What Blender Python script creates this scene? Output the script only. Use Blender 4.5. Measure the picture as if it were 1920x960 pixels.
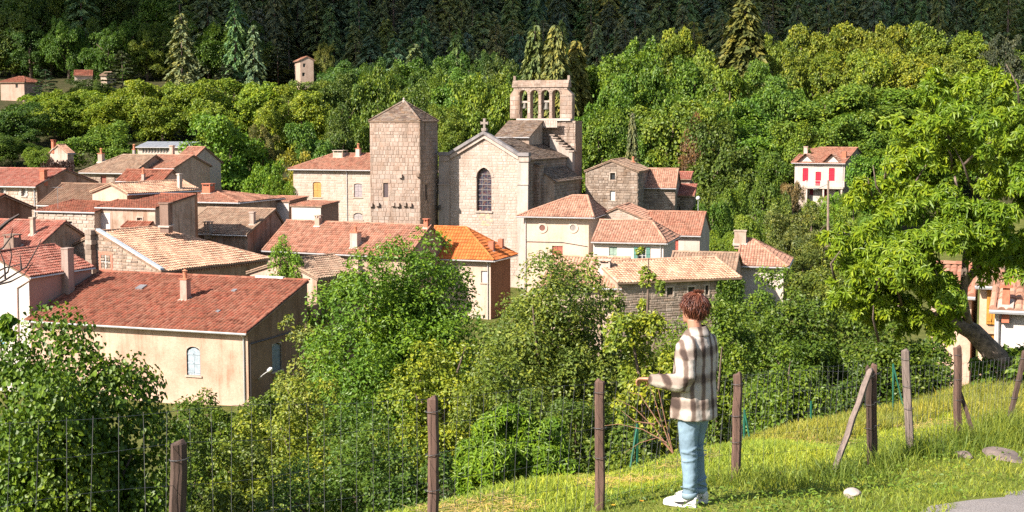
import bpy, bmesh, math, random
import numpy as np
from mathutils import Vector, Matrix

for _o in list(bpy.data.objects):
    bpy.data.objects.remove(_o)
random.seed(7)
R = math.radians
sc = bpy.context.scene
col = sc.collection

# ------------------------------------------------------------------ camera, sky, sun, exposure
FPX = 2638.0                      # focal length in pixels of the 1920 px wide photograph
PITCH = math.atan(250.0 / FPX)    # the horizon lies 250 px above the picture's centre
cam_d = bpy.data.cameras.new('camera')
cam_d.sensor_width = 36.0
cam_d.lens = FPX / 1920.0 * 36.0
cam_d.clip_start = 0.1
cam_d.clip_end = 5000.0
cam = bpy.data.objects.new('camera', cam_d)
col.objects.link(cam)
cam.location = (0, 0, 0)
cam.rotation_euler = (math.pi / 2 - PITCH, 0, 0)
sc.camera = cam

SUN_DIR = Vector((-0.62, -0.50, 0.60)).normalized()     # from the scene towards the sun
sun_el = math.asin(SUN_DIR.z)
sun_az = math.atan2(SUN_DIR.x, SUN_DIR.y)
world = bpy.data.worlds.new('World')
sc.world = world
world.use_nodes = True
wn = world.node_tree.nodes
wl = world.node_tree.links
sky = wn.new('ShaderNodeTexSky')
sky.sky_type = 'NISHITA'
sky.sun_disc = False
sky.sun_elevation = sun_el
sky.sun_rotation = sun_az
sky.air_density = 1.0
sky.dust_density = 1.2
wn['Background'].inputs['Strength'].default_value = 0.075
wl.new(sky.outputs[0], wn['Background'].inputs[0])
sun_d = bpy.data.lights.new('sun', 'SUN')
sun_d.energy = 5.0
sun_d.angle = R(0.5)
sun_d.color = (1.0, 0.905, 0.825)
sun = bpy.data.objects.new('sun', sun_d)
col.objects.link(sun)
sun.rotation_euler = SUN_DIR.to_track_quat('Z', 'Y').to_euler()
sc.view_settings.view_transform = 'Standard'
sc.view_settings.look = 'None'
sc.view_settings.exposure = 1.22
sc.view_settings.gamma = 1.0
sc.view_settings.use_curve_mapping = False
sc.cycles.max_bounces = 5
sc.cycles.diffuse_bounces = 2
sc.cycles.glossy_bounces = 2
sc.cycles.transmission_bounces = 3
sc.cycles.transparent_max_bounces = 4
sc.cycles.caustics_reflective = False
sc.cycles.caustics_refractive = False
sc.cycles.use_denoising = False

# ------------------------------------------------------------------ pixel <-> world measuring aids
CP, SP = math.cos(PITCH), math.sin(PITCH)


def ray(px, py):
    u = (px - 960.0) / FPX
    v = (480.0 - py) / FPX
    return Vector((u, CP + v * SP, -SP + v * CP))


def P(px, py, D):
    d = ray(px, py)
    return d * (D / d.y)


def proj(p):
    d = p[1] * CP - p[2] * SP
    v = p[1] * SP + p[2] * CP
    return (960 + FPX * p[0] / d, 480 - FPX * v / d)


def along(p, d, px):
    """length t so that p + t d stands in picture column px"""
    k = (px - 960.0) / FPX
    a = p.x - k * (p.y * CP - p.z * SP)
    b = d.x - k * (d.y * CP - d.z * SP)
    return -a / b


def hit(px, py, o, n):
    d = ray(px, py)
    return d * (o.dot(n) / d.dot(n))


# ------------------------------------------------------------------ terrain
def gz(x, y):
    x = np.asarray(x, float)
    y = np.asarray(y, float)
    s = (x + 0.47) * -0.832 + (y - 11.3) * 0.555
    sp = np.maximum(s, 0)
    yb = np.minimum(y - 0.555 * sp, 30.0)
    z = -1.72 - 0.129 * np.maximum(yb, -60)
    z = z - 12.3 * (1 - np.exp(-(sp * sp / (sp + 2.0)) / 16.0))
    d0 = np.where(x < 0, np.maximum(200 + 0.95 * x, 140), np.maximum(200 - 0.65 * x, 130))
    d = np.maximum(y - d0, 0)
    z = z + 0.165 * d * d / (d + 12) + 0.16 * np.maximum(y - 330, 0)
    z = z + 0.05 * np.sin(x * 1.7 + 0.4 * y) * np.sin(y * 1.3 - x) * (np.abs(y) > 2)
    return z


def gzf(x, y):
    return float(gz(x, y))


# ------------------------------------------------------------------ materials
MATS = {}


def new_mat(name):
    m = bpy.data.materials.new(name)
    m.use_nodes = True
    return m, m.node_tree.nodes, m.node_tree.links, m.node_tree.nodes['Principled BSDF']


def noise_node(n, l, scale, detail=4, vec=None, rough=0.6):
    t = n.new('ShaderNodeTexNoise')
    t.inputs['Scale'].default_value = scale
    t.inputs['Detail'].default_value = detail
    t.inputs['Roughness'].default_value = rough
    if vec is not None:
        l.new(vec, t.inputs['Vector'])
    return t


def ramp(n, stops):
    r = n.new('ShaderNodeValToRGB')
    e = r.color_ramp.elements
    while len(e) > 2:
        e.remove(e[-1])
    for i, (p, c) in enumerate(stops):
        el = e[i] if i < 2 else e.new(p)
        el.position = p
        el.color = (*c, 1) if len(c) == 3 else c
    return r


def mixrgb(n, l, fac, a, b, mode='MIX'):
    m = n.new('ShaderNodeMix')
    m.data_type = 'RGBA'
    m.blend_type = mode
    for sock, val in ((m.inputs[0], fac), (m.inputs[6], a), (m.inputs[7], b)):
        if isinstance(val, (int, float)):
            sock.default_value = val
        elif isinstance(val, tuple):
            sock.default_value = (*val, 1) if len(val) == 3 else val
        else:
            l.new(val, sock)
    return m.outputs[2]


def bump(n, l, bsdf, height, strength=0.3, dist=0.02):
    b = n.new('ShaderNodeBump')
    b.inputs['Strength'].default_value = strength
    b.inputs['Distance'].default_value = dist
    l.new(height, b.inputs['Height'])
    l.new(b.outputs[0], bsdf.inputs['Normal'])


def mul(c, k):
    return tuple(min(1, v * k) for v in c)


def m_plain(name, c, rough=0.6, metal=0.0, var=0.15, scale=3.0):
    key = ('plain', name)
    if key in MATS:
        return MATS[key]
    m, n, l, b = new_mat(name)
    tc = n.new('ShaderNodeTexCoord')
    t = noise_node(n, l, scale, 5, tc.outputs['Object'])
    rp = ramp(n, [(0.3, mul(c, 1 - var)), (0.7, mul(c, 1 + var))])
    l.new(t.outputs['Fac'], rp.inputs[0])
    l.new(rp.outputs[0], b.inputs['Base Color'])
    b.inputs['Roughness'].default_value = rough
    b.inputs['Metallic'].default_value = metal
    MATS[key] = m
    return m


def m_plaster(c, stain=0.5, dark=None):
    """lime render: blotches, run-off streaks, worn patches"""
    key = ('plaster', c, stain, dark)
    c = (c[0] * 0.76, c[1] * 0.70, c[2] * 0.66)
    if key in MATS:
        return MATS[key]
    m, n, l, b = new_mat('plaster')
    tc = n.new('ShaderNodeTexCoord')
    big = noise_node(n, l, 0.55, 6, tc.outputs['Object'])
    mp = n.new('ShaderNodeMapping')
    mp.inputs['Scale'].default_value = (1.6, 1.6, 0.16)
    l.new(tc.outputs['Object'], mp.inputs['Vector'])
    stk = noise_node(n, l, 1.3, 6, mp.outputs[0], 0.65)
    fine = noise_node(n, l, 9.0, 6, tc.outputs['Object'], 0.7)
    dk = dark or (c[0] * 0.55, c[1] * 0.47, c[2] * 0.40)
    r1 = ramp(n, [(0.42, (0, 0, 0)), (0.70, (1, 1, 1))])
    l.new(big.outputs['Fac'], r1.inputs[0])
    r2 = ramp(n, [(0.50, (0, 0, 0)), (0.72, (1, 1, 1))])
    l.new(stk.outputs['Fac'], r2.inputs[0])
    ad = n.new('ShaderNodeMath')
    ad.operation = 'ADD'
    l.new(r1.outputs[0], ad.inputs[0])
    l.new(r2.outputs[0], ad.inputs[1])
    ml = n.new('ShaderNodeMath')
    ml.operation = 'MULTIPLY'
    ml.use_clamp = True
    ml.inputs[1].default_value = min(1.0, stain * 1.4)
    l.new(ad.outputs[0], ml.inputs[0])
    c1 = mixrgb(n, l, ml.outputs[0], c, dk)
    r3 = ramp(n, [(0.25, (0.80, 0.80, 0.80)), (0.75, (1.12, 1.12, 1.12))])
    l.new(fine.outputs['Fac'], r3.inputs[0])
    c2 = mixrgb(n, l, 1.0, c1, r3.outputs[0], 'MULTIPLY')
    l.new(c2, b.inputs['Base Color'])
    b.inputs['Roughness'].default_value = 0.95
    b.inputs['Specular IOR Level'].default_value = 0.15
    bump(n, l, b, fine.outputs['Fac'], 0.5, 0.03)
    MATS[key] = m
    return m


def m_tint(name, cols, rough=0.9, moss=None, moss_amt=0.5, nscale=0.6, bumpk=0.4, fine=14.0, streak=0.0):
    """colour picked piece by piece (face attribute tint, object random), plus lichen"""
    key = ('tint', name)
    if key in MATS:
        return MATS[key]
    m, n, l, b = new_mat(name)
    at = n.new('ShaderNodeAttribute')
    at.attribute_name = 'tint'
    oi = n.new('ShaderNodeObjectInfo')
    ad = n.new('ShaderNodeMath')
    ad.operation = 'ADD'
    l.new(at.outputs['Fac'], ad.inputs[0])
    l.new(oi.outputs['Random'], ad.inputs[1])
    fr = n.new('ShaderNodeMath')
    fr.operation = 'FRACT'
    l.new(ad.outputs[0], fr.inputs[0])
    k = len(cols)
    rp = ramp(n, [(i / (k - 1), c) for i, c in enumerate(cols)])
    l.new(fr.outputs[0], rp.inputs[0])
    tc = n.new('ShaderNodeTexCoord')
    geo = n.new('ShaderNodeNewGeometry')
    fn = noise_node(n, l, fine, 5, geo.outputs['Position'], 0.7)
    r3 = ramp(n, [(0.2, (0.72, 0.72, 0.72)), (0.8, (1.2, 1.2, 1.2))])
    l.new(fn.outputs['Fac'], r3.inputs[0])
    out = mixrgb(n, l, 1.0, rp.outputs[0], r3.outputs[0], 'MULTIPLY')
    if moss:
        bg = noise_node(n, l, nscale, 7, geo.outputs['Position'], 0.75)
        r1 = ramp(n, [(0.46, (0, 0, 0)), (0.66, (1, 1, 1))])
        l.new(bg.outputs['Fac'], r1.inputs[0])
        ml = n.new('ShaderNodeMath')
        ml.operation = 'MULTIPLY'
        ml.inputs[1].default_value = moss_amt
        l.new(r1.outputs[0], ml.inputs[0])
        out = mixrgb(n, l, ml.outputs[0], out, moss)
    if streak:
        # rain run-off: long upright dark stains
        mp = n.new('ShaderNodeMapping')
        mp.inputs['Scale'].default_value = (1.1, 1.1, 0.10)
        l.new(geo.outputs['Position'], mp.inputs['Vector'])
        sn = noise_node(n, l, 1.0, 6, mp.outputs[0], 0.7)
        rs = ramp(n, [(0.45, (1, 1, 1)), (0.70, (1 - streak, 1 - streak * 1.12, 1 - streak * 1.25))])
        l.new(sn.outputs['Fac'], rs.inputs[0])
        out = mixrgb(n, l, 1.0, out, rs.outputs[0], 'MULTIPLY')
    l.new(out, b.inputs['Base Color'])
    b.inputs['Roughness'].default_value = rough
    b.inputs['Specular IOR Level'].default_value = 0.2
    if bumpk:
        bump(n, l, b, fn.outputs['Fac'], bumpk, 0.02)
    MATS[key] = m
    return m


def tl(base, spread=.22, warm=.12):
    """five tile tones around a base colour"""
    r_, g_, b_ = base
    return [mul(base, 1 - spread), (r_ * 1.02, g_ * (1 + warm), b_ * (1 + warm)), mul(base, 1 + spread), (r_ * (1 + spread), g_ * (1 + spread + warm * 2), b_ * (1 + spread + warm * 2.5)), (r_ * .92, g_ * .85, b_ * .85)]


TILE = {
    'red': lambda: m_tint('roof tile red', tl((0.215, 0.064, 0.038), .40, .3), moss=(0.26, 0.14, 0.09), moss_amt=0.61, nscale=3.0),
    'darkred': lambda: m_tint('roof tile dark red', tl((0.27, 0.085, 0.058), .28, .2), moss=(0.36, 0.20, 0.15), moss_amt=0.80, nscale=2.0),
    'brick': lambda: m_tint('roof tile brick', tl((0.30, 0.128, 0.082), .32, .18), moss=(0.30, 0.19, 0.13), moss_amt=0.68, nscale=1.2),
    'orange': lambda: m_tint('roof tile orange', tl((0.46, 0.128, 0.034), .16, .15), moss=(0.46, 0.14, 0.05), moss_amt=0.41),
    'salmon': lambda: m_tint('roof tile salmon', tl((0.355, 0.180, 0.120), .30, .15), moss=(0.33, 0.20, 0.14), moss_amt=0.61, nscale=1.2),
    'pale': lambda: m_tint('roof tile pale', tl((0.45, 0.255, 0.165), .25, .15), moss=(0.32, 0.20, 0.14), moss_amt=0.61, nscale=1.4),
    'beige': lambda: m_tint('roof tile beige', tl((0.29, 0.185, 0.125), .24, .1), moss=(0.20, 0.14, 0.10), moss_amt=0.68, nscale=1.2),
    'brown': lambda: m_tint('roof tile brown', tl((0.20, 0.115, 0.075), .24, .1), moss=(0.15, 0.10, 0.07), moss_amt=0.68),
    'lauze': lambda: m_tint('roof slab stone', tl((0.155, 0.112, 0.088), .38, .1), moss=(0.20, 0.115, 0.05), moss_amt=0.61, nscale=1.3),
    'slate': lambda: m_plain('grey sheet roof', (0.20, 0.215, 0.235), 0.6, 0.0, 0.12),
}
STONE = {
    'tower': lambda: m_tint('tower stone', [(0.318, 0.254, 0.205), (0.390, 0.313, 0.258), (0.270, 0.213, 0.171), (0.417, 0.340, 0.284), (0.348, 0.260, 0.205)], moss=(0.292, 0.147, 0.079), moss_amt=0.34, nscale=0.8, fine=6, streak=0.5),
    'ashlar': lambda: m_tint('church stone', [(0.417, 0.353, 0.298), (0.459, 0.392, 0.337), (0.375, 0.320, 0.271), (0.472, 0.413, 0.364), (0.430, 0.333, 0.264)], moss=(0.348, 0.254, 0.192), moss_amt=0.35, nscale=0.7, fine=6, streak=0.32),
    'rubble': lambda: m_tint('rubble stone', [(0.278, 0.219, 0.171), (0.375, 0.306, 0.244), (0.209, 0.161, 0.126), (0.417, 0.347, 0.284), (0.318, 0.234, 0.171)], moss=(0.209, 0.147, 0.099), moss_amt=0.35, nscale=0.9, fine=6, streak=0.4),
    'cream': lambda: m_tint('cream rubble stone', [(0.430, 0.360, 0.298), (0.486, 0.413, 0.350), (0.375, 0.306, 0.244), (0.459, 0.373, 0.298)], moss=(0.402, 0.333, 0.278), moss_amt=0.6, nscale=0.8, fine=6, streak=0.3),
}


def m_leaf(name, trans=0.24, rough=0.5, hue=0.5, spread=0.45):
    """leaf colour comes from the crown's object colour, varied leaf by leaf"""
    key = ('leaf', name)
    if key in MATS:
        return MATS[key]
    m, n, l, b = new_mat(name)
    oi = n.new('ShaderNodeObjectInfo')
    ge = n.new('ShaderNodeNewGeometry')
    rp = ramp(n, [(0.0, (1 - spread, 1 - spread * 0.9, 1 - spread)), (0.45, (1, 1, 1)), (0.9, (1.25 + spread * 0.5, 1.15 + spread * 0.25, 0.9)), (1.0, (1.65, 1.3, 0.7))])
    rp.color_ramp.interpolation = 'LINEAR'
    l.new(ge.outputs['Random Per Island'], rp.inputs[0])
    c = mixrgb(n, l, 1.0, oi.outputs['Color'], rp.outputs[0], 'MULTIPLY')
    big = noise_node(n, l, 0.45, 2, ge.outputs['Position'])
    r2 = ramp(n, [(0.35, (0.78, 0.86, 0.9)), (0.65, (1.18, 1.08, 0.9))])
    l.new(big.outputs['Fac'], r2.inputs[0])
    c = mixrgb(n, l, 1.0, c, r2.outputs[0], 'MULTIPLY')
    l.new(c, b.inputs['Base Color'])
    b.inputs['Roughness'].default_value = rough
    b.inputs['Specular IOR Level'].default_value = 0.3
    tr = n.new('ShaderNodeBsdfTranslucent')
    c3 = mixrgb(n, l, 1.0, c, (1.25, 1.3, 0.55), 'MULTIPLY')
    l.new(c3, tr.inputs['Color'])
    mx = n.new('ShaderNodeMixShader')
    mx.inputs[0].default_value = trans
    l.new(b.outputs[0], mx.inputs[1])
    l.new(tr.outputs[0], mx.inputs[2])
    l.new(mx.outputs[0], n['Material Output'].inputs['Surface'])
    MATS[key] = m
    return m


def m_bark(c=(0.12, 0.085, 0.06)):
    return m_plain('bark %.2f' % c[0], c, 0.95, 0, 0.5, 6.0)


# ------------------------------------------------------------------ mesh building
class MB:
    def __init__(self):
        self.v, self.f, self.t, self.n = [], [], [], 0

    def add(self, V, F, t=0.0):
        V = np.asarray(V, float).reshape(-1, 3)
        F = np.asarray(F, int)
        if F.ndim == 1:
            F = F[None, :]
        self.v.append(V)
        self.f.append(F + self.n)
        self.t.append(np.broadcast_to(np.asarray(t, float), (len(F),)))
        self.n += len(V)

    def poly(self, pts, t=0.0):
        self.add([tuple(p) for p in pts], [list(range(len(pts)))], t)

    def box(self, o, ex, ey, ez, t=0.0):
        """box with corner o and edge vectors"""
        o, ex, ey, ez = (np.array(q, float) for q in (o, ex, ey, ez))
        V = [o, o + ex, o + ex + ey, o + ey, o + ez, o + ex + ez, o + ex + ey + ez, o + ey + ez]
        F = [[0, 3, 2, 1], [4, 5, 6, 7], [0, 1, 5, 4], [1, 2, 6, 5], [2, 3, 7, 6], [3, 0, 4, 7]]
        self.add(V, F, t)

    def abox(self, c, sx, sy, sz, t=0.0):
        self.box((c[0] - sx / 2, c[1] - sy / 2, c[2]), (sx, 0, 0), (0, sy, 0), (0, 0, sz), t)

    def tube(self, pts, radii, k=6, t=0.0, cap=True):
        pts = [np.array(p, float) for p in pts]
        if isinstance(radii, (int, float)):
            radii = [radii] * len(pts)
        n = len(pts)
        V = []
        a = None
        for i, p in enumerate(pts):
            d = pts[min(i + 1, n - 1)] - pts[max(i - 1, 0)]
            d = d / (np.linalg.norm(d) + 1e-9)
            if a is None:
                a = np.cross(d, (0.31, 0.17, 0.93))
                if np.linalg.norm(a) < 0.3:
                    a = np.cross(d, (1, 0, 0))
            else:
                a = a - d * (a @ d)          # carry the frame along without twisting
            a = a / (np.linalg.norm(a) + 1e-9)
            b = np.cross(d, a)
            for j in range(k):
                w = 2 * math.pi * j / k
                V.append(p + radii[i] * (a * math.cos(w) + b * math.sin(w)))
        F = []
        for i in range(n - 1):
            for j in range(k):
                j2 = (j + 1) % k
                F.append([i * k + j, i * k + j2, (i + 1) * k + j2, (i + 1) * k + j])
        base = self.n
        self.add(V, F, t)
        if cap:
            self.f.append(np.array([[base + j for j in range(k)][::-1]]))
            self.t.append(np.array([t], float))
            self.f.append(np.array([[base + (n - 1) * k + j for j in range(k)]]))
            self.t.append(np.array([t], float))

    def lathe(self, c, prof, k=12, t=0.0):
        """profile of (radius, z) about the vertical through c"""
        V = []
        for r, z in prof:
            for j in range(k):
                w = 2 * math.pi * j / k
                V.append((c[0] + r * math.cos(w), c[1] + r * math.sin(w), c[2] + z))
        F = []
        for i in range(len(prof) - 1):
            for j in range(k):
                j2 = (j + 1) % k
                F.append([i * k + j, i * k + j2, (i + 1) * k + j2, (i + 1) * k + j])
        self.add(V, F, t)

    def mesh(self, name, smooth=False):
        me = bpy.data.meshes.new(name)
        V = np.concatenate(self.v) if self.v else np.zeros((0, 3))
        loops = np.concatenate([f.ravel() for f in self.f]) if self.f else np.zeros(0, int)
        sizes = np.concatenate([np.full(len(f), f.shape[1]) for f in self.f]) if self.f else np.zeros(0, int)
        starts = np.concatenate([[0], np.cumsum(sizes)[:-1]]) if len(sizes) else sizes
        me.vertices.add(len(V))
        me.vertices.foreach_set('co', V.ravel())
        me.loops.add(len(loops))
        me.loops.foreach_set('vertex_index', loops.astype(np.int32))
        me.polygons.add(len(sizes))
        me.polygons.foreach_set('loop_start', starts.astype(np.int32))
        me.polygons.foreach_set('loop_total', sizes.astype(np.int32))
        me.polygons.foreach_set('use_smooth', np.full(len(sizes), bool(smooth)))
        t = np.concatenate(self.t) if self.t else np.zeros(0)
        if len(t) and t.any():
            a = me.attributes.new('tint', 'FLOAT', 'FACE')
            a.data.foreach_set('value', t.astype(np.float32))
        me.update(calc_edges=True)
        me.validate()
        return me

    def build(self, name, mat, parent=None, smooth=False, kind=None, label=None):
        me = self.mesh(name, smooth)
        me.materials.append(mat)
        return link(name, me, parent, kind, label)


def link(name, me, parent=None, kind=None, label=None):
    o = bpy.data.objects.new(name, me)
    col.objects.link(o)
    if parent is not None:
        o.parent = parent
        # meshes are written in world coordinates: undo the root's offset
        if parent.get('_root'):
            o.location = -parent.location
    if kind:
        o['kind'] = kind
    if label:
        o['label'] = label
    return o


LABELS = {}


def tag(o, label, cat, group=None, kind=None):
    o['label'] = label
    o['category'] = cat
    if group:
        o['group'] = group
    if kind:
        o['kind'] = kind
    return o


def thing(name, loc, label, cat, group=None):
    o = bpy.data.objects.new(name, None)
    o.empty_display_size = 0.2
    col.objects.link(o)
    o.location = loc
    o['_root'] = 1
    return tag(o, label, cat, group)


def structure(name, mb, mat, smooth=False):
    o = mb.build(name, mat, None, smooth)
    o['kind'] = 'structure'
    return o


# ------------------------------------------------------------------ roofs, walls, windows
def A3(v):
    return np.array((v[0], v[1], v[2]), float)


def poly_span(pts, s):
    xs = []
    k = len(pts)
    for i in range(k):
        (e0, s0), (e1, s1) = pts[i], pts[(i + 1) % k]
        if abs(s1 - s0) < 1e-9:
            continue
        w = (s - s0) / (s1 - s0)
        if -1e-6 <= w <= 1 + 1e-6:
            xs.append(e0 + w * (e1 - e0))
    return (min(xs), max(xs)) if xs else None


def lay_tiles(mb, pts, cw=0.24, rh=0.36, amp=0.065, lift=0.055, flat=False, seed=1):
    """courses of tiles on a planar roof face; pts[0]->pts[1] is the eave"""
    rng = np.random.default_rng(seed)
    p = [A3(q) for q in pts]
    e = p[1] - p[0]
    e /= np.linalg.norm(e)
    nn = np.cross(e, p[2] - p[0])
    nn /= np.linalg.norm(nn)
    if nn[2] < 0:
        nn = -nn
    s = np.cross(nn, e)
    if s[2] < 0:
        s = -s
    q2 = [(float((q - p[0]) @ e), float((q - p[0]) @ s)) for q in p]
    smax = max(b for a, b in q2)
    rows = max(1, int(math.ceil(smax / rh)))
    rh = smax / rows
    for i in range(rows):
        s0, s1 = i * rh, (i + 1) * rh
        a = poly_span(q2, min(s0 + 1e-4, smax))
        b = poly_span(q2, min(s1, smax - 1e-4))
        if a is None or b is None:
            continue
        lo, hi = min(a[0], b[0]), max(a[1], b[1])
        if flat:
            cuts = [lo]
            while cuts[-1] < hi:
                cuts.append(cuts[-1] + cw * rng.uniform(0.6, 1.5))
            cuts = np.array(cuts)
            e0, e1 = cuts[:-1], cuts[1:]
            m = len(e0)
            lf = lift * rng.uniform(0.5, 1.5, m)
            ext = rng.uniform(-0.05, 0.06, m) * (i > 0)

            def pt(ev, sv, hv, rg):
                ev = np.clip(ev, rg[0], rg[1])
                return p[0] + np.outer(ev, e) + np.outer(sv, s) + np.outer(hv, nn)
            V = np.stack([pt(e0 + .005, s0 - ext, np.zeros(m), a), pt(e1 - .005, s0 - ext, np.zeros(m), a),
                          pt(e0 + .005, s0 - ext, lf, a), pt(e1 - .005, s0 - ext, lf, a),
                          pt(e0 + .005, np.full(m, s1), np.full(m, .012), b), pt(e1 - .005, np.full(m, s1), np.full(m, .012), b)], 1).reshape(-1, 3)
            k = np.arange(m)[:, None] * 6
            F = np.concatenate([k + np.array([[0, 1, 3, 2]]), k + np.array([[2, 3, 5, 4]]), k + np.array([[0, 2, 4, 4]])[:, [0, 1, 2, 2]]])
            t = rng.uniform(0.01, 0.99, m)
            mb.add(V, F[:2 * m], np.concatenate([t, t]))
            continue
        ns = 4
        g = np.arange(math.floor(lo / cw) * ns, math.ceil(hi / cw) * ns + 1)
        ev = g * cw / ns
        pr = np.array([0.0, 0.85, 1.0, 0.85])[g % ns] * amp
        ci = g // ns
        jit = rng.uniform(-0.012, 0.012, ci.max() - ci.min() + 1)[ci - ci.min()]
        eb, et = np.clip(ev, *a), np.clip(ev, *b)
        base = p[0][None]
        k = len(g)
        j2 = jit * (i > 0)
        sag = .028 * np.sin(ev * .9 + i * .35 + seed) + .018 * np.sin(ev * 2.3 - i * .6 + seed * 2)
        V0 = base + np.outer(eb, e) + np.outer(s0 - j2, s)
        V1 = base + np.outer(eb, e) + np.outer(s0 - j2, s) + np.outer(lift + pr + jit * 0.6 + sag, nn)
        V2 = base + np.outer(et, e) + s1 * s + np.outer(0.012 + pr * 0.85 + np.maximum(sag, -.005), nn)
        idx = np.arange(k - 1)
        w = (np.abs(np.diff(eb)) > 1e-6) | (np.abs(np.diff(et)) > 1e-6)
        idx = idx[w]
        if not len(idx):
            continue
        F = np.concatenate([np.stack([idx, idx + 1, k + idx + 1, k + idx], 1), np.stack([k + idx, k + idx + 1, 2 * k + idx + 1, 2 * k + idx], 1)])
        tt = rng.uniform(0.01, 0.99, ci.max() - ci.min() + 1)[ci - ci.min()][:-1][w]
        mb.add(np.concatenate([V0, V1, V2]), F, np.concatenate([tt, tt]))


def cap_tiles(mb, a, b, r=0.13, seg=0.42, seed=0):
    """half-round ridge or hip tiles laid end to end"""
    rng = random.Random(seed)
    a, b = A3(a), A3(b)
    d = b - a
    n = max(1, int(np.linalg.norm(d) / seg))
    dn = d / np.linalg.norm(d)
    side = np.cross(dn, (0, 0, 1))
    side /= np.linalg.norm(side)
    up = np.cross(side, dn)
    for i in range(n):
        p0, p1 = a + d * (i / n), a + d * ((i + 1.08) / n)
        V = []
        for p, rr in ((p0, r * 1.08), (p1, r * 0.92)):
            for j in range(6):
                w = math.pi * (j / 5)
                V.append(p + side * (rr * math.cos(w)) + up * (rr * 0.85 * math.sin(w) + 0.02))
        F = [[j, j + 1, 7 + j, 6 + j] for j in range(5)]
        t = rng.uniform(.01, .99)
        mb.add(V, F, t)
        mb.add(V[:6], [list(range(6))], t)


class Face:
    """a wall plane: o + u*U + z*Z, n pointing out"""
    def __init__(self, o, u, n, U, zt, H, peak=None):
        self.o, self.u, self.n, self.U, self.zt, self.H, self.peak = Vector(o), Vector(u), Vector(n), U, zt, H, peak
        self.holes = []

    def pt(self, u, z, d=0.0):
        return self.o + self.u * u + Vector((0, 0, z)) + self.n * d

    def uz(self, px, py):
        h = hit(px, py, self.o, self.n) - self.o
        return h.dot(self.u), h.z

    def rect(self, x0, y0, x1, y1):
        ua, za = self.uz((x0 + x1) / 2, y0)
        ub, zb = self.uz((x0 + x1) / 2, y1)
        um = (y0 + y1) / 2
        u0, u1 = self.uz(x0, um)[0], self.uz(x1, um)[0]
        return min(u0, u1), max(u0, u1), min(za, zb), max(za, zb)

    def top(self, u):
        if not self.peak:
            return self.zt
        (pu, pz) = self.peak
        if u <= pu:
            return self.zt + (pz - self.zt) * (u / pu if pu > 1e-6 else 1)
        return self.zt + (pz - self.zt) * ((self.U - u) / (self.U - pu) if self.U - pu > 1e-6 else 1)


def wall_mesh(mb, f, inset=0.0):
    us = sorted({0.0, f.U, *[q for h in f.holes for q in h[:2]]})
    zs = sorted({-f.H, f.zt, *[q for h in f.holes for q in h[2:4]]})
    us = [u for u in us if 0 <= u <= f.U]
    zs = [z for z in zs if -f.H <= z <= f.zt]
    for i in range(len(us) - 1):
        for j in range(len(zs) - 1):
            uc, zc = (us[i] + us[i + 1]) / 2, (zs[j] + zs[j + 1]) / 2
            if any(h[0] < uc < h[1] and h[2] < zc < h[3] for h in f.holes):
                continue
            mb.poly([f.pt(us[i], zs[j], -inset), f.pt(us[i + 1], zs[j], -inset), f.pt(us[i + 1], zs[j + 1], -inset), f.pt(us[i], zs[j + 1], -inset)])
    for h in f.holes:
        u0, u1, z0, z1 = h[:4]
        d = -0.28
        q = [(u0, z0), (u1, z0), (u1, z1), (u0, z1)]
        for k in range(4):
            a, b = q[k], q[(k + 1) % 4]
            mb.poly([f.pt(*a, -inset), f.pt(*a, d), f.pt(*b, d), f.pt(*b, -inset)])
    if f.peak:
        pu, pz = f.peak
        mb.poly([f.pt(0, f.zt, -inset), f.pt(f.U, f.zt, -inset), f.pt(pu, pz, -inset)])


def stone_blocks(f, bw, bh, zlow, seed=0, proud=0.035, gap=0.02, rough=0.25, skip=None):
    """courses of blocks on a wall face: list of (u0,u1,z0,z1,proud)"""
    rng = random.Random(seed)
    out = []
    zmax = f.peak[1] if f.peak else f.zt
    z = zlow
    while z < zmax:
        h = bh * rng.uniform(1 - rough, 1 + rough)
        u = -rng.uniform(0, bw)
        while u < f.U:
            w = bw * rng.uniform(0.55, 1.55)
            a, b = max(u, 0) + gap / 2, min(u + w, f.U) - gap / 2
            u += w
            c, d = z + gap / 2, z + h - gap / 2
            if b - a < 0.08:
                continue
            lim = min(f.top(a), f.top(b))
            if c > lim - 0.08:
                continue
            d = min(d, lim)
            bad = False
            for hh in f.holes + (skip or []):
                if a < hh[1] and b > hh[0] and c < hh[3] and d > hh[2]:
                    # trim sideways where enough remains
                    if hh[0] - a > 0.12 and hh[0] < b:
                        b = hh[0] - 0.01
                    elif b - hh[1] > 0.12 and hh[1] > a:
                        a = hh[1] + 0.01
                    else:
                        bad = True
                        break
            if not bad and b - a > 0.08:
                out.append((a, b, c, d, proud * rng.uniform(0.5, 1.5)))
        z += h
    return out


def add_block(mb, f, blk, t, rng):
    a, b, c, d, pr = blk
    i = min(0.025, (b - a) * 0.15, (d - c) * 0.15)
    j = [rng.uniform(0, i) for _ in range(8)]
    V = [f.pt(a, c, -.02), f.pt(b, c, -.02), f.pt(b, d, -.02), f.pt(a, d, -.02),
         f.pt(a + i + j[0], c + i + j[1], pr), f.pt(b - i - j[2], c + i + j[3], pr), f.pt(b - i - j[4], d - i - j[5], pr), f.pt(a + i + j[6], d - i - j[7], pr)]
    mb.add([tuple(v) for v in V], [[4, 5, 6, 7], [0, 1, 5, 4], [1, 2, 6, 5], [2, 3, 7, 6], [3, 0, 4, 7]], t)


_BLOCK = {}


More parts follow.
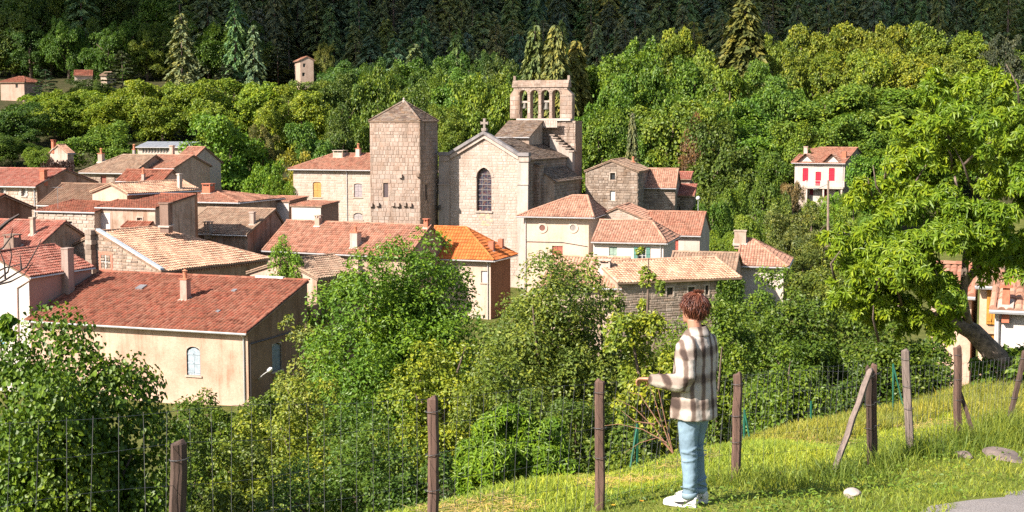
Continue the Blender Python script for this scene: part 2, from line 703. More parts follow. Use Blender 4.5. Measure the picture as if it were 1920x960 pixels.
def block_objects(f, blocks, mat, parent, name='stone'):
    """each block an object of its own, sharing a few unit meshes"""
    if 'm' not in _BLOCK:
        ms = []
        for k in range(4):
            rng = random.Random(k)
            mb = MB()
            i = 0.05
            j = [rng.uniform(0, .04) for _ in range(8)]
            V = [(0, 0, 0), (1, 0, 0), (1, 1, 0), (0, 1, 0), (i + j[0], i + j[1], 1), (1 - i - j[2], i + j[3], 1), (1 - i - j[4], 1 - i - j[5], 1), (i + j[6], 1 - i - j[7], 1)]
            mb.add(V, [[4, 5, 6, 7], [0, 1, 5, 4], [1, 2, 6, 5], [2, 3, 7, 6], [3, 0, 4, 7]])
            ms.append(mb)
        _BLOCK['m'] = ms
    key = mat.name
    if key not in _BLOCK:
        _BLOCK[key] = []
        for mb in _BLOCK['m']:
            me = mb.mesh('stone')
            me.materials.append(mat)
            _BLOCK[key].append(me)
    base = Matrix((f.u, Vector((0, 0, 1)), f.n)).transposed()
    for i, (a, b, c, d, pr) in enumerate(blocks):
        o = bpy.data.objects.new(name, _BLOCK[key][i % 4])
        col.objects.link(o)
        o.parent = parent
        loc = f.pt(a, c, -.02) - parent.location if parent.get('_root') else f.pt(a, c, -.02)
        o.matrix_local = Matrix.Translation(loc) @ base.to_4x4() @ Matrix.Diagonal((b - a, d - c, pr + .02, 1))


def arch_pts(u0, u1, z0, zs, z1, pointed=False, n=10):
    """outline of an arched opening from lower left, over the arch, to lower right"""
    w = (u1 - u0) / 2
    uc = (u0 + u1) / 2
    pts = [(u0, z0)]
    for i in range(n + 1):
        a = i / n
        if pointed:
            # two arcs of radius ~ 1.25 w
            x = -w + 2 * w * a
            rr = 1.35 * w
            xc = abs(x) + (rr - w)
            hh = math.sqrt(max(0, rr * rr - xc * xc))
            h0 = math.sqrt(rr * rr - (rr - w) ** 2)
            pts.append((uc + x, zs + (z1 - zs) * hh / h0))
        else:
            an = math.pi * (1 - a)
            pts.append((uc + w * math.cos(an), zs + (z1 - zs) * math.sin(an)))
    pts.append((u1, z0))
    return pts


def spandrel(mb, f, arch, u0, u1, z1, d=0.0, depth=0.25):
    """fills the corners between an arch and its rectangular hole, and the reveal"""
    mid = len(arch) // 2
    for i in range(1, mid):
        mb.poly([f.pt(u0, z1, d), f.pt(*arch[i], d), f.pt(*arch[i + 1], d)][::1])
    for i in range(mid, len(arch) - 2):
        mb.poly([f.pt(u1, z1, d), f.pt(*arch[i], d), f.pt(*arch[i + 1], d)])
    mb.poly([f.pt(u0, z1, d), f.pt(*arch[mid], d), f.pt(u1, z1, d)])
    for i in range(len(arch) - 1):
        mb.poly([f.pt(*arch[i], d), f.pt(*arch[i + 1], d), f.pt(*arch[i + 1], d - depth), f.pt(*arch[i], d - depth)])


def pbox(mb, f, u0, u1, z0, z1, d0, d1, t=0.0):
    mb.box(A3(f.pt(u0, z0, d0)), A3(f.u) * (u1 - u0), np.array((0, 0, z1 - z0)), A3(f.n) * (d1 - d0), t)


def paint(c, name='paint'):
    return m_plain('%s %.2f %.2f %.2f' % (name, *c), mul(c, 0.70), 0.7, 0, 0.22, 4.0)


GLASS = None


def m_glass():
    global GLASS
    if GLASS is None:
        m, n, l, b = new_mat('window glass')
        b.inputs['Base Color'].default_value = (0.03, 0.035, 0.04, 1)
        b.inputs['Roughness'].default_value = 0.08
        GLASS = m
    return GLASS


def leaf_shape(mb, f, u0, u1, z0, z1, d, rise0=0.0, rise1=0.0, thick=0.04):
    """one shutter leaf: boards with grooves and three battens; tops may climb along an arch"""
    nb = max(2, int(round((u1 - u0) / 0.13)))
    for k in range(nb):
        a, b = u0 + (u1 - u0) * k / nb + .004, u0 + (u1 - u0) * (k + 1) / nb - .004
        ra, rb = rise0 + (rise1 - rise0) * k / nb, rise0 + (rise1 - rise0) * (k + 1) / nb
        V = [f.pt(a, z0, d), f.pt(b, z0, d), f.pt(b, z1 + rb, d), f.pt(a, z1 + ra, d), f.pt(a, z0, d + thick), f.pt(b, z0, d + thick), f.pt(b, z1 + rb, d + thick), f.pt(a, z1 + ra, d + thick)]
        mb.add([tuple(v) for v in V], [[4, 5, 6, 7], [0, 1, 5, 4], [1, 2, 6, 5], [2, 3, 7, 6], [3, 0, 4, 7]])
    for q in (0.12, 0.5, 0.88):
        zz = z0 + (z1 - z0) * q
        pbox(mb, f, u0 + .02, u1 - .02, zz - .045, zz + .045, d + thick, d + thick + .025)


def window(root, f, rect, style='shut', c=(0.5, 0.5, 0.5), arch=0.0, sill=True, wallc=None, label=None, surround=0.0):
    u0, u1, z0, z1 = rect
    hole = u0 > 0.02 and u1 < f.U - 0.02 and z1 < f.zt - 0.02 and z0 > -f.H and style != 'proud'
    if hole:
        f.holes.append((u0, u1, z0, z1))
    dep = -0.16 if hole else 0.03
    fm = MB()
    if arch and hole:
        an = arch_pts(u0, u1, z0, z1 - arch, z1, n=8)
        spandrel(fm, f, an, u0, u1, z1, 0.012, 0.2)
    tk = 0.06
    stone = wallc or m_plaster((0.62, 0.56, 0.48), 0.2)
    if surround:
        for (a, b, cc, d) in ((u0 - surround, u0, z0 - surround, z1 + surround), (u1, u1 + surround, z0 - surround, z1 + surround), (u0, u1, z1, z1 + surround)):
            pbox(fm, f, a, b, cc, d, -.01, 0.045)
    else:
        pbox(fm, f, u0 + .001, u0 + tk, z0, z1 - arch, dep - .04, dep + .02)
        pbox(fm, f, u1 - tk, u1 - .001, z0, z1 - arch, dep - .04, dep + .02)
        pbox(fm, f, u0 + tk, u1 - tk, z0, z0 + tk, dep - .04, dep + .018)
        if not arch:
            pbox(fm, f, u0 + tk, u1 - tk, z1 - tk, z1 - .001, dep - .04, dep + .018)
    fmat = stone if (surround or arch) else (paint((0.62, 0.60, 0.56)) if style in ('pane', 'open') else paint(mul(c, 0.8)) if style == 'shut' else stone)
    w = fm.build('window', fmat, root, label=label)
    gl = MB()
    gl.poly([f.pt(u0, z0, dep - .03), f.pt(u1, z0, dep - .03), f.pt(u1, z1, dep - .03), f.pt(u0, z1, dep - .03)])
    um = (u0 + u1) / 2
    if style == 'shut':
        for (a, b, r0, r1) in ((u0 + .01, um - .006, 0, 1), (um + .006, u1 - .01, 1, 0)):
            lm = MB()
            leaf_shape(lm, f, a, b, z0 + .01, z1 - arch - .01, dep + .03, arch * .9 * r0, arch * .9 * r1)
            lm.build('shutter', paint(c), w)
        gl.build('pane', m_glass(), w)
    elif style in ('pane', 'open'):
        gl.build('pane', m_glass(), w)
        mm = MB()
        nx = 2
        nz = max(2, int(round((z1 - z0) / 0.42)))
        for k in range(1, nx):
            uu = u0 + (u1 - u0) * k / nx
            pbox(mm, f, uu - .035, uu + .035, z0, z1 - arch * .3, dep - .03, dep + .012)
        for k in range(1, nz):
            zz = z0 + (z1 - z0) * k / nz
            pbox(mm, f, u0, u1, zz - .018, zz + .018, dep - .03, dep + .008)
        mm.build('glazing_bars', paint((0.68, 0.67, 0.63)), w)
        if style == 'open':
            ww = (u1 - u0) / 2
            for (a, b) in ((u0 - ww - .02, u0 - .02), (u1 + .02, u1 + ww + .02)):
                lm = MB()
                leaf_shape(lm, f, a, b, z0, z1, 0.02)
                lm.build('shutter', paint(c), w)
    elif style == 'dark':
        gl.build('pane', m_glass(), w)
    elif style == 'panel':
        pm = MB()
        pbox(pm, f, u0 + .01, u1 - .01, z0 + .01, z1 - .01, dep - .03, dep + .03)
        pm.build('panel', paint(c), w)
    if sill and style != 'dark':
        sm = MB()
        pbox(sm, f, u0 - .12, u1 + .12, z0 - .1, z0 - .002, -.02, 0.09)
        sm.build('sill', stone, w)
    return w


BRICK = (0.40, 0.13, 0.07)


class House:
    def __init__(self, name, label, c, th, W=None, L=None, Wp=None, Lp=None, rise=2.0, axis='x', r=0.5, hips=(0, 0), tile='brick',
                 wall=(0.6, 0.5, 0.4), stain=0.5, H=None, ov=0.35, og=0.15, cat='house', group=None, dark=None, gutter=True, flat=False,
                 cw=0.24, rh=0.36, walls_R=None, gut_c=(0.42, 0.41, 0.40), caps=True, peak=None, h0p=None):
        th = R(th)
        c0 = P(*c)
        ex = Vector((math.cos(th), -math.sin(th), 0))
        ey = Vector((math.sin(th), math.cos(th), 0))
        if W is None:
            W = along(c0, -ex, Wp)
        if L is None:
            if Lp is not None:
                L = along(c0, ey, Lp)
            else:
                L = along(c0, ey, peak[0]) / r
        if peak:
            # roof height (and ridge place) from where the ridge ends in the picture
            if axis == 'x' and hips[1] is None:
                bq = c0 + ey * (r * L)
                hips = (hips[0], along(bq, -ex, peak[0]))
                pk_ = bq - ex * hips[1]
            elif axis == 'x':
                r = min(1.0, along(c0, ey, peak[0]) / L)
                pk_ = c0 + ey * (r * L)
            else:
                r = min(1.0, along(c0, -ex, peak[0]) / W)
                pk_ = c0 - ex * (r * W)
            rise = P(peak[0], peak[1], pk_.y).z - c0.z
        if h0p is not None:
            bq = c0 - ex * W + ey * (r * L)
            hips = (along(bq, ex, h0p), hips[1])
        self.spec = (round(W, 1), round(L, 1), round(rise, 2), round(r, 2), tuple(round(h, 1) for h in hips))
        self.W, self.L = W, L
        o = c0 - ex * W
        if axis == 'x':
            self.o, ea, eb, A, B = o, ex, ey, W, L
        else:
            self.o, ea, eb, A, B = c0, ey, -ex, L, W
        self.ea, self.eb, self.A, self.B, self.rise, self.r = ea, eb, A, B, rise, r
        mid = o + ex * W / 2 + ey * L / 2
        gmin = min(gzf((o + ex * W * i + ey * L * j).x, (o + ex * W * i + ey * L * j).y) for i in (0, 1) for j in (0, 1))
        if H is None:
            H = max(2.5, c0.z - gmin + 0.3)
        self.H = H
        self.root = thing(name, (mid.x, mid.y, c0.z - H), label, cat, group)
        self.tile = tile
        Bc = B * r

        def q(a, b, z):
            return self.o + ea * a + eb * b + Vector((0, 0, z))
        self.q = q
        h0, h1 = hips
        f_front = [q(0, 0, 0), q(A, 0, 0), q(A - h1, Bc, rise), q(h0, Bc, rise)]
        self.planes = [f_front]
        if r < 0.999:
            zb = 0
            self.planes.append([q(A, B, zb), q(0, B, zb), q(h0, Bc, rise), q(A - h1, Bc, rise)])
        if h1 > 0:
            self.planes.append([q(A, 0, 0), q(A, B, 0), q(A - h1, Bc, rise)])
        if h0 > 0:
            self.planes.append([q(0, B, 0), q(0, 0, 0), q(h0, Bc, rise)])
        # roof slab
        mb = MB()
        th_ = 0.10
        for pl in self.planes:
            up = [p + Vector((0, 0, -0.004)) for p in pl]
            dn = [p + Vector((0, 0, -th_)) for p in pl]
            mb.poly(up)
            mb.poly(dn[::-1])
            k = len(pl)
            for i in range(k):
                mb.poly([dn[i], dn[(i + 1) % k], up[(i + 1) % k], up[i]])
        woodc = m_plain('eaves wood', (0.22, 0.15, 0.10), 0.9, 0, 0.3)
        self.roof = mb.build('roof', woodc, self.root)
        tm = TILE[tile]()
        mb = MB()
        for i, pl in enumerate(self.planes):
            lay_tiles(mb, pl, cw=cw, rh=rh, flat=flat or tile == 'lauze', seed=len(label) * 7 + i,
                      **({'amp': 0.0, 'lift': 0.05} if tile == 'lauze' else {}))
        mb.build('roof_tiles', tm, self.roof, kind='stuff')
        if caps:
            mb = MB()
            cap_tiles(mb, q(h0, Bc, rise + .03), q(A - h1, Bc, rise + .03), seed=3) if A - h1 - h0 > 0.3 else None
            if h1 > 0:
                cap_tiles(mb, q(A, 0, .03), q(A - h1, Bc, rise + .03))
                cap_tiles(mb, q(A, B, .03), q(A - h1, Bc, rise + .03)) if r < .999 else None
            else:
                cap_tiles(mb, q(A - .1, 0, .03), q(A - .1, Bc, rise + .03), r=.1)
                cap_tiles(mb, q(A - .1, B, .03), q(A - .1, Bc, rise + .03), r=.1) if r < .999 else None
            if h0 > 0:
                cap_tiles(mb, q(0, 0, .03), q(h0, Bc, rise + .03))
                cap_tiles(mb, q(0, B, .03), q(h0, Bc, rise + .03)) if r < .999 else None
            else:
                cap_tiles(mb, q(.1, 0, .03), q(.1, Bc, rise + .03), r=.1)
                cap_tiles(mb, q(.1, B, .03), q(.1, Bc, rise + .03), r=.1) if r < .999 else None
            mb.build('ridge_tiles', tm, self.roof)
        # wall faces, inset under the eaves
        sl = rise / Bc
        sb = rise / (B - Bc) if r < .999 else 0
        g0, g1 = (ov if h0 > 0 else og), (ov if h1 > 0 else og)
        zf = min(sl * ov, rise) - th_ - 0.005
        Z = Vector((0, 0, 0))
        bb = B - (ov if r < .999 else 0.0)
        pk = rise - th_ - 0.02
        U = bb - ov
        self.F = {}
        self.F['b0'] = Face(q(g0, ov, 0), ea, -eb, A - g0 - g1, zf, H)
        self.F['b1'] = Face(q(A - g1, bb, 0), -ea, eb, A - g0 - g1, zf if r < .999 else pk, H)
        self.F['a1'] = Face(q(A - g1, ov, 0), eb, ea, U, zf, H, (Bc - ov, pk) if h1 == 0 else None)
        self.F['a0'] = Face(q(g0, bb, 0), -eb, -ea, U, zf, H, (U - (Bc - ov), pk) if h0 == 0 else None)
        if axis == 'x':
            nm = {'F': 'b0', 'R': 'a1', 'B': 'b1', 'L': 'a0'}
        else:
            nm = {'F': 'a0', 'R': 'b0', 'B': 'a1', 'L': 'b1'}
        for k, v in nm.items():
            self.F[k] = self.F[v]
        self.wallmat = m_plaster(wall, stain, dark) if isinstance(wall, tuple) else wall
        self.wallmat_R = m_plaster(walls_R, stain, dark) if walls_R else None  # right walls coloured darker: stain and render on some, shade painted in on others
        self.th, self.ov, self.zf = th_, ov, zf
        self.gut_c = gut_c
        if gutter:
            e = 'b0'
            mb = MB()
            a, b = q(0, -.05, -.07), q(A, -.05, -.07)
            mb.tube([A3(a), A3(b)], 0.065, 6)
            if h1 > 0:
                mb.tube([A3(q(A + .05, 0, -.07)), A3(q(A + .05, B, -.07))], 0.065, 6)
            mb.build('gutter', m_plain('gutter metal', gut_c, 0.45, 0.5, 0.1), self.root)

    def pipe(self, face='F', u=None, z0=None):
        f = self.F[face]
        u = f.U - .25 if u is None else u
        mb = MB()
        z0 = -f.H + .1 if z0 is None else z0
        mb.tube([f.pt(u, -.1, self.ov), f.pt(u, -.35, .08), f.pt(u, z0, .08)], 0.05, 6)
        mb.build('downpipe', m_plain('gutter metal', self.gut_c, 0.45, 0.5, 0.1), self.root)
        return self

    def win(self, face, x0, y0, x1, y1, style='shut', c=(.5, .5, .5), **k):
        f = self.F[face]
        window(self.root, f, f.rect(x0, y0, x1, y1), style, c, **k)
        return self

    def stones(self, faces, mat, bw, bh, zlow=None, single=0, seed=1, proud=0.035, gap=.02, rough=.25):
        for i, nm in enumerate(faces):
            f = self.F[nm]
            bl = stone_blocks(f, bw, bh, -f.H if zlow is None else zlow, seed + i, proud, gap, rough)
            rng = random.Random(seed)
            if single and i == 0:
                bl.sort(key=lambda b: -(b[1] - b[0]) * (b[3] - b[2]))
                block_objects(f, bl[:single], mat, self.root)
                bl = bl[single:]
            if bl:
                mb = MB()
                for b in bl:
                    add_block(mb, f, b, rng.uniform(.01, .99), rng)
                mb.build('stones', mat, self.root, kind='stuff')
        return self

    def chim(self, px, py, w=0.5, h=1.2, d=None, c=(0.55, 0.47, 0.40), style='cap', plane=0, brick=False, label=None):
        pl = self.planes[plane]
        n = (pl[1] - pl[0]).cross(pl[2] - pl[0]).normalized()
        b = hit(px, py, pl[0], n)
        d = d or w
        mb = MB()
        ex, ey = A3(self.ea), A3(self.eb)
        o = A3(b) - ex * w / 2 - ey * d / 2 - np.array((0, 0, 0.5))
        mb.box(o, ex * w, ey * d, (0, 0, h + .5))
        mat = m_plaster(c, 0.5) if not brick else m_plain('chimney brick', BRICK, 0.9, 0, 0.35, 8)
        ch = mb.build('chimney', mat, self.root, label=label)
        cm = MB()
        top = A3(b) + np.array((0, 0, h))
        if style == 'cap':
            for sx in (-1, 1):
                for sy in (-1, 1):
                    p = top + ex * (sx * (w / 2 - .06)) + ey * (sy * (d / 2 - .06))
                    cm.box(p - ex * .05 - ey * .05 - np.array((0, 0, .002)), ex * .1, ey * .1, (0, 0, .2))
            cm.box(top - ex * (w / 2 + .07) - ey * (d / 2 + .07) + np.array((0, 0, .199)), ex * (w + .14), ey * (d + .14), (0, 0, .08))
        elif style == 'pot':
            cm.box(top - ex * (w / 2 + .05) - ey * (d / 2 + .05) - np.array((0, 0, .002)), ex * (w + .1), ey * (d + .1), (0, 0, .07))
            cm.lathe(top + np.array((0, 0, .07)), [(.13, 0), (.12, .3), (.15, .32), (.15, .4), (.1, .4)], 8)
            cm.lathe(top + np.array((0, 0, .55)), [(.2, 0), (.02, .12)], 8)
        elif style == 'slab':
            cm.box(top - ex * (w / 2 + .06) - ey * (d / 2 + .06) - np.array((0, 0, .002)), ex * (w + .12), ey * (d + .12), (0, 0, .1))
        if cm.n:
            cm.build('chimney_cap', mat if style != 'pot' else m_plain('clay pot', (.45, .17, .09), .9), ch)
        fl = MB()
        k = 0.12
        slope = n / n.z
        cs = []
        for (i, j) in ((-1, -1), (1, -1), (1, 1), (-1, 1)):
            p = A3(b) + ex * (i * (w / 2 + k)) + ey * (j * (d / 2 + k))
            p[2] = b.z - ((p[0] - b.x) * slope.x + (p[1] - b.y) * slope.y) + .10
            cs.append(p)
        dn = [p - np.array((0, 0, .12)) for p in cs]
        fl.poly(cs)
        for i in range(4):
            fl.poly([dn[i], dn[(i + 1) % 4], cs[(i + 1) % 4], cs[i]])
        fl.build('flashing', m_plaster((0.60, 0.55, 0.50), .2), ch)
        return self

    def aerial(self, px, py, h=2.2, plane=0):
        pl = self.planes[plane]
        n = (pl[1] - pl[0]).cross(pl[2] - pl[0]).normalized()
        b = A3(hit(px, py, pl[0], n))
        mb = MB()
        mb.tube([b, b + np.array((0, 0, h))], .025, 5)
        d = np.array((.8, -.6, 0))
        e = np.array((.6, .8, 0))
        t = b + np.array((0, 0, h - .1))
        mb.tube([t - d * .6, t + d * .6], .015, 4)
        for k in range(7):
            p = t + d * (-.55 + .18 * k)
            mb.tube([p - e * .25, p + e * .25], .01, 4)
        mb.build('television_aerial', m_plain('aerial metal', (.35, .33, .31), .5, .6), self.root)
        return self

    def cornice(self, faces='b0', rows=2):
        """genoise: rows of half-tile ends under the eave"""
        mb = MB()
        f = self.F[faces]
        for r_ in range(rows):
            k = int(f.U / .26)
            for i in range(k):
                u = f.U * (i + .5 * (r_ % 2) + .25) / k
                z = f.zt - .06 - .13 * r_
                V = []
                dd = .24 - .1 * r_
                for d in (0, dd):
                    for j in range(5):
                        w = math.pi * j / 4
                        V.append(tuple(f.pt(u + .1 * math.cos(w), z - .1 * math.sin(w), d)))
                mb.add(V, [[j, j + 1, 6 + j, 5 + j] for j in range(4)])
                mb.add(V[5:], [list(range(5))])
        mb.build('cornice', m_tint('cornice tile', [(.42, .25, .17), (.5, .3, .2), (.36, .2, .14)]), self.root)
        return self

    def done(self):
        mb = MB()
        mr = MB()
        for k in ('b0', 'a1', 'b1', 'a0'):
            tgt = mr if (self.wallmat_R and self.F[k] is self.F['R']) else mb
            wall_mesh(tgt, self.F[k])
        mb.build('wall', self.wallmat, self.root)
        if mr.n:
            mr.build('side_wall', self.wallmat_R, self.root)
        return self


# ------------------------------------------------------------------ the ground, road, shade caster added out of view
def build_ground():
    ys = np.concatenate([np.arange(-60, 0, 6.0), np.arange(0, 30, 0.5), 30 * 1.045 ** np.arange(0, 84)])
    ts = np.linspace(-1, 1, 121)
    V, F = [], []
    X = np.stack([ts * np.abs(ts) ** 0.4 * (25 + 0.95 * max(y, 0)) for y in ys])
    Y = np.repeat(ys[:, None], len(ts), 1)
    Z = gz(X, Y)
    V = np.stack([X, Y, Z], -1).reshape(-1, 3)
    k = len(ts)
    i, j = np.meshgrid(np.arange(len(ys) - 1), np.arange(k - 1), indexing='ij')
    a = (i * k + j).ravel()
    mb = MB()
    xc, yc = V[a, 0], V[a, 1]
    sd = (xc + 0.47) * -0.832 + (yc - 11.3) * 0.555
    zone = np.where(sd > 1.0, 0.9, 0.1)                       # 0.1 turf, 0.9 leaf litter and bare earth under trees
    zone = np.where((yc > 62) & (yc < 190), 0.5, zone)        # 0.5 trodden earth and garden plots in the village
    mb.add(V, np.stack([a, a + 1, a + k + 1, a + k], 1), zone)
    m, n, l, b = new_mat('ground turf')
    ge = n.new('ShaderNodeNewGeometry')
    n1 = noise_node(n, l, 0.9, 8, ge.outputs['Position'], 0.7)
    r1 = ramp(n, [(0.30, (0.10, 0.13, 0.02)), (0.48, (0.21, 0.25, 0.035)), (0.62, (0.28, 0.30, 0.06)), (0.78, (0.34, 0.27, 0.11))])
    l.new(n1.outputs['Fac'], r1.inputs[0])
    n2 = noise_node(n, l, 0.02, 4, ge.outputs['Position'])
    c = mixrgb(n, l, n2.outputs['Fac'], r1.outputs[0], (0.11, 0.13, 0.03))
    at = n.new('ShaderNodeAttribute')
    at.attribute_name = 'tint'
    rz = ramp(n, [(0.0, (0, 0, 0)), (0.3, (0, 0, 0)), (0.5, (0.6, 0.6, 0.6)), (0.8, (1, 1, 1))])
    l.new(at.outputs['Fac'], rz.inputs[0])
    r4 = ramp(n, [(0.35, (0.030, 0.036, 0.012)), (0.6, (0.065, 0.058, 0.026)), (0.75, (0.11, 0.085, 0.05))])
    l.new(n1.outputs['Fac'], r4.inputs[0])
    c = mixrgb(n, l, rz.outputs[0], c, r4.outputs[0])
    l.new(c, b.inputs['Base Color'])
    b.inputs['Roughness'].default_value = 1.0
    b.inputs['Specular IOR Level'].default_value = 0.1
    n3 = noise_node(n, l, 30, 6, ge.outputs['Position'])
    bump(n, l, b, n3.outputs['Fac'], 0.8, 0.05)
    structure('ground', mb, m, True)


build_ground()


def build_road():
    # the road edge runs beside the fence; the tarmac lies to its right
    a, b = np.array((1.60, 8.9)), np.array((6.1, 14.4))
    d = (b - a) / np.linalg.norm(b - a)
    nrm = np.array((d[1], -d[0]))
    V, F = [], []
    us = np.linspace(-14, 22, 73)
    vs = np.linspace(0, 5.5, 12)
    rng = random.Random(3)
    for u in us:
        wob = 0.10 * math.sin(u * 1.9) + 0.07 * math.sin(u * 5.1 + 1) + rng.uniform(-.03, .03)
        for k, v in enumerate(vs):
            p = a + d * u + nrm * (v + (wob if k == 0 else 0))
            V.append((p[0], p[1], gzf(p[0], p[1]) + 0.012))
    m_ = len(vs)
    for i in range(len(us) - 1):
        for k in range(m_ - 1):
            F.append([i * m_ + k, i * m_ + k + 1, (i + 1) * m_ + k + 1, (i + 1) * m_ + k])
    mb = MB()
    mb.add(V, F)
    m, n, l, bb = new_mat('tarmac')
    ge = n.new('ShaderNodeNewGeometry')
    v1 = n.new('ShaderNodeTexVoronoi')
    v1.inputs['Scale'].default_value = 70
    l.new(ge.outputs['Position'], v1.inputs['Vector'])
    r1 = ramp(n, [(0.1, (0.17, 0.15, 0.14)), (0.6, (0.27, 0.25, 0.24))])
    l.new(v1.outputs['Color'], r1.inputs[0])
    n1 = noise_node(n, l, 1.4, 6, ge.outputs['Position'])
    c = mixrgb(n, l, n1.outputs['Fac'], r1.outputs[0], (0.24, 0.21, 0.19))
    l.new(c, bb.inputs['Base Color'])
    bb.inputs['Roughness'].default_value = 0.95
    bump(n, l, bb, v1.outputs['Distance'], 0.6, 0.01)
    structure('road', mb, m)


build_road()


def build_shade_cloud():
    """an unseen cumulus, added above the valley to shade the upper hillside"""
    rng = np.random.default_rng(4)
    t = 330.0 / SUN_DIR.z
    off = np.array(SUN_DIR) * t
    bm = bmesh.new()
    bmesh.ops.create_grid(bm, x_segments=60, y_segments=40, size=1.0)
    lobes = [(rng.uniform(-1, 1), rng.uniform(-1, 1), rng.uniform(.15, .4)) for _ in range(40)]
    for v in bm.verts:
        v.co.z = sum(max(0, 1 - ((v.co.x - a) ** 2 + (v.co.y - b) ** 2) / r / r) * r for a, b, r in lobes)
    V = []
    # lower shell and upper shell with an uneven outline
    n_a, n_r = 96, 14
    F = []
    for s in (1, 0):
        for i in range(n_r + 1):
            for j in range(n_a):
                w = 2 * math.pi * j / n_a
                ed = 1 + 0.07 * math.sin(3 * w + 1) + 0.05 * math.sin(7 * w) + 0.03 * math.sin(13 * w + 2)
                q = i / n_r * ed
                x, y = 430 * q * math.cos(w), 190 * q * math.sin(w)
                h = math.sqrt(max(0, 1 - (i / n_r) ** 2))
                z = h * (55 + 25 * math.sin(x * .03) * math.sin(y * .04 + 1)) if s else -h * 12
                V.append((x, y, z))
    m = (n_r + 1) * n_a
    for s in (0, 1):
        for i in range(n_r):
            for j in range(n_a):
                j2 = (j + 1) % n_a
                a, b, c, d = (s * m + i * n_a + j, s * m + i * n_a + j2, s * m + (i + 1) * n_a + j2, s * m + (i + 1) * n_a + j)
                F.append([a, b, c, d] if s else [a, d, c, b])
    bm.free()
    V = np.array(V)
    c = np.array((40.0, 492.0, 20.0)) + off
    rot = R(-7)
    V = np.stack([V[:, 0] * math.cos(rot) - V[:, 1] * math.sin(rot), V[:, 0] * math.sin(rot) + V[:, 1] * math.cos(rot), V[:, 2]], 1) + c
    mb = MB()
    mb.add(V, F)
    cm, n, l, b = new_mat('shade_cloud')
    df, tr, mx = n.new('ShaderNodeBsdfDiffuse'), n.new('ShaderNodeBsdfTranslucent'), n.new('ShaderNodeMixShader')
    df.inputs[0].default_value = tr.inputs[0].default_value = (0.9, 0.91, 0.93, 1)
    mx.inputs[0].default_value = 0.6  # translucent, so the added shape still brightens the wood it shades
    l.new(df.outputs[0], mx.inputs[1])
    l.new(tr.outputs[0], mx.inputs[2])
    l.new(mx.outputs[0], n['Material Output'].inputs['Surface'])
    o = mb.build('shade_cloud', cm, None, True)
    o['kind'] = 'structure'


build_shade_cloud()

# ------------------------------------------------------------------ village houses
WHITE = (0.80, 0.77, 0.73)
CREAM = (0.72, 0.60, 0.48)
PINK = (0.66, 0.50, 0.42)
OCHRE = (0.52, 0.39, 0.25)
BROWN = (0.44, 0.29, 0.21)
BLUEG = (0.50, 0.56, 0.60)

# -- the big red roof in front
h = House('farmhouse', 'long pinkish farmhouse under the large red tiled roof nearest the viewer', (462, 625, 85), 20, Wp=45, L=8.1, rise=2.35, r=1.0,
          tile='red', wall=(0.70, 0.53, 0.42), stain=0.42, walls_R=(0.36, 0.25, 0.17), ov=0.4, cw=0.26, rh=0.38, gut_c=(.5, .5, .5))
h.win('F', 350, 650, 375.5, 704, 'shut', (0.42, 0.50, 0.55), arch=0.3)
h.win('R', 510, 643, 527.5, 695, 'shut', (0.26, 0.32, 0.34), arch=0.22)
h.pipe('F')
h.chim(348, 562, 0.5, 1.35, c=(0.58, 0.42, 0.36), style='pot')
mb = MB()
f = h.F['R']
mb.tube([f.pt(.15, -.75, .06), f.pt(3.2, -.75, .06), f.pt(7.0, -.7, .06)], .05, 5)
mb.tube([f.pt(.15, -.75, .06), f.pt(.15, -5, .06)], .045, 5)
mb.build('drain_pipe', m_plain('dark pipe', (.06, .05, .05), .6), h.root)
pl = h.planes[0]
nn = (pl[1] - pl[0]).cross(pl[2] - pl[0]).normalized()
for (sx, sy, w) in ((260, 544, .55), (437, 549, .3), (407, 588, .25)):
    b = A3(hit(sx, sy, pl[0], nn))
    sk = MB()
    sk.box(b - A3(h.ea) * w / 2, A3(h.ea) * w, A3((pl[2] - pl[1]).normalized()) * w * 1.2, A3(nn) * .14)
    sk.build('roof_vent', m_plain('vent metal', (.25, .24, .24), .5, .3), h.roof)
fl = MB()
a_, b_ = h.q(h.A - 4.0, h.B - .15, h.rise + .1), h.q(h.A - 1.9, h.B - .15, h.rise + .1)
fl.box(A3(a_), A3(b_ - a_), A3(h.eb) * .3, (0, 0, .12))
fl.build('ridge_flashing', paint((.75, .73, .70)), h.roof)
h.done()
FARM = h

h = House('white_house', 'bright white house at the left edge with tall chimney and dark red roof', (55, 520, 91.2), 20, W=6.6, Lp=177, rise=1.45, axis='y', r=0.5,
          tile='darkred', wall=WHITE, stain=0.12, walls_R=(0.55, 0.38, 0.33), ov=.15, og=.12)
h.win('F', -6, 612, 9, 645, 'shut', (0.10, 0.36, 0.60), sill=False)
f = h.F['R']
mb = MB()
u0, zz = f.uz(122, 545)
pbox(mb, f, u0 - .32, u0 + .32, -3.2, 1.55, 0.0, .55)
pbox(mb, f, u0 - .36, u0 + .36, 1.55, 1.63, -.02, .59)
mb.build('chimney', m_plaster((0.46, 0.38, 0.34), .5), h.root)
mb = MB()
mb.tube([f.pt(.1, -.1, .1), f.pt(-.02, -.2, .1), A3(h.F['F'].pt(h.F['F'].U - .9, -.75, .06)), A3(h.F['F'].pt(h.F['F'].U - .95, -4.6, .06))], .045, 5)
mb.build('downpipe', m_plain('old pipe', (.45, .30, .25), .7), h.root)
mb = MB()
ff = h.F['F']
mb.tube([ff.pt(0, -3.55, .03), ff.pt(ff.U - 1.0, -3.62, .03)], .03, 4)
mb.build('cable', m_plain('dark pipe', (.06, .05, .05), .6), h.root)
h.done()

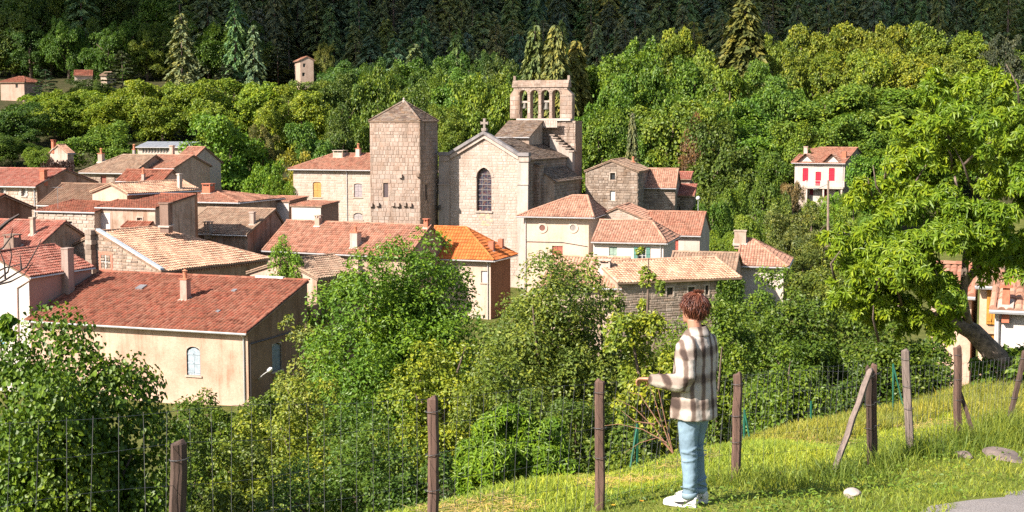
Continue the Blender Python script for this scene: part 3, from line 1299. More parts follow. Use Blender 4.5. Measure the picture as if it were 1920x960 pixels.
h = House('stone_barn', 'stone barn with broad pale pink tiled roof and grey flashing along its gable', (302, 510, 100), 33, W=13.2, Lp=508, axis='y', peak=(183, 435), hips=(0, 6.1),
          tile='pale', wall=(0.56, 0.46, 0.37), stain=.6, walls_R=OCHRE, ov=.3, gutter=False)
h.win('F', 190, 478, 208, 504, 'pane', surround=.22, wallc=m_plain('brick surround', (.42, .17, .11), .9, 0, .3, 6))
h.stones('F', STONE['rubble'](), .45, .26, zlow=-3.5, seed=5)
h.cornice('R')
mb = MB()
a_, b_ = h.q(-.06, 0, .12), h.q(-.06, h.B * h.r, h.rise + .12)
mb.box(A3(a_), A3(b_ - a_), A3(h.ea) * .35, (0, 0, .14))
mb.build('gable_flashing', m_plain('zinc flashing', (.48, .53, .55), .5, .2), h.roof)
mb = MB()
f = h.F['F']
ua, za = f.uz(177, 500)
rng = random.Random(2)
for k in range(9):
    pbox(mb, f, ua - .28 - rng.uniform(0, .1), ua + .28 + rng.uniform(0, .1), -.5 + k * .36, -.5 + k * .36 + .34, -.1, .5 + rng.uniform(0, .08), rng.uniform(.05, .95))
mb.build('chimney', STONE['rubble'](), h.root)
h.done()

h = House('low_stone_house', 'small rubble stone house with grey flashed eave and one little window', (178, 398, 116), 20, Wp=66, L=6, rise=.75, r=1.0, tile='red', wall=(0.66, 0.56, 0.46), stain=.4, ov=.12, gut_c=(.5, .55, .57))
h.win('F', 127, 415, 136, 429, 'pane', surround=.1)
h.stones('F', STONE['cream'](), .5, .28, zlow=-4.2, seed=9)
h.aerial(109, 394, 2.0)
h.done()
h = House('patched_house', 'patched plaster house with dark ruined chimney and tiny tiled awning', (292, 391, 115), 20, Wp=178, L=6, rise=.8, r=1.0, tile='red', wall=(0.64, 0.52, 0.43), stain=.8, ov=.12, gut_c=(.5, .55, .57))
h.win('F', 257, 408, 267, 413, 'pane', surround=.08, sill=False)
f = h.F['F']
mb = MB()
u0, u1, z0, z1 = f.rect(180, 399, 207, 431)
pbox(mb, f, u0, u1, z0, z1, 0, .03)
mb.build('white_patch', m_plaster((.8, .78, .75), .1), h.root)
u0, u1, z0, z1 = f.rect(238, 415, 288, 425)
mb = MB()
lay_tiles(mb, [f.pt(u0, z0, .9), f.pt(u1, z0, .9), f.pt(u1, z1, 0), f.pt(u0, z1, 0)], seed=4)
mb.poly([f.pt(u0, z0 - .05, .9), f.pt(u1, z0 - .05, .9), f.pt(u1, z1 - .05, 0), f.pt(u0, z1 - .05, 0)])
mb.build('awning', TILE['red'](), h.root)
h.chim(312, 424, .75, 1.7, d=.6, c=(.30, .22, .18), style='slab')
h.done()

h = House('beige_roof_house', 'house with ribbed beige roof and stained gable left of the central brick roof', (463, 441, 128), 20, Wp=330, Lp=540, peak=(518, 393), tile='beige', wall=(0.60, 0.47, 0.38), walls_R=(0.48, 0.33, 0.27), stain=.7)
h.chim(391, 437, .6, .8).chim(474, 421, .42, 1.1, c=(.62, .55, .5), style='slab')
h.done()

h = House('central_house', 'wide house with big brick coloured roof in front of the square tower', (766, 483, 122), 26, Wp=490, peak=(809, 424), tile='brick', wall=(0.55, 0.43, 0.34), stain=.6)
h.chim(667, 462, .75, 1.25, c=(.66, .6, .56), style='pot').chim(597, 422, .5, .65, c=(.55, .42, .34))
h.chim(800, 426, .4, .5, brick=True)
h.cornice('b0')
h.done()

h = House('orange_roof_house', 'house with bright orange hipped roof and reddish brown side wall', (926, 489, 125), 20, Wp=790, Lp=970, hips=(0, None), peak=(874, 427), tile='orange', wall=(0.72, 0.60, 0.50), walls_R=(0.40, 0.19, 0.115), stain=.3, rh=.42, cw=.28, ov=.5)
h.win('F', 902, 508, 914, 530, 'panel', (.74, .70, .66))
h.chim(922, 468, .5, .75, plane=2, brick=True, style='plain').chim(939, 463, .45, .75, plane=2, brick=True, style='plain')
h.pipe('F')
h.done()

h = House('manor_house', 'cream stone house with orange shutters and hipped roof beside the square tower', (696, 319, 164), 20, Wp=540, L=9.5, r=.5, hips=(0, 0), rise=1.75, h0p=627, tile='brick', wall=(0.68, 0.58, 0.49), stain=.25, ov=.45)
h.win('F', 587, 341, 602, 370, 'shut', (.66, .33, .08), arch=.12).win('F', 664, 344, 679, 370, 'shut', (.42, .36, .36), arch=.12).win('F', 663, 399, 680, 412, 'shut', (.45, .40, .38), arch=.3)
h.stones('F', STONE['cream'](), .5, .3, zlow=-7.5, seed=12, proud=.02)
h.cornice('b0')
h.pipe('F', u=h.F['F'].uz(651, 350)[0])
h.chim(638, 293, 1.3, .45, c=(.7, .66, .6), style='cap').chim(672, 293, .5, .9, c=(.62, .55, .5), style='pot')
h.done()
for (x0, x1, y, D_, lab) in ((483, 543, 378, 143, 'low white parapet building, the taller of two left of the manor'), (543, 603, 387, 141, 'low white parapet building right below the cream manor house')):
    h = House('low_white_building', lab, (x1, y, D_), 20, Wp=x0, L=4, rise=.25, r=1.0, tile='brick', wall=(0.80, 0.76, 0.72), stain=.3, walls_R=(.4, .28, .22), ov=.1, gutter=False)
    h.done()


# -- square tower
def build_tower():
    h = House('stone_tower', 'square stone tower with pyramid stone slab roof beside the church', (788, 227.5, 150), 18, Wp=691, Lp=822.5, r=.5, rise=2.1, hips=(2.85, 2.85), tile='lauze', wall=(0.50, 0.41, 0.33), stain=.5, ov=.1, gutter=False, H=19, cat='tower', cw=.38, rh=.26)
    for nm, rc in (('F', (718.5, 343, 728, 370)), ('R', (797, 346, 801, 376))):
        h.win(nm, *rc, 'panel', (.10, .07, .07), sill=False)
    fr = h.F['F']
    # the stones of the face the sun falls on are single blocks
    h.stones(['F'], STONE['tower'](), .46, .40, zlow=-11.6, single=300, seed=21, proud=.035, gap=.018, rough=.3)
    h.stones(['R'], STONE['tower'](), .46, .40, zlow=-11.6, seed=31, proud=.035, gap=.018, rough=.3)
    rng = random.Random(4)
    for (px, py) in ((752, 330), (697, 384), (709, 383), (738, 383), (747, 384), (760, 383), (770, 384), (785, 328)):
        u, z = fr.uz(px, py)
        mb = MB()
        pbox(mb, fr, u - .2, u + .2, z - .18, z + .18, .0, .32)
        mb.build('corbel', STONE['tower'](), h.root)
    fr_top = h.q(h.A / 2, h.B / 2, h.rise)
    mb = MB()
    mb.lathe(A3(fr_top), [(.16, -.1), (.2, .1), (.08, .2), (.14, .32), (.0, .5)], 8)
    mb.build('finial', STONE['ashlar'](), h.root)
    h.done()


build_tower()


# -- church
def build_church():
    th = R(20)
    ex, ey = Vector((math.cos(th), -math.sin(th), 0)), Vector((math.sin(th), math.cos(th), 0))
    h = House('stone_church', 'pale stone church with pointed window, gabled front and four arched bell gable', (991, 300, 150.5), 20, Wp=825, L=16.5, axis='y', peak=(908, 259), tile='lauze', wall=(0.58, 0.51, 0.44), walls_R=(.40, .30, .24), stain=.35, ov=.25, og=.15, gutter=False, H=21, cat='church', cw=.42, rh=.28, caps=False)
    root = h.root
    f = h.F['F']
    ash = STONE['ashlar']()
    # pointed window
    u0, u1, z0, z1 = f.rect(893.5, 314, 921.5, 395.5)
    f.holes.append((u0, u1, z0, z1))
    zs = z1 - (u1 - u0) * .62
    ar = arch_pts(u0, u1, z0, zs, z1, True, 16)
    w = MB()
    spandrel(w, f, ar, u0, u1, z1, 0.0, .45)
    wi = w.build('window', m_plaster((.60, .52, .44), .3), root, label='tall pointed stained glass window')
    s = MB()
    for k in range(1, len(ar) - 2):
        (a, b), (c, d) = ar[k], ar[k + 1]
        uc = (u0 + u1) / 2
        va, vb = Vector((a - uc, b - zs + .01)), Vector((c - uc, d - zs + .01))
        va2, vb2 = va + va.normalized() * .3, vb + vb.normalized() * .3
        V = [f.pt(a, b, 0), f.pt(c, d, 0), f.pt(uc + vb2.x, zs + vb2.y, 0), f.pt(uc + va2.x, zs + va2.y, 0), f.pt(a, b, .09), f.pt(c, d, .09), f.pt(uc + vb2.x, zs + vb2.y, .07), f.pt(uc + va2.x, zs + va2.y, .07)]
        s.add([tuple(v) for v in V], [[4, 5, 6, 7], [0, 1, 5, 4], [1, 2, 6, 5], [2, 3, 7, 6], [3, 0, 4, 7]], random.uniform(.1, .9))
    s.build('arch_stones', ash, wi)
    g = MB()
    g.poly([f.pt(a, b, -.35) for a, b in ar])
    m, n, l, bb = new_mat('stained glass')
    ge = n.new('ShaderNodeNewGeometry')
    mp = n.new('ShaderNodeMapping')
    mp.inputs['Rotation'].default_value = (0, 0, th)
    l.new(ge.outputs['Position'], mp.inputs['Vector'])
    vo = n.new('ShaderNodeTexVoronoi')
    vo.inputs['Scale'].default_value = 6.0
    l.new(mp.outputs[0], vo.inputs['Vector'])
    sep = n.new('ShaderNodeSeparateColor')
    l.new(vo.outputs['Color'], sep.inputs[0])
    rp = ramp(n, [(0, (.02, .02, .035)), (.3, (.06, .035, .05)), (.5, (.03, .035, .06)), (.7, (.11, .075, .06)), (.9, (.06, .015, .02))])
    rp.color_ramp.interpolation = 'CONSTANT'
    l.new(sep.outputs[0], rp.inputs[0])
    l.new(rp.outputs[0], bb.inputs['Base Color'])
    bb.inputs['Roughness'].default_value = .35
    g.build('stained_glass', m, wi)
    bars = MB()
    for k in range(1, 8):
        zz = z0 + (z1 - z0) * k / 8.3
        ins = 0 if zz < zs else (u1 - u0) / 2 * (zz - zs) / (z1 - zs) * .6
        pbox(bars, f, u0 + ins, u1 - ins, zz - .03, zz + .03, -.34, -.29)
    for q in (.33, .66):
        uu = u0 + (u1 - u0) * q
        pbox(bars, f, uu - .015, uu + .015, z0, zs + .5, -.34, -.31)
    bars.build('glazing_bars', m_plain('lead bars', (.20, .18, .17), .6), wi)
    si = MB()
    pbox(si, f, u0 - .15, u1 + .15, z0 - .2, z0 - .003, -.1, .14)
    si.build('sill', ash, wi)
    # pilasters at the corners with a drip moulding
    pm = MB()
    for (xa, xb, ym) in ((824, 844, 345), (971.5, 991.5, 345)):
        ua, _ = f.uz(xa, 345)
        ub, zm = f.uz(xb, ym)
        pbox(pm, f, ua, ub, zm + .02, f.zt - .05, 0, .18)
        pbox(pm, f, ua, ub, -f.H, zm - .1, 0, .28)
        pbox(pm, f, ua - .05, ub + .05, zm - .1, zm + .02, 0, .36)
    pm.build('pilasters', ash, root)
    f.holes.append((-1, f.uz(844, 345)[0], -20, f.zt))
    f.holes.append((f.uz(971.5, 345)[0], f.U + 1, -20, f.zt))
    bl = stone_blocks(f, .50, .30, -12.5, 3, .022, .018, .2)
    f.holes = f.holes[:1]
    mb = MB()
    rng = random.Random(1)
    for b in bl:
        add_block(mb, f, b, rng.uniform(.01, .99), rng)
    mb.build('stones', ash, root, kind='stuff')
    h.stones(['R'], STONE['tower'](), .6, .36, zlow=-9, seed=8, proud=.04)
    # coping along the gable, two layers, with level shoulders
    cp, c2 = MB(), MB()
    (pu, pz) = f.peak
    for (ua, ub, side) in ((0.9, pu, -1), (f.U - .9, pu, 1)):
        za = f.zt + .45
        A, B = f.pt(ua, za, -.35), f.pt(ub, pz + .55, -.35)
        nseg = 9
        for k in range(nseg):
            a, b = A + (B - A) * (k / nseg), A + (B - A) * ((k + .985) / nseg)
            cp.box(A3(a), A3(b - a), (0, 0, .36), A3(f.n) * .8, random.uniform(.05, .95))
        A, B = f.pt(ua, za - .45, .0), f.pt(ub, pz + .10, .0)
        c2.box(A3(A), A3(B - A), (0, 0, .44), A3(f.n) * .26)
        us = sorted((ua, ua + side * 1.25))
        pbox(cp, f, us[0], us[1], za - .05, za + .32, -.35, .45, .4)
        pbox(c2, f, us[0] + .05, us[1] - .05, f.zt - .2, za - .052, -.3, .30)
    cp.build('coping', m_tint('coping stone', [(.20, .185, .185), (.27, .25, .245), (.16, .15, .15)], moss=(.34, .30, .27), moss_amt=.4, nscale=1.5), root)
    c2.build('cornice', ash, root)
    # cross
    mb = MB()
    t = f.pt(pu, pz + .9, .05)
    mb.box(A3(t) - A3(ex) * .28 - A3(ey) * .28, A3(ex) * .56, A3(ey) * .56, (0, 0, .3))
    c0 = t + Vector((0, 0, .3))
    for (a, b, c, d) in ((-.12, .12, 0, .95), (-.36, -.12, .42, .66), (.12, .36, .42, .66), (-.17, .17, .95, 1.03), (-.43, -.36, .37, .71), (.36, .43, .37, .71)):
        mb.box(A3(c0 + ex * a - ey * .11 + Vector((0, 0, c))), A3(ex) * (b - a), A3(ey) * .22, (0, 0, d - c))
    mb.build('cross', m_plain('cross stone', (.24, .20, .17), .95, 0, .3), root)
    # lamp on the front
    u, z = f.uz(829, 392)
    mb = MB()
    mb.tube([f.pt(u, z + .2, 0), f.pt(u, z + .45, .3), f.pt(u, z + .45, .8)], .03, 5)
    mb.lathe(A3(f.pt(u, z - .1, .85)), [(.10, 0), (.2, .35), (.22, .45), (.04, .6)], 8)
    mb.build('wall_lamp', m_plain('lamp black', (.05, .05, .05), .4), root)
    # rust stains under the window are part of the stone: darker orange blocks
    st = MB()
    u0b, u1b, z0b, z1b = f.rect(893, 398, 922, 425)
    for k in range(14):
        uu, zz = rng.uniform(u0b, u1b - .3), rng.uniform(z0b, z1b)
        pbox(st, f, uu, uu + rng.uniform(.2, .5), zz, zz + rng.uniform(.1, .3), 0, .03, .5)
    st.build('stained_stones', m_tint('rusty stone', [(.58, .36, .22), (.62, .42, .28), (.54, .33, .2)]), root)

    # ---- bell gable
    pr = P(1072.5, 222, 164.5)
    W = along(pr, -ex, 956.5)
    bf = Face(pr - ex * W, ex, -ey, W, 0, 1)
    hgt = P(1012, 149, pr.y).z - pr.z
    T = 1.0
    bg = MB()
    xo = [(974, 989), (994.5, 1009.5), (1015, 1030), (1035.5, 1050)]
    spring = P(1012, 176, pr.y).z - pr.z
    crown_ = P(1012, 168, pr.y).z - pr.z
    sh = P(1012, 177, pr.y).z - pr.z
    capz = P(1012, 163, pr.y).z - pr.z
    arcs = []
    for a, b in xo:
        ua, ub = bf.uz(a, 195)[0], bf.uz(b, 195)[0]
        arcs.append((ua, ub))
    uL, uR = bf.uz(963, 165)[0], bf.uz(1064, 165)[0]
    for d in (0, -T):
        def qd(u0, u1, za, zb):
            bg.poly([bf.pt(u0, za, d), bf.pt(u1, za, d), bf.pt(u1, zb, d), bf.pt(u0, zb, d)])
        edges = [0] + [e for a in arcs for e in a] + [W]
        for k in range(0, len(edges), 2):
            qd(edges[k], edges[k + 1], 0, crown_ if 0 < k < len(edges) - 2 else sh)
        bg.poly([bf.pt(0, sh, d), bf.pt(arcs[0][0], sh, d), bf.pt(arcs[0][0], crown_, d), bf.pt(uL, crown_, d)])
        bg.poly([bf.pt(arcs[-1][1], sh, d), bf.pt(W, sh, d), bf.pt(uR, crown_, d), bf.pt(arcs[-1][1], crown_, d)])
        qd(uL, uR, crown_, capz)
    for (ua, ub) in arcs:
        an = arch_pts(ua, ub, 0, spring, crown_ - .02, n=12)
        spandrel(bg, bf, an, ua, ub, crown_, 0, T)
        spandrel(bg, bf, an, ua, ub, crown_, -T, 0)
    for (u, z0_, u2, z1_) in ((0, 0, 0, sh), (0, sh, uL, crown_), (uL, crown_, uL, capz), (W, 0, W, sh), (W, sh, uR, crown_), (uR, crown_, uR, capz)):
        bg.poly([bf.pt(u, z0_, 0), bf.pt(u, z0_, -T), bf.pt(u2, z1_, -T), bf.pt(u2, z1_, 0)])
    gab = bg.build('bell_gable', m_plaster((.50, .41, .34), .5), root)
    bs = []
    for (ua, ub, zt_) in ((0, arcs[0][0], sh), (arcs[-1][1], W, sh)):
        z = 0.05
        k = 0
        while z < zt_ - .2:
            hh = random.uniform(.42, .62)
            zz = min(z + hh, zt_)
            cut = ua + (ub - ua) * random.choice((.38, .62, .5))
            for (p, q_) in (((ua, cut), (cut, ub)) if k % 2 else ((ua, ub),)):
                bs.append((p + .012, q_ - .012, z + .012, zz - .012, random.uniform(.03, .06)))
            z = zz
            k += 1
    for k in range(len(arcs) - 1):
        ua, ub = arcs[k][1], arcs[k + 1][0]
        z = 0
        while z < spring - .2:
            zz = min(z + random.uniform(.5, .8), spring)
            bs.append((ua + .01, ub - .01, z + .01, zz - .01, random.uniform(.02, .05)))
            z = zz
        bs.append((ua - .06, ub + .06, 0.0, .35, .1))
    u = uL
    while u < uR - .2:
        w_ = min(random.uniform(.6, 1.0), uR - u)
        bs.append((u + .01, u + w_ - .01, crown_ + .02, capz - .01, random.uniform(.03, .06)))
        u += w_
    block_objects(bf, bs, STONE['tower'](), gab)
    for (ua, ub) in arcs:
        vs = []
        n_ = 7
        mbv = MB()
        uc, rr = (ua + ub) / 2, (ub - ua) / 2
        for k in range(n_):
            w0, w1 = math.pi * k / n_ + .03, math.pi * (k + 1) / n_ - .03
            V = []
            for dd in (0, .06):
                for (r_, w_) in ((rr + .02, w0), (rr + .22, w0), (rr + .22, w1), (rr + .02, w1)):
                    V.append(tuple(bf.pt(uc + r_ * math.cos(w_), spring + r_ * math.sin(w_) * (crown_ - spring) / rr, dd)))
            mbv.add(V, [[4, 5, 6, 7], [0, 1, 5, 4], [1, 2, 6, 5], [2, 3, 7, 6], [3, 0, 4, 7]], random.uniform(.05, .95))
        mbv.build('arch_stones', STONE['tower'](), gab)
    cpm = MB()
    for k in range(10):
        for (z_, o_, hh) in ((capz, .18, .22), (capz + .22, .1, .2), (capz + .42, .0, .2), (capz + .62, -.12, .22)):
            u0_, u1_ = uL - .15 + (uR - uL + .3) * k / 10, uL - .15 + (uR - uL + .3) * (k + .985) / 10
            pbox(cpm, bf, u0_, u1_, z_, z_ + hh - .01 + random.uniform(-.02, .02), -T - o_, o_, random.uniform(.05, .95))
    for uu in (uL - .02, uR + .02):
        pbox(cpm, bf, uu - .14, uu + .14, capz + .84, capz + 1.35, -T / 2 - .15, -T / 2 + .15, .3)
    cpm.build('gable_cap', STONE['tower'](), gab)
    ledge = MB()
    pbox(ledge, bf, arcs[0][0] - .3, W - .1, -.28, -.003, -T - .2, .3)
    ledge.build('ledge', m_plaster((.66, .62, .58), .3), gab)
    for (k, yb, sc_) in ((0, 203, .8), (2, 205, 1.0)):
        ua, ub = arcs[k]
        uc = (ua + ub) / 2
        zb = P(1012, yb, pr.y).z - pr.z
        mb = MB()
        cb = bf.pt(uc, zb, -T / 2)
        prof = [(.40, 0), (.42, .05), (.33, .2), (.26, .45), (.24, .65), (.2, .76), (.08, .82), (0, .83)]
        mb.lathe(A3(cb), [(r_ * sc_, z_ * sc_) for r_, z_ in prof], 14)
        mb.lathe(A3(cb), [(.0, .05 * sc_), (.07 * sc_, -.02), (.07 * sc_, -.12), (0, -.16)], 8)
        be = mb.build('bell', m_plain('bell bronze', (.13, .12, .10), .6, .3, .2), gab, True)
        yk = MB()
        pbox(yk, bf, ua, ub, zb + .83 * sc_, zb + .83 * sc_ + .22, -T / 2 - .1, -T / 2 + .1)
        yk.build('bell_yoke', m_plain('yoke', (.36, .30, .26), .8), be)
    # base under the bell gable: wall with steps on the right
    bm_ = MB()
    zl = -9
    uA = bf.uz(1010, 240)[0]
    bf2 = Face(pr - ex * W - Vector((0, 0, .285)), ex, -ey, W + .45, 0, 8)
    bm_.box(A3(bf2.pt(uA, zl, .02)), A3(ex) * (W + .45 - uA), (0, 0, -zl), A3(ey) * 2.6)
    bm_.build('gable_base', m_plaster((.46, .36, .29), .5), root)
    blk = stone_blocks(Face(bf2.pt(uA, 0, .03), ex, -ey, W + .45 - uA, 0, 8), .6, .36, -6.5, 4, .04, .02)
    mb = MB()
    ff = Face(bf2.pt(uA, 0, .03), ex, -ey, W + .45 - uA, 0, 8)
    for b in blk:
        add_block(mb, ff, b, rng.uniform(.01, .99), rng)
    mb.build('stones', STONE['tower'](), root, kind='stuff')
    # pale stair flank in front of the base with projecting steps
    u0_, z0_ = bf2.uz(1036, 254)
    u1_, z1_ = bf2.uz(1078, 289)
    fl = MB()
    n0 = 7
    for k in range(n0):
        a = u0_ + (u1_ - u0_) * k / n0
        b = u0_ + (u1_ - u0_) * (k + 1) / n0
        zt_ = z0_ + (z1_ - z0_) * k / n0
        pbox(fl, bf2, a, b, zl, zt_, .03, 1.0, .2 + .1 * k)
    fl.build('stair_flank', STONE['ashlar'](), root)
    for k in range(n0):
        a = u0_ + (u1_ - u0_) * k / n0
        zt_ = z0_ + (z1_ - z0_) * k / n0
        mb = MB()
        pbox(mb, bf2, a - .1, a + .62, zt_ + .003, zt_ + .14, .03, 1.12)
        mb.build('step', STONE['tower'](), root)
    # plank balcony
    pb = MB()
    b0, b1 = bf.uz(1010, 230)[0], bf.uz(1050, 230)[0]
    bz0, bz1 = P(1012, 237, pr.y).z - pr.z, P(1012, 225, pr.y).z - pr.z
    nb = 13
    for k in range(nb):
        a, b = b0 + (b1 - b0) * k / nb, b0 + (b1 - b0) * (k + .8) / nb
        mb = MB()
        pbox(mb, bf, a, b, bz0, bz1, 1.0, 1.05)
        mb.build('plank', m_plain('balcony wood', (.42, .35, .29), .9, 0, .25), gab)
    pbox(pb, bf, b0, b1, bz0 - .12, bz0 - .003, .2, 1.1)
    pbox(pb, bf, b0 - .05, b1 + .05, bz1 + .003, bz1 + .09, .96, 1.08)
    pb.tube([bf.pt(b0, bz1, 1.0), bf.pt(b0 - .3, -2.6, 1.5)], .06, 5)
    pb.tube([bf.pt(b0 - .6, bz1 - .1, 1.0), bf.pt(b0 - .9, -2.6, 1.5)], .06, 5)
    pb.build('balcony_frame', m_plain('balcony wood', (.42, .35, .29), .9, 0, .25), gab)
    h.done()
    # ---- small slab roofed wing below the bells
    s = House('church_wing', 'small lean-to with stone slab roof just below the church bells', (993, 257, 160), 20, Wp=926, L=5.0, rise=1.9, r=1.0, tile='lauze', wall=(.56, .50, .44), ov=.25, gutter=True, gut_c=(.7, .68, .64), H=5, cat='building', cw=.42, rh=.28, caps=False)
    s.done()
    # ---- side chapel on the right flank
    k = House('side_chapel', 'shaded side chapel with stone slab roof against the church flank', (1042, 341.5, 153.2), 20, Wp=1006, Lp=1093, axis='y', peak=(1009, 316), tile='lauze', wall=(.62, .55, .47), walls_R=(.42, .32, .26), ov=.25, gutter=False, cat='building', cw=.42, rh=.28, caps=False)
    k.stones(['R'], STONE['tower'](), .6, .36, zlow=-7, seed=18, proud=.04)
    fR = k.F['R']
    for q in (.45, .8):
        mb = MB()
        uu = fR.U * q
        V = []
        for du in (-.3, .3):
            V += [fR.pt(uu + du, -8, 0), fR.pt(uu + du, -8, 2.2), fR.pt(uu + du, -3.4, 1.8), fR.pt(uu + du, -1.2, 0)]
        mb.add([tuple(v) for v in V], [[0, 1, 2, 3], [4, 7, 6, 5], [1, 5, 6, 2], [2, 6, 7, 3]])
        mb.build('buttress', STONE['tower'](), k.root)
    k.done()
    s2 = House('church_lean_to', 'narrow slab roofed step between church front and side chapel', (1013, 311, 152.5), 20, W=2.2, L=1.6, rise=.7, axis='y', r=1.0, tile='lauze', wall=(.42, .32, .26), ov=.1, gutter=False, cat='building', caps=False, H=10)
    s2.stones(['R', 'F'], STONE['tower'](), .6, .36, zlow=-7, seed=28, proud=.04)
    s2.done()


build_church()

# -- right of the church
h = House('gabled_stone_house', 'grey rubble house with plain gable and white shutter right of the church', (1198, 322.5, 160), 14, Wp=1095, peak=(1146, 301), axis='y', L=9, tile='beige', wall=(0.44, 0.36, 0.29), stain=.5, ov=.15, gutter=False)
h.win('F', 1144, 324, 1153.5, 337, 'dark', surround=.12)
h.win('F', 1144, 358, 1153.5, 376, 'panel', (.74, .72, .68))
h.stones('FR', STONE['rubble'](), .55, .3, zlow=-6.5, seed=40, proud=.05)
h.done()
h = House('red_tile_house', 'stone house with clean red tile roof behind the grey rubble gable', (1268, 353, 164), 11, Wp=1192, L=8, rise=2.1, tile='salmon', wall=(0.50, 0.42, 0.35), stain=.6)
h.stones('F', STONE['rubble'](), .55, .3, zlow=-4, seed=41, proud=.04)
h.chim(1187, 321, .4, 1.1, brick=True, style='pot')
h.win('F', 1226, 356, 1238, 371, 'panel', (.60, .50, .42), sill=False)
h.done()
h = House('stone_shed', 'low ruined stone shed with weathered tiles beside the green trees', (1303, 367, 167), 11, Wp=1264, L=4.5, rise=1.1, r=1., tile='darkred', wall=(0.40, 0.33, 0.26), stain=.7, gutter=False, cat='shed')
h.win('F', 1271, 386, 1276, 397, 'dark', sill=False)
h.stones('F', STONE['rubble'](), .5, .26, zlow=-3, seed=42, proud=.05)
h.done()
h = House('stone_outbuilding', 'narrow stone outbuilding rising behind the ruined shed', (1296, 336, 172), 11, Wp=1262, L=4, rise=.7, r=1., tile='darkred', wall=(0.42, 0.35, 0.28), stain=.6, gutter=False, cat='shed')
h.stones('F', STONE['rubble'](), .5, .26, zlow=-3, seed=43, proud=.05)
h.done()

h = House('round_window_house', 'cream house with two round windows under a hipped tile roof', (1113, 408, 135), 15, Wp=968, L=7.4, r=.5, hips=(0, None), peak=(1101, 367.5), h0p=1074, tile='salmon', wall=(0.78, 0.66, 0.54), stain=.22, ov=.6, gut_c=(.3, .3, .3))
f = h.F['F']
for px in (1017, 1074.5):
    u, z = f.uz(px, 427)
    mb = MB()
    k = 20
    V = []
    for (r_, d_) in ((.52, 0), (.52, .07), (.30, .07), (.30, -.02)):
        V += [tuple(f.pt(u + r_ * math.cos(2 * math.pi * j / k), z + r_ * math.sin(2 * math.pi * j / k), d_)) for j in range(k)]
    mb.add(V, [[i * k + j, i * k + (j + 1) % k, (i + 1) * k + (j + 1) % k, (i + 1) * k + j] for i in range(3) for j in range(k)])
    w = mb.build('round_window', m_plaster((.74, .66, .56), .2), h.root)
    g = MB()
    g.poly([f.pt(u + .31 * math.cos(2 * math.pi * j / k), z + .31 * math.sin(2 * math.pi * j / k), .012) for j in range(k)])
    g.build('pane', paint((.22, .09, .06) if px < 1050 else (.34, .30, .26)), w)
h.win('F', 1035, 461, 1055, 479, 'shut', (.50, .14, .09))
mb = MB()
u, z = f.uz(987, 453)
mb.tube([f.pt(u, z, .03), f.pt(f.U * .6, z, .03), f.pt(f.U - .1, z - .35, .03)], .035, 4)
mb.build('cable', m_plain('dark pipe', (.06, .05, .05), .6), h.root)
h.pipe('F', u=.2)
h.cornice('b0')
h.done()
h = House('gable_house', 'cream gabled house squeezed behind the round window house', (1213, 413, 139.5), 15, Wp=1108, peak=(1157, 389), axis='y', L=7, tile='salmon', wall=(0.70, 0.60, 0.50), stain=.5, ov=.2, gutter=False)
h.win('F', 1146, 412, 1167, 419, 'dark', sill=False)
h.stones('F', STONE['cream'](), .5, .3, zlow=-2, seed=44, proud=.02)
h.done()
h = House('green_shutter_house', 'white house with pale green shutters under a salmon tile roof', (1250, 456.5, 128), 15, Wp=1108, L=8, r=.5, hips=(0, None), peak=(1222, 415), tile='salmon', wall=(0.80, 0.76, 0.71), stain=.12, ov=.35)
h.win('F', 1142, 463, 1157, 488, 'shut', (.36, .48, .38)).win('F', 1196, 463, 1211, 488, 'open', (.13, .30, .24))
h.cornice('b0')
h.pipe('F')
h.done()
h = House('red_shutter_house', 'pinkish white house with closed red shutters and dark brick roof', (1314, 442.5, 138), 15, Wp=1202, L=8.5, rise=2.05, tile='brick', wall=(0.74, 0.66, 0.60), stain=.25)
h.win('F', 1252, 448, 1272, 469, 'shut', (.50, .12, .08))
h.pipe('F', u=h.F['F'].uz(1263, 460)[0])
h.chim(1312, 441, .5, .3, c=(.6, .5, .42)) if False else None
h.done()
h = House('hip_roof_house', 'white house with hipped pinkish roof and a large block chimney at right', (1478, 501, 118), 14, Wp=1380, L=7.6, r=.5, hips=(0, None), peak=(1410, 448.5), tile='salmon', wall=(0.74, 0.70, 0.65), walls_R=(.50, .33, .25), stain=.2, ov=.4)
h.chim(1388, 455, 1.0, 1.0, d=.6, c=(.62, .54, .46), style='slab')
h.chim(1384, 470, .25, .1) if False else None
h.done()
h = House('low_beige_house', 'low house with beige spotted tiles between white house and chimney house', (1380, 512, 112.5), 14, Wp=1250, L=7, rise=1.25, tile='beige', wall=(0.70, 0.62, 0.54), stain=.4, walls_R=(.6, .5, .42))
h.done()
h = House('pale_roof_house', 'house with weathered pale pink roof and white capped chimney below the green shutters', (1166, 541, 101), 12, Wp=1012, L=9.5, rise=1.75, tile='pale', wall=(0.62, 0.52, 0.43), stain=.4)
h.chim(1134, 512, .85, .75, d=.7, c=(.74, .70, .64), style='cap')
h.aerial(1030, 520, 1.2)
h.win('F', 1152, 548, 1163, 570, 'panel', (.40, .36, .34), sill=False)
h.done()
h = House('stone_stable', 'rubble stone stable with low pale tile roof behind the standing man', (1391, 521, 104), -20, Wp=1158, L=8, rise=1.15, tile='pale', wall=(0.56, 0.47, 0.38), stain=.5, gutter=False)
h.win('F', 1250, 539, 1262, 553, 'dark', surround=.1).win('F', 1322, 535, 1328.5, 552, 'dark', surround=.08).win('F', 1290, 538, 1303, 556, 'dark', surround=.1)
h.stones('F', STONE['rubble'](), .38, .2, zlow=-4, seed=45, proud=.025, gap=.012)
h.done()
STABLE = h

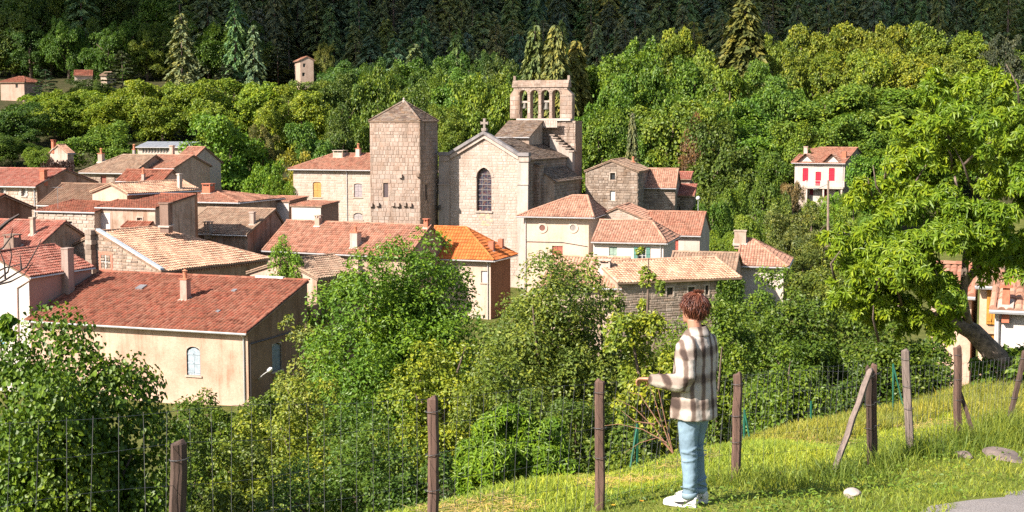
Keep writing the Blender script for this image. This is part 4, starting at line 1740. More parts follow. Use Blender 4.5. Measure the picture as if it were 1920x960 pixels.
# -- left part of the village
h = House('left_stone_house', 'stone house with lichen spotted red roof and brown gable at far left', (67, 350, 130), 20, Wp=-75, Lp=185, peak=(125, 318), tile='darkred', wall=(0.66, 0.55, 0.45), walls_R=(.52, .38, .30), stain=.6)
h.win('F', 41, 353, 48.5, 368, 'open', (.60, .56, .50)).win('F', 1, 352, 8, 366, 'open', (.60, .56, .50))
h.stones('F', STONE['cream'](), .5, .3, zlow=-3.5, seed=50, proud=.03)
h.chim(82, 338, .5, .9, brick=True, style='slab')
h.pipe('F')
h.done()
h = House('brown_roof_house', 'low house with brown tile roof tucked below the left stone house', (172, 387, 121), 20, Wp=69, L=7, rise=1.7, tile='brown', wall=(0.55, 0.44, 0.36), stain=.5)
h.done()
h = House('pale_gable_house', 'plain windowless house with pale tiles and terracotta side wall', (239, 364, 119), 35, Wp=167, Lp=376, axis='y', peak=(207, 345), tile='pale', wall=(0.70, 0.56, 0.45), walls_R=(0.56, 0.33, 0.22), stain=.35, ov=.25)
h.chim(337, 354, .32, 1.25, c=(.72, .66, .6), style='slab')
h.done()
h = House('orange_gable_house', 'small house with orange red roof and plain gable amid the left roofs', (305, 341, 142), 20, Wp=217, peak=(325, 320), tile='red', wall=(0.62, 0.50, 0.41), stain=.4, cw=.3)
h.chim(269, 339, .3, .7, c=(.6, .55, .5), style='pot')
h.done()
h = House('hipped_beige_house', 'stone house with hipped beige roof and dark red door at left', (250, 325, 158), 20, Wp=148, L=9, r=.5, rise=1.9, h0p=232, tile='beige', wall=(0.42, 0.35, 0.29), stain=.5)
h.win('F', 189, 329, 199, 345, 'panel', (.30, .08, .05), sill=False).win('F', 215, 329, 222, 341, 'shut', (.28, .20, .15))
h.stones('F', STONE['rubble'](), .5, .3, zlow=-3.5, seed=51)
h.chim(190, 303, .55, .9, brick=False, style='pot')
h.done()
h = House('patched_roof_house', 'house with patched pink roof and steel flue behind the orange roof', (327, 316, 160), 20, Wp=243, L=8, rise=1.35, tile='brick', wall=(0.60, 0.50, 0.42), stain=.4)
h.chim(252, 300, .3, 1.2, c=(.5, .5, .5), style='pot')
h.done()
h = House('tall_red_house', 'tall narrow house with red tiles and white window beside the big maple', (352, 309, 169), 20, Wp=318, L=8, rise=2.0, tile='brick', wall=(0.66, 0.60, 0.55), stain=.3)
h.win('F', 347, 325, 351, 340, 'pane')
h.chim(323, 294, .45, 1.3, c=(.62, .5, .42), style='slab')
h.done()
h = House('grey_roof_hall', 'long hall with grey metal roof and a row of windows behind the houses', (354, 276, 202), 14, Wp=254, L=7, rise=.75, tile='slate', flat=True, cw=1.2, rh=1.5, wall=(0.62, 0.57, 0.50), stain=.2, caps=False, cat='hall')
for k in range(9):
    h.win('F', 267 + k * 5.6, 278, 271.4 + k * 5.6, 287, 'pane', sill=False)
h.done()
h = House('small_gable_cottage', 'small pinkish cottage with chimney standing alone under the plane trees', (126, 288, 205), 35, Wp=91, Lp=141, axis='y', peak=(108, 272), tile='salmon', wall=(0.60, 0.50, 0.44), stain=.5, ov=.15)
h.chim(101, 281, .5, 1.2, plane=1, brick=True)
h.done()
h = House('brick_roof_house', 'house with flat hipped brick roof and wide chimney by the maple', (448, 380, 136), 20, Wp=335, L=9, r=.5, hips=(0, None), peak=(402, 358), tile='brick', wall=(0.50, 0.42, 0.34), stain=.5)
h.chim(391, 362, .9, .7, brick=True, style='cap')
h.win('F', 417, 384, 425, 395, 'pane').win('F', 400, 384, 406, 395, 'pane')
h.done()
h = House('dark_gable_house', 'house showing a dark stained gable wall at the left edge', (-58, 402, 106), 20, W=8, Lp=68, peak=(10, 366), tile='red', wall=(0.5, .4, .32), walls_R=(0.34, 0.23, 0.17), stain=.8)
h.done()
h = House('corner_roof_house', 'low house with dark red roof and square chimney at the left edge', (67, 468, 101), 20, W=10, L=7, rise=1.75, tile='darkred', wall=(0.55, 0.45, 0.36), stain=.5)
h.chim(24, 468, .85, .85, c=(.36, .29, .25), style='cap').chim(62, 440, .3, 1.2, c=(.66, .58, .5), style='slab')
h.done()
h = House('gable_barn', 'barn with ribbed beige roof and triangular gable right of the red roof', (596, 524, 95), 36, Wp=461, Lp=690, axis='y', peak=(531, 489), tile='beige', wall=(0.66, 0.52, 0.43), walls_R=(0.46, 0.33, 0.22), stain=.5, ov=.25, gutter=False)
h.win('R', 620, 554, 632, 576, 'panel', (.55, .52, .47), sill=False)
h.chim(671, 508, .5, .55, c=(.6, .46, .36))
h.cornice('R')
h.done()

# -- right edge
h = House('ochre_house', 'ochre house with tall orange shutters behind the leaning chestnut trunk', (1880, 537, 48), 22, Wp=1828, L=6, rise=1.2, tile='beige', wall=(0.74, 0.57, 0.43), stain=.25)
h.win('F', 1850, 543, 1872, 608, 'shut', (.62, .27, .03), sill=False).win('F', 1849, 626, 1866, 690, 'shut', (.60, .26, .04), sill=False)
h.done()
h = House('pink_annex', 'pink plaster annex with small side window left of the ochre house', (1829, 556, 49.5), 22, Wp=1735, L=4, rise=.9, tile='brick', wall=(0.72, 0.55, 0.44), walls_R=(.55, .36, .25), stain=.35)
h.win('F', 1824, 655, 1832, 700, 'panel', (.45, .14, .05), sill=False) if False else None
h.done()
h = House('white_annex', 'blank white house with red tiles and brick chimney at the right edge', (1990, 586, 42), 22, Wp=1855, L=4.5, rise=.85, tile='salmon', wall=(0.80, 0.78, 0.75), stain=.1)
h.chim(1886, 574, .22, .38, brick=True, style='cap')
h.pipe('F', u=.1)
h.done()


def build_villa():
    h = House('villa', 'white hillside villa with crimson shutters and small balcony', (1585, 306.5, 200), 24, Wp=1484, Lp=1628, peak=(1608, 277.5), h0p=1512, tile='brick', wall=(0.68, 0.64, 0.60), walls_R=(.50, .43, .37), stain=.25, ov=.4, H=7.2)
    crim = (.66, .005, .035)
    for rc in ((1505, 315, 1515.5, 340), (1529, 322, 1539.5, 348), (1554, 315, 1565, 340)):
        h.win('F', *rc, 'shut', crim, arch=.06, sill=False)
    h.win('F', 1541, 355, 1550, 376, 'shut', (.4, .01, .03), sill=False).win('F', 1518, 356, 1525, 366, 'shut', (.35, .02, .04), sill=False).win('F', 1566, 356, 1572, 362, 'dark', sill=False)
    f = h.F['F']
    for px in (1511, 1560):
        u, z = f.uz(px, 306)
        mb = MB()
        V = [f.pt(u - 1.25, -.6, .03), f.pt(u + 1.25, -.6, .03), f.pt(u + 1.25, 0.0, .03), f.pt(u, 1.15, .03), f.pt(u - 1.25, 0.0, .03)]
        mb.poly(V)
        mb.build('dormer', m_plaster((.74, .70, .65), .2), h.root)
        mb = MB()
        pk, pb = f.pt(u, 1.3, .4), f.pt(u, 1.3, -2.6)
        for s in (-1, 1):
            e0, e1 = f.pt(u + s * 1.45, -.1, .4), f.pt(u + s * 1.45, -.1, -.4)
            lay_tiles(mb, [e0, e1, pb, pk] if s > 0 else [e1, e0, pk, pb], seed=s + 5)
            mb.poly([e0 - Vector((0, 0, .08)), e1 - Vector((0, 0, .08)), pb - Vector((0, 0, .08)), pk - Vector((0, 0, .08))])
        mb.build('dormer_roof', TILE['salmon'](), h.roof)
    u0, z0 = f.uz(1514, 350)
    u1 = f.U + .1
    mb = MB()
    pbox(mb, f, u0, u1, z0 - .2, z0 + .05, 0, 1.3)
    bal = mb.build('balcony', m_plaster((.70, .64, .58), .3), h.root)
    for q in (0, .45, .93):
        mb = MB()
        uu = u0 + (u1 - u0) * q
        pbox(mb, f, uu, uu + .22, -f.H, z0 - .2, .95, 1.17)
        mb.build('balcony_post', m_plaster((.70, .64, .58), .3), h.root)
    mb = MB()
    for zz in (.45, .9):
        mb.tube([f.pt(u0, z0 + zz, 1.25), f.pt(u1, z0 + zz, 1.25)], .03, 4)
    for k in range(6):
        uu = u0 + (u1 - u0) * k / 5
        pbox(mb, f, uu - .04, uu + .04, z0 + .05, z0 + .95, 1.21, 1.29)
    mb.tube([f.pt(u0, z0 + .9, 1.25), f.pt(u0 - 2.2, z0 - 1.2, 1.25)], .03, 4)
    mb.tube([f.pt(u0, z0 + .45, 1.25), f.pt(u0 - 2.2, z0 - 1.65, 1.25)], .03, 4)
    mb.build('railing', m_plain('rail', (.6, .5, .45), .6), bal)
    mb = MB()
    for k in range(10):
        pbox(mb, f, u0 - .28 * (k + 1), u0 - .28 * k, z0 - 4, z0 - .2 * k - .05, .2, 1.2)
    mb.build('stair', m_plaster((.62, .55, .48), .3), bal)
    h.pipe('F')
    h.chim(1511, 291, .55, 1.2, c=(.7, .6, .55), style='slab').chim(1583, 297, .6, 1.0, brick=True, style='plain')
    h.done()


build_villa()
for (nm, lab, kw, wins) in (
    ('hill_house', 'lone narrow beige house high on the wooded hillside', dict(c=(591, 114, 302), th=-18, Wp=560, peak=(576, 106), axis='y', L=8, tile='brick', wall=(.60, .49, .40), H=9), ((568, 119, 573, 126), (566.5, 136, 572, 143))),
    ('hill_house', 'hipped red roofed house on the left edge of the hillside', dict(c=(46, 154, 285), th=15, Wp=-4, L=7, r=.5, hips=(2.4, 2.4), rise=1.2, tile='red', wall=(.58, .44, .36), H=5), ((29, 157, 34, 165),)),
    ('hill_house', 'white walled house with red roof half hidden by conifers', dict(c=(174, 142, 300), th=-15, Wp=138, L=7, rise=1.2, tile='red', wall=(.66, .58, .5), H=5), ()),
    ('hill_house', 'cream house end peeping out right of the half hidden red roof', dict(c=(200, 141, 298), th=10, Wp=186, L=5, rise=.7, tile='beige', wall=(.66, .56, .46), H=5), ()),
    ('hill_house', 'small red roofed house highest up the dark forest slope', dict(c=(239, 27, 392), th=10, Wp=222, L=7, rise=1.3, tile='red', wall=(.6, .5, .42), H=5), ()),
    ('hill_house', 'red roof fragment left of the highest forest house', dict(c=(217, 23, 394), th=10, Wp=203, L=6, rise=1.0, tile='red', wall=(.5, .42, .36), H=5), ()),
    ('hill_hut', 'tiny grey stone hut among trees above the villa', dict(c=(1736, 180, 262), th=10, Wp=1712, L=4, rise=.5, tile='beige', wall=(.55, .5, .46), H=5), ()),
):
    h = House(nm, lab, stain=.3, gutter=False, **kw)
    for w in wins:
        h.win('F', *w, 'dark', sill=False)
    h.done()


def stone_wall(name, lab, a, b, hgt, thick=.5, seed=0):
    """free-standing dry stone wall between two ground points"""
    a, b = Vector(a), Vector(b)
    d = (b - a)
    L = d.length
    u = d.normalized()
    n = u.cross(Vector((0, 0, 1))).normalized()
    if n.y > 0:
        n = -n
    root = thing(name, a, lab, 'wall')
    mb = MB()
    mb.box(A3(a - n * thick) - np.array((0, 0, .5)), A3(d), A3(n) * thick, (0, 0, hgt + .45))
    mb.build('core', m_plaster((.36, .3, .24), .5), root)
    f = Face(a, u, n, L, hgt, .5)
    bl = stone_blocks(f, .5, .24, -.3, seed, .07)
    mt = STONE['rubble']()
    rng = random.Random(seed)
    block_objects(f, bl[:250], mt, root)
    mb = MB()
    for k in range(int(L / .6)):
        pbox(mb, f, k * .6 + .01, k * .6 + .59, hgt - .05, hgt + rng.uniform(.05, .18), -thick - .04, .05, rng.uniform(.05, .95))
    mb.build('coping', mt, root)


a = P(1556, 462, 150)
b = P(1640, 458, 157)
stone_wall('garden_wall', 'short dry stone terrace wall below the villa garden', a, b, 1.3, seed=3)


def build_poles():
    D = 150
    b, t = P(1553, 462, D), P(1553, 338, D)
    root = thing('utility_pole', b, 'wooden utility pole with lamp arm in front of the villa', 'utility pole')
    mb = MB()
    mb.tube([A3(b) - np.array((0, 0, 1)), A3(t)], [.16, .11], 8)
    mb.build('pole', m_plain('pole wood', (.22, .16, .12), .9, 0, .3), root)
    mb = MB()
    mb.tube([A3(t) - np.array((0, 0, .4)), A3(t) + np.array((-1.2, -.2, -.9))], .04, 5)
    mb.tube([A3(t) + np.array((-1.2, -.2, -.9)), A3(t) + np.array((-1.6, -.25, -.9))], [.1, .14], 6)
    mb.build('lamp_arm', m_plain('lamp metal', (.3, .3, .3), .5, .3), root)
    D = 158
    b, t = P(1309, 398, D), P(1309, 376, D)
    root = thing('street_lamp', b, 'white globe lamp on a post beside the ruined stone shed', 'street lamp')
    mb = MB()
    mb.tube([A3(b) - np.array((0, 0, 2)), A3(t)], .05, 6)
    mb.build('post', m_plain('lamp metal', (.3, .3, .3), .5, .3), root)
    mb = MB()
    mb.lathe(A3(t), [(0, -.02), (.18, .08), (.26, .26), (.18, .44), (0, .52)], 10)
    mb.build('globe', paint((.72, .7, .66)), root, True)


build_poles()


# ------------------------------------------------------------------ vegetation
def unit(v):
    return v / (np.linalg.norm(v, axis=-1, keepdims=True) + 1e-9)


def leaf_mesh(mb, Pp, Ax, Nn, Ln, Wd, shape='kite', fold=0.25):
    """leaf blades: base at Pp, pointing along Ax, face Nn"""
    n = len(Pp)
    Ax = unit(Ax)
    S = unit(np.cross(Nn, Ax))
    Nn = np.cross(Ax, S)
    Ln, Wd = np.broadcast_to(Ln, (n,))[:, None], np.broadcast_to(Wd, (n,))[:, None]
    k = np.arange(n)[:, None]
    if shape == 'kite':
        V = np.stack([Pp, Pp + Ax * Ln * .45 + S * Wd * .5 + Nn * Wd * fold, Pp + Ax * Ln, Pp + Ax * Ln * .45 - S * Wd * .5 + Nn * Wd * fold], 1)
        mb.add(V.reshape(-1, 3), np.concatenate([k * 4 + np.array([[0, 1, 2]]), k * 4 + np.array([[0, 2, 3]])]))
    elif shape == 'heart':
        V = np.stack([Pp, Pp + Ax * Ln * .22 + S * Wd * .5 + Nn * Wd * fold, Pp + Ax * Ln * .62 + S * Wd * .40 + Nn * Wd * fold * .5, Pp + Ax * Ln - Nn * Ln * .12,
                      Pp + Ax * Ln * .62 - S * Wd * .40 + Nn * Wd * fold * .5, Pp + Ax * Ln * .22 - S * Wd * .5 + Nn * Wd * fold], 1)
        mb.add(V.reshape(-1, 3), np.concatenate([k * 6 + np.array([[0, 1, 2, 3]]), k * 6 + np.array([[0, 3, 4, 5]])]))
    else:  # long blade, bent down at the tip
        V = np.stack([Pp, Pp + Ax * Ln * .35 + S * Wd * .5 + Nn * Wd * fold, Pp + Ax * Ln * .72 + S * Wd * .38 - Nn * Ln * .06, Pp + Ax * Ln - Nn * Ln * .22,
                      Pp + Ax * Ln * .72 - S * Wd * .38 - Nn * Ln * .06, Pp + Ax * Ln * .35 - S * Wd * .5 + Nn * Wd * fold], 1)
        mb.add(V.reshape(-1, 3), np.concatenate([k * 6 + np.array([[0, 1, 2, 3]]), k * 6 + np.array([[0, 3, 4, 5]])]))


def rdir(rng, n):
    return unit(rng.normal(size=(n, 3)))


def lobe_points(rng, n, lobes, rad, keep=0.72, shell=(0.84, 1.05)):
    """points on the outside of a heap of lobes, with outward directions"""
    lobes = np.asarray(lobes, float)
    rad = np.asarray(rad, float)
    w = rad ** 2 / (rad ** 2).sum()
    out_p, out_d = [], []
    got = 0
    while got < n:
        m = int((n - got) * 2.2) + 50
        i = rng.choice(len(lobes), m, p=w)
        d = rdir(rng, m)
        d[:, 2] = np.where(d[:, 2] < -.35, -d[:, 2], d[:, 2])
        p = lobes[i] + d * (rad[i] * rng.uniform(*shell, m))[:, None]
        ok = np.ones(m, bool)
        for j in range(len(lobes)):
            ok &= (np.linalg.norm(p - lobes[j], axis=1) > keep * rad[j])
        p, d = p[ok], d[ok]
        out_p.append(p)
        out_d.append(d)
        got += len(p)
    return np.concatenate(out_p)[:n], np.concatenate(out_d)[:n]


def expand(rng, L, Rr, m=5, size=(.34, .62), off=(.55, .95)):
    """every lobe becomes a handful of smaller ones, so the crown breaks up into sprays"""
    i = np.repeat(np.arange(len(L)), m)
    d = rdir(rng, len(i))
    d[:, 2] = np.where(d[:, 2] < -.5, -d[:, 2], d[:, 2])
    return L[i] + d * (Rr[i] * rng.uniform(*off, len(i)))[:, None], Rr[i] * rng.uniform(*size, len(i))


def make_lobes(rng, n, form='round', core=0.6, rr=(0.24, 0.40)):
    """lobes filling a unit crown: x, y in -1..1, z in 0..1"""
    L, Rr = [], []
    for k in range(n):
        d = rdir(rng, 1)[0]
        z = (k + .5) / n * 1.75 - .75
        w = rng.uniform(0, 2 * math.pi)
        q = math.sqrt(max(0, 1 - z * z))
        d = np.array((q * math.cos(w), q * math.sin(w), z))
        c = d * core * rng.uniform(.62, 1.2)
        zz = c[2] * .5 + .48
        f = 1.0
        if form == 'oval':
            f = 0.95 - .35 * max(0, zz - .4)
        elif form == 'cone':
            f = 1.12 - .62 * max(0, zz - .25)
        elif form == 'wide':
            f = 1.1
        if rng.random() < .16 and k < n - 3:
            continue
        L.append((c[0] * f, c[1] * f, zz))
        Rr.append(rng.uniform(*rr) * rng.choice((.75, 1.0, 1.0, 1.2)))
    return np.array(L), np.array(Rr)


def crown_mesh(name, seed, n, form='round', nl=30, leaf=0.07, shape='kite', aspect=1.4, droop=0.3, rr=(.24, .40), keep=.72, inner=.15):
    """a unit crown (z 0..1) whose lobes carry many small leaves; z is pre-squashed so that a scale of (r, r, h) keeps leaves"""
    rng = np.random.default_rng(seed)
    L, Rr = make_lobes(rng, nl, form, rr=rr)
    Ls = L * np.array((1, 1, 2.0))          # work in a space where the crown is about as high as wide
    L2, R2 = expand(rng, Ls, Rr)
    p, d = lobe_points(rng, n, L2, R2, keep * .8, (.7, 1.15))
    m = int(n * inner)
    q = rdir(rng, m) * rng.uniform(0, .7, (m, 1))
    q[:, 2] = q[:, 2] + 1.0
    p, d = np.concatenate([p, q]), np.concatenate([d, unit(q - np.array((0, 0, 1.0)) + 1e-3)])
    # uneven outline: push the crown in and out by direction
    q = p - np.array((0, 0, 1.0))
    ph = rng.uniform(0, 6.28, 6)
    k = 1 + .13 * np.sin(2.3 * q[:, 0] * 2 + ph[0]) * np.sin(2.1 * q[:, 2] * 2 + ph[1]) + .12 * np.sin(3.1 * q[:, 1] * 2 + ph[2] + q[:, 2]) + .10 * np.sin(4.6 * q[:, 2] + 3 * q[:, 0] + ph[3])
    p = q * k[:, None] + np.array((0, 0, 1.0))
    nn = unit(d + rdir(rng, len(p)) * .62 + np.array((0, 0, .2)))
    ax = np.cross(nn, rdir(rng, len(p))) + d * .4 - np.array((0, 0, droop))
    ln = leaf * rng.uniform(.6, 1.35, len(p))
    mb = MB()
    leaf_mesh(mb, p, ax, nn, ln, ln / aspect, shape)
    V = mb.v[0]
    lo, hi = np.percentile(V[:, 2], .2), np.percentile(V[:, 2], 99.8)
    V[:, 2] = (V[:, 2] - lo) / (hi - lo)
    V[:, :2] /= np.percentile(np.abs(V[:, :2]), 98.5)
    return mb.mesh(name)


def trunk_mesh(name, seed, limbs=6, r=.035, spread=.33):
    """unit tree skeleton, height 1"""
    rng = random.Random(seed)
    mb = MB()
    pts = [(0, 0, -.06), (rng.uniform(-.01, .01), rng.uniform(-.01, .01), .15), (rng.uniform(-.02, .02), rng.uniform(-.02, .02), .4), (rng.uniform(-.03, .03), rng.uniform(-.03, .03), .88)]
    mb.tube(pts, [r * 1.35, r, r * .75, r * .15], 7)
    for k in range(limbs):
        w = 2 * math.pi * k / limbs + rng.uniform(-.4, .4)
        z = rng.uniform(.2, .55)
        e = spread * rng.uniform(.6, 1.1)
        mb.tube([(0, 0, z), (e * .45 * math.cos(w), e * .45 * math.sin(w), z + .12), (e * math.cos(w), e * math.sin(w), z + rng.uniform(.2, .35))], [r * .5, r * .32, r * .08], 5)
    return mb.mesh(name, True)


def conifer_mesh(name, seed, n=70, drop=.25, dens=26, leaf=.075, taper=.85, bare=.06, up=0.0):
    """unit conifer crown: whorls of branches with hanging sprays; z 0..1, radius 1 (scaled)"""
    rng = np.random.default_rng(seed)
    Ps, As, Ns = [], [], []
    for k in range(n):
        z = bare + (1 - bare) * (k + rng.uniform(0, 1)) / n
        w = k * 2.399 + rng.uniform(-.3, .3)
        ln = (1 - z) ** taper * rng.uniform(.72, 1.12) + .03
        o = np.array((math.cos(w), math.sin(w), 0))
        m = max(5, int(dens * (ln + .15)))
        t = np.sqrt(rng.uniform(.04, 1, m))
        p = o * (t * ln)[:, None]
        p[:, 2] = z - drop * ln * .5 * t ** 1.5 + up * t * ln * .5
        side = np.array((-o[1], o[0], 0))
        wd = ln * .30 * (1.05 - t)
        p += side * (rng.uniform(-1, 1, m) * wd)[:, None]
        p[:, 2] -= rng.uniform(0, .02, m)
        Ps.append(p)
        As.append(o * .7 + side * rng.uniform(-.8, .8, (m, 1)) + np.array((0, 0, -.55 - drop)) * rng.uniform(.4, 1.2, (m, 1)))
        Ns.append(o * .5 + rng.normal(size=(m, 3)) * .4 + np.array((0, 0, .7)))
    p, a, nn = np.concatenate(Ps), np.concatenate(As), np.concatenate(Ns)
    a = a * np.array((1, 1, .5))
    mb = MB()
    ln = leaf * rng.uniform(.7, 1.3, len(p))
    # build in a space where z is stretched, so sprays keep their shape after scaling
    ps = p * np.array((1, 1, 3.0))
    leaf_mesh(mb, ps, a, unit(nn), ln * 1.6, ln * .75, 'kite', .15)
    mb.v[0][:, 2] /= 3.0
    return mb.mesh(name)


LIB = {}


def lib(kind, k):
    """shared crown and trunk meshes for the trees of the middle and far distance"""
    key = (kind, k)
    if key in LIB:
        return LIB[key]
    if kind == 'broad':
        me = crown_mesh('crown', 100 + k, 20000, ('round', 'oval', 'wide', 'oval')[k % 4], 32, .047, rr=(.13, .34))
    elif kind == 'plane':
        me = crown_mesh('crown', 200 + k, 21000, ('oval', 'round', 'oval')[k % 3], 42, .046, rr=(.11, .26), keep=.66)
    elif kind == 'bush':
        me = crown_mesh('crown', 300 + k, 16000, 'wide', 26, .050, rr=(.16, .34))
    elif kind == 'airy':
        me = crown_mesh('crown', 400 + k, 18000, ('oval', 'round')[k % 2], 34, .044, rr=(.11, .26), keep=.5, inner=.08)
    elif kind == 'conifer':
        me = conifer_mesh('crown', 500 + k, 62, .45, 95, .115, .7)
    elif kind == 'spruce':
        me = conifer_mesh('crown', 600 + k, 110, .8, 95, .10, .6)
    elif kind == 'cedar':
        me = conifer_mesh('crown', 700 + k, 44, .1, 110, .11, .7, .1, .12)
    elif kind == 'pine':
        me = conifer_mesh('crown', 800 + k, 46, .3, 95, .125, .55, .25, .05)
    elif kind == 'trunk':
        me = trunk_mesh('trunk', 900 + k)
        me.materials.append(m_bark())
    elif kind == 'pole':
        mb = MB()
        mb.tube([(0, 0, -.05), (0.003, 0, .5), (0, 0, .97)], [.014, .010, .002], 6)
        me = mb.mesh('trunk', True)
        me.materials.append(m_bark((.16, .11, .09)))
    if kind not in ('trunk', 'pole'):
        me.materials.append(m_leaf('needles', .12, .6, spread=.4) if kind in ('conifer', 'spruce', 'cedar', 'pine') else m_leaf('leaves'))
    LIB[key] = me
    return me


G_PLANE = (.130, .185, .020)
G_BRIGHT = (.085, .165, .018)
G_MID = (.062, .115, .016)
G_DARK = (.036, .072, .014)
G_OLIVE = (.105, .118, .028)
G_YEL = (.165, .175, .030)
G_PINE = (.080, .115, .066)
G_CEDAR = (.022, .035, .020)
G_SPRUCE = (.088, .105, .032)
_tc = [0]
ORD = ['leftmost', 'second', 'third', 'fourth', 'fifth', 'sixth', 'seventh', 'eighth', 'ninth', 'tenth', 'eleventh', 'twelfth', 'thirteenth', 'fourteenth', 'fifteenth', 'sixteenth', 'seventeenth', 'eighteenth', 'nineteenth', 'twentieth',
       'twenty-first', 'twenty-second', 'twenty-third', 'twenty-fourth', 'twenty-fifth', 'twenty-sixth', 'twenty-seventh', 'twenty-eighth', 'twenty-ninth', 'thirtieth']


def rank_labels(group, text):
    """label the members of a group by their order across the picture"""
    m = [o for o in bpy.data.objects if o.get('group') == group]
    m.sort(key=lambda o: o.location.x / o.location.y)
    for i, o in enumerate(m):
        w = ORD[i] + ' from the left' if i else 'leftmost'
        if i == len(m) - 1:
            w = 'rightmost'
        o['label'] = text % w




def tree(name, label, px, top, D, w, colr, kind='broad', group=None, base=None, low=None, cat='tree', vary=.12, zs=None):
    """a tree where picture column px meets depth D; top: picture row of its tip, w: crown width in px"""
    _tc[0] += 1
    rng = random.Random(_tc[0] * 17 + 3)
    tip = P(px, top, D)
    g = gzf(tip.x, D) if base is None else base
    H = max(1.5, tip.z - g)
    r = w / 2 * D / FPX
    t = bpy.data.objects.new(name, None)
    col.objects.link(t)
    t.location = (tip.x, tip.y, g)
    tag(t, label, cat, group)
    con = kind in ('conifer', 'spruce', 'cedar', 'pine')
    if low is None:
        low = .03 if (con or kind == 'bush') else .06
    ch = H * (1 - low)
    if not con and ch > 3.8 * r:
        low = 1 - 3.8 * r / H
        ch = H * (1 - low)
    cr = bpy.data.objects.new('crown', lib(kind, rng.randrange(4 if kind in ('broad', 'bush') else 3)))
    col.objects.link(cr)
    cr.parent = t
    cr.location = (0, 0, H * low)
    tl_ = 0.0 if con else .06
    cr.rotation_euler = (rng.uniform(-tl_, tl_), rng.uniform(-tl_, tl_), rng.uniform(0, 6.28))
    cr.scale = (r * rng.uniform(.9, 1.18), r * rng.uniform(.9, 1.18), ch * (1.0 if con else .98))
    v = [1 + rng.uniform(-vary, vary) for _ in range(3)]
    kc = 1.7 if con else 1.42
    kr = 1.0 if (con or kind == 'plane') else 1.02
    cr.color = (colr[0] * v[0] * v[1] * kc * kr, colr[1] * v[1] * kc, colr[2] * v[2] * kc * .95, 1)
    tr = bpy.data.objects.new('trunk', lib('pole' if con else 'trunk', rng.randrange(3)))
    col.objects.link(tr)
    tr.parent = t
    k = H
    tr.scale = (k, k, H * (1 if con else .9)) if con else (min(k, r * 2.6), min(k, r * 2.6), H * .9)
    return t


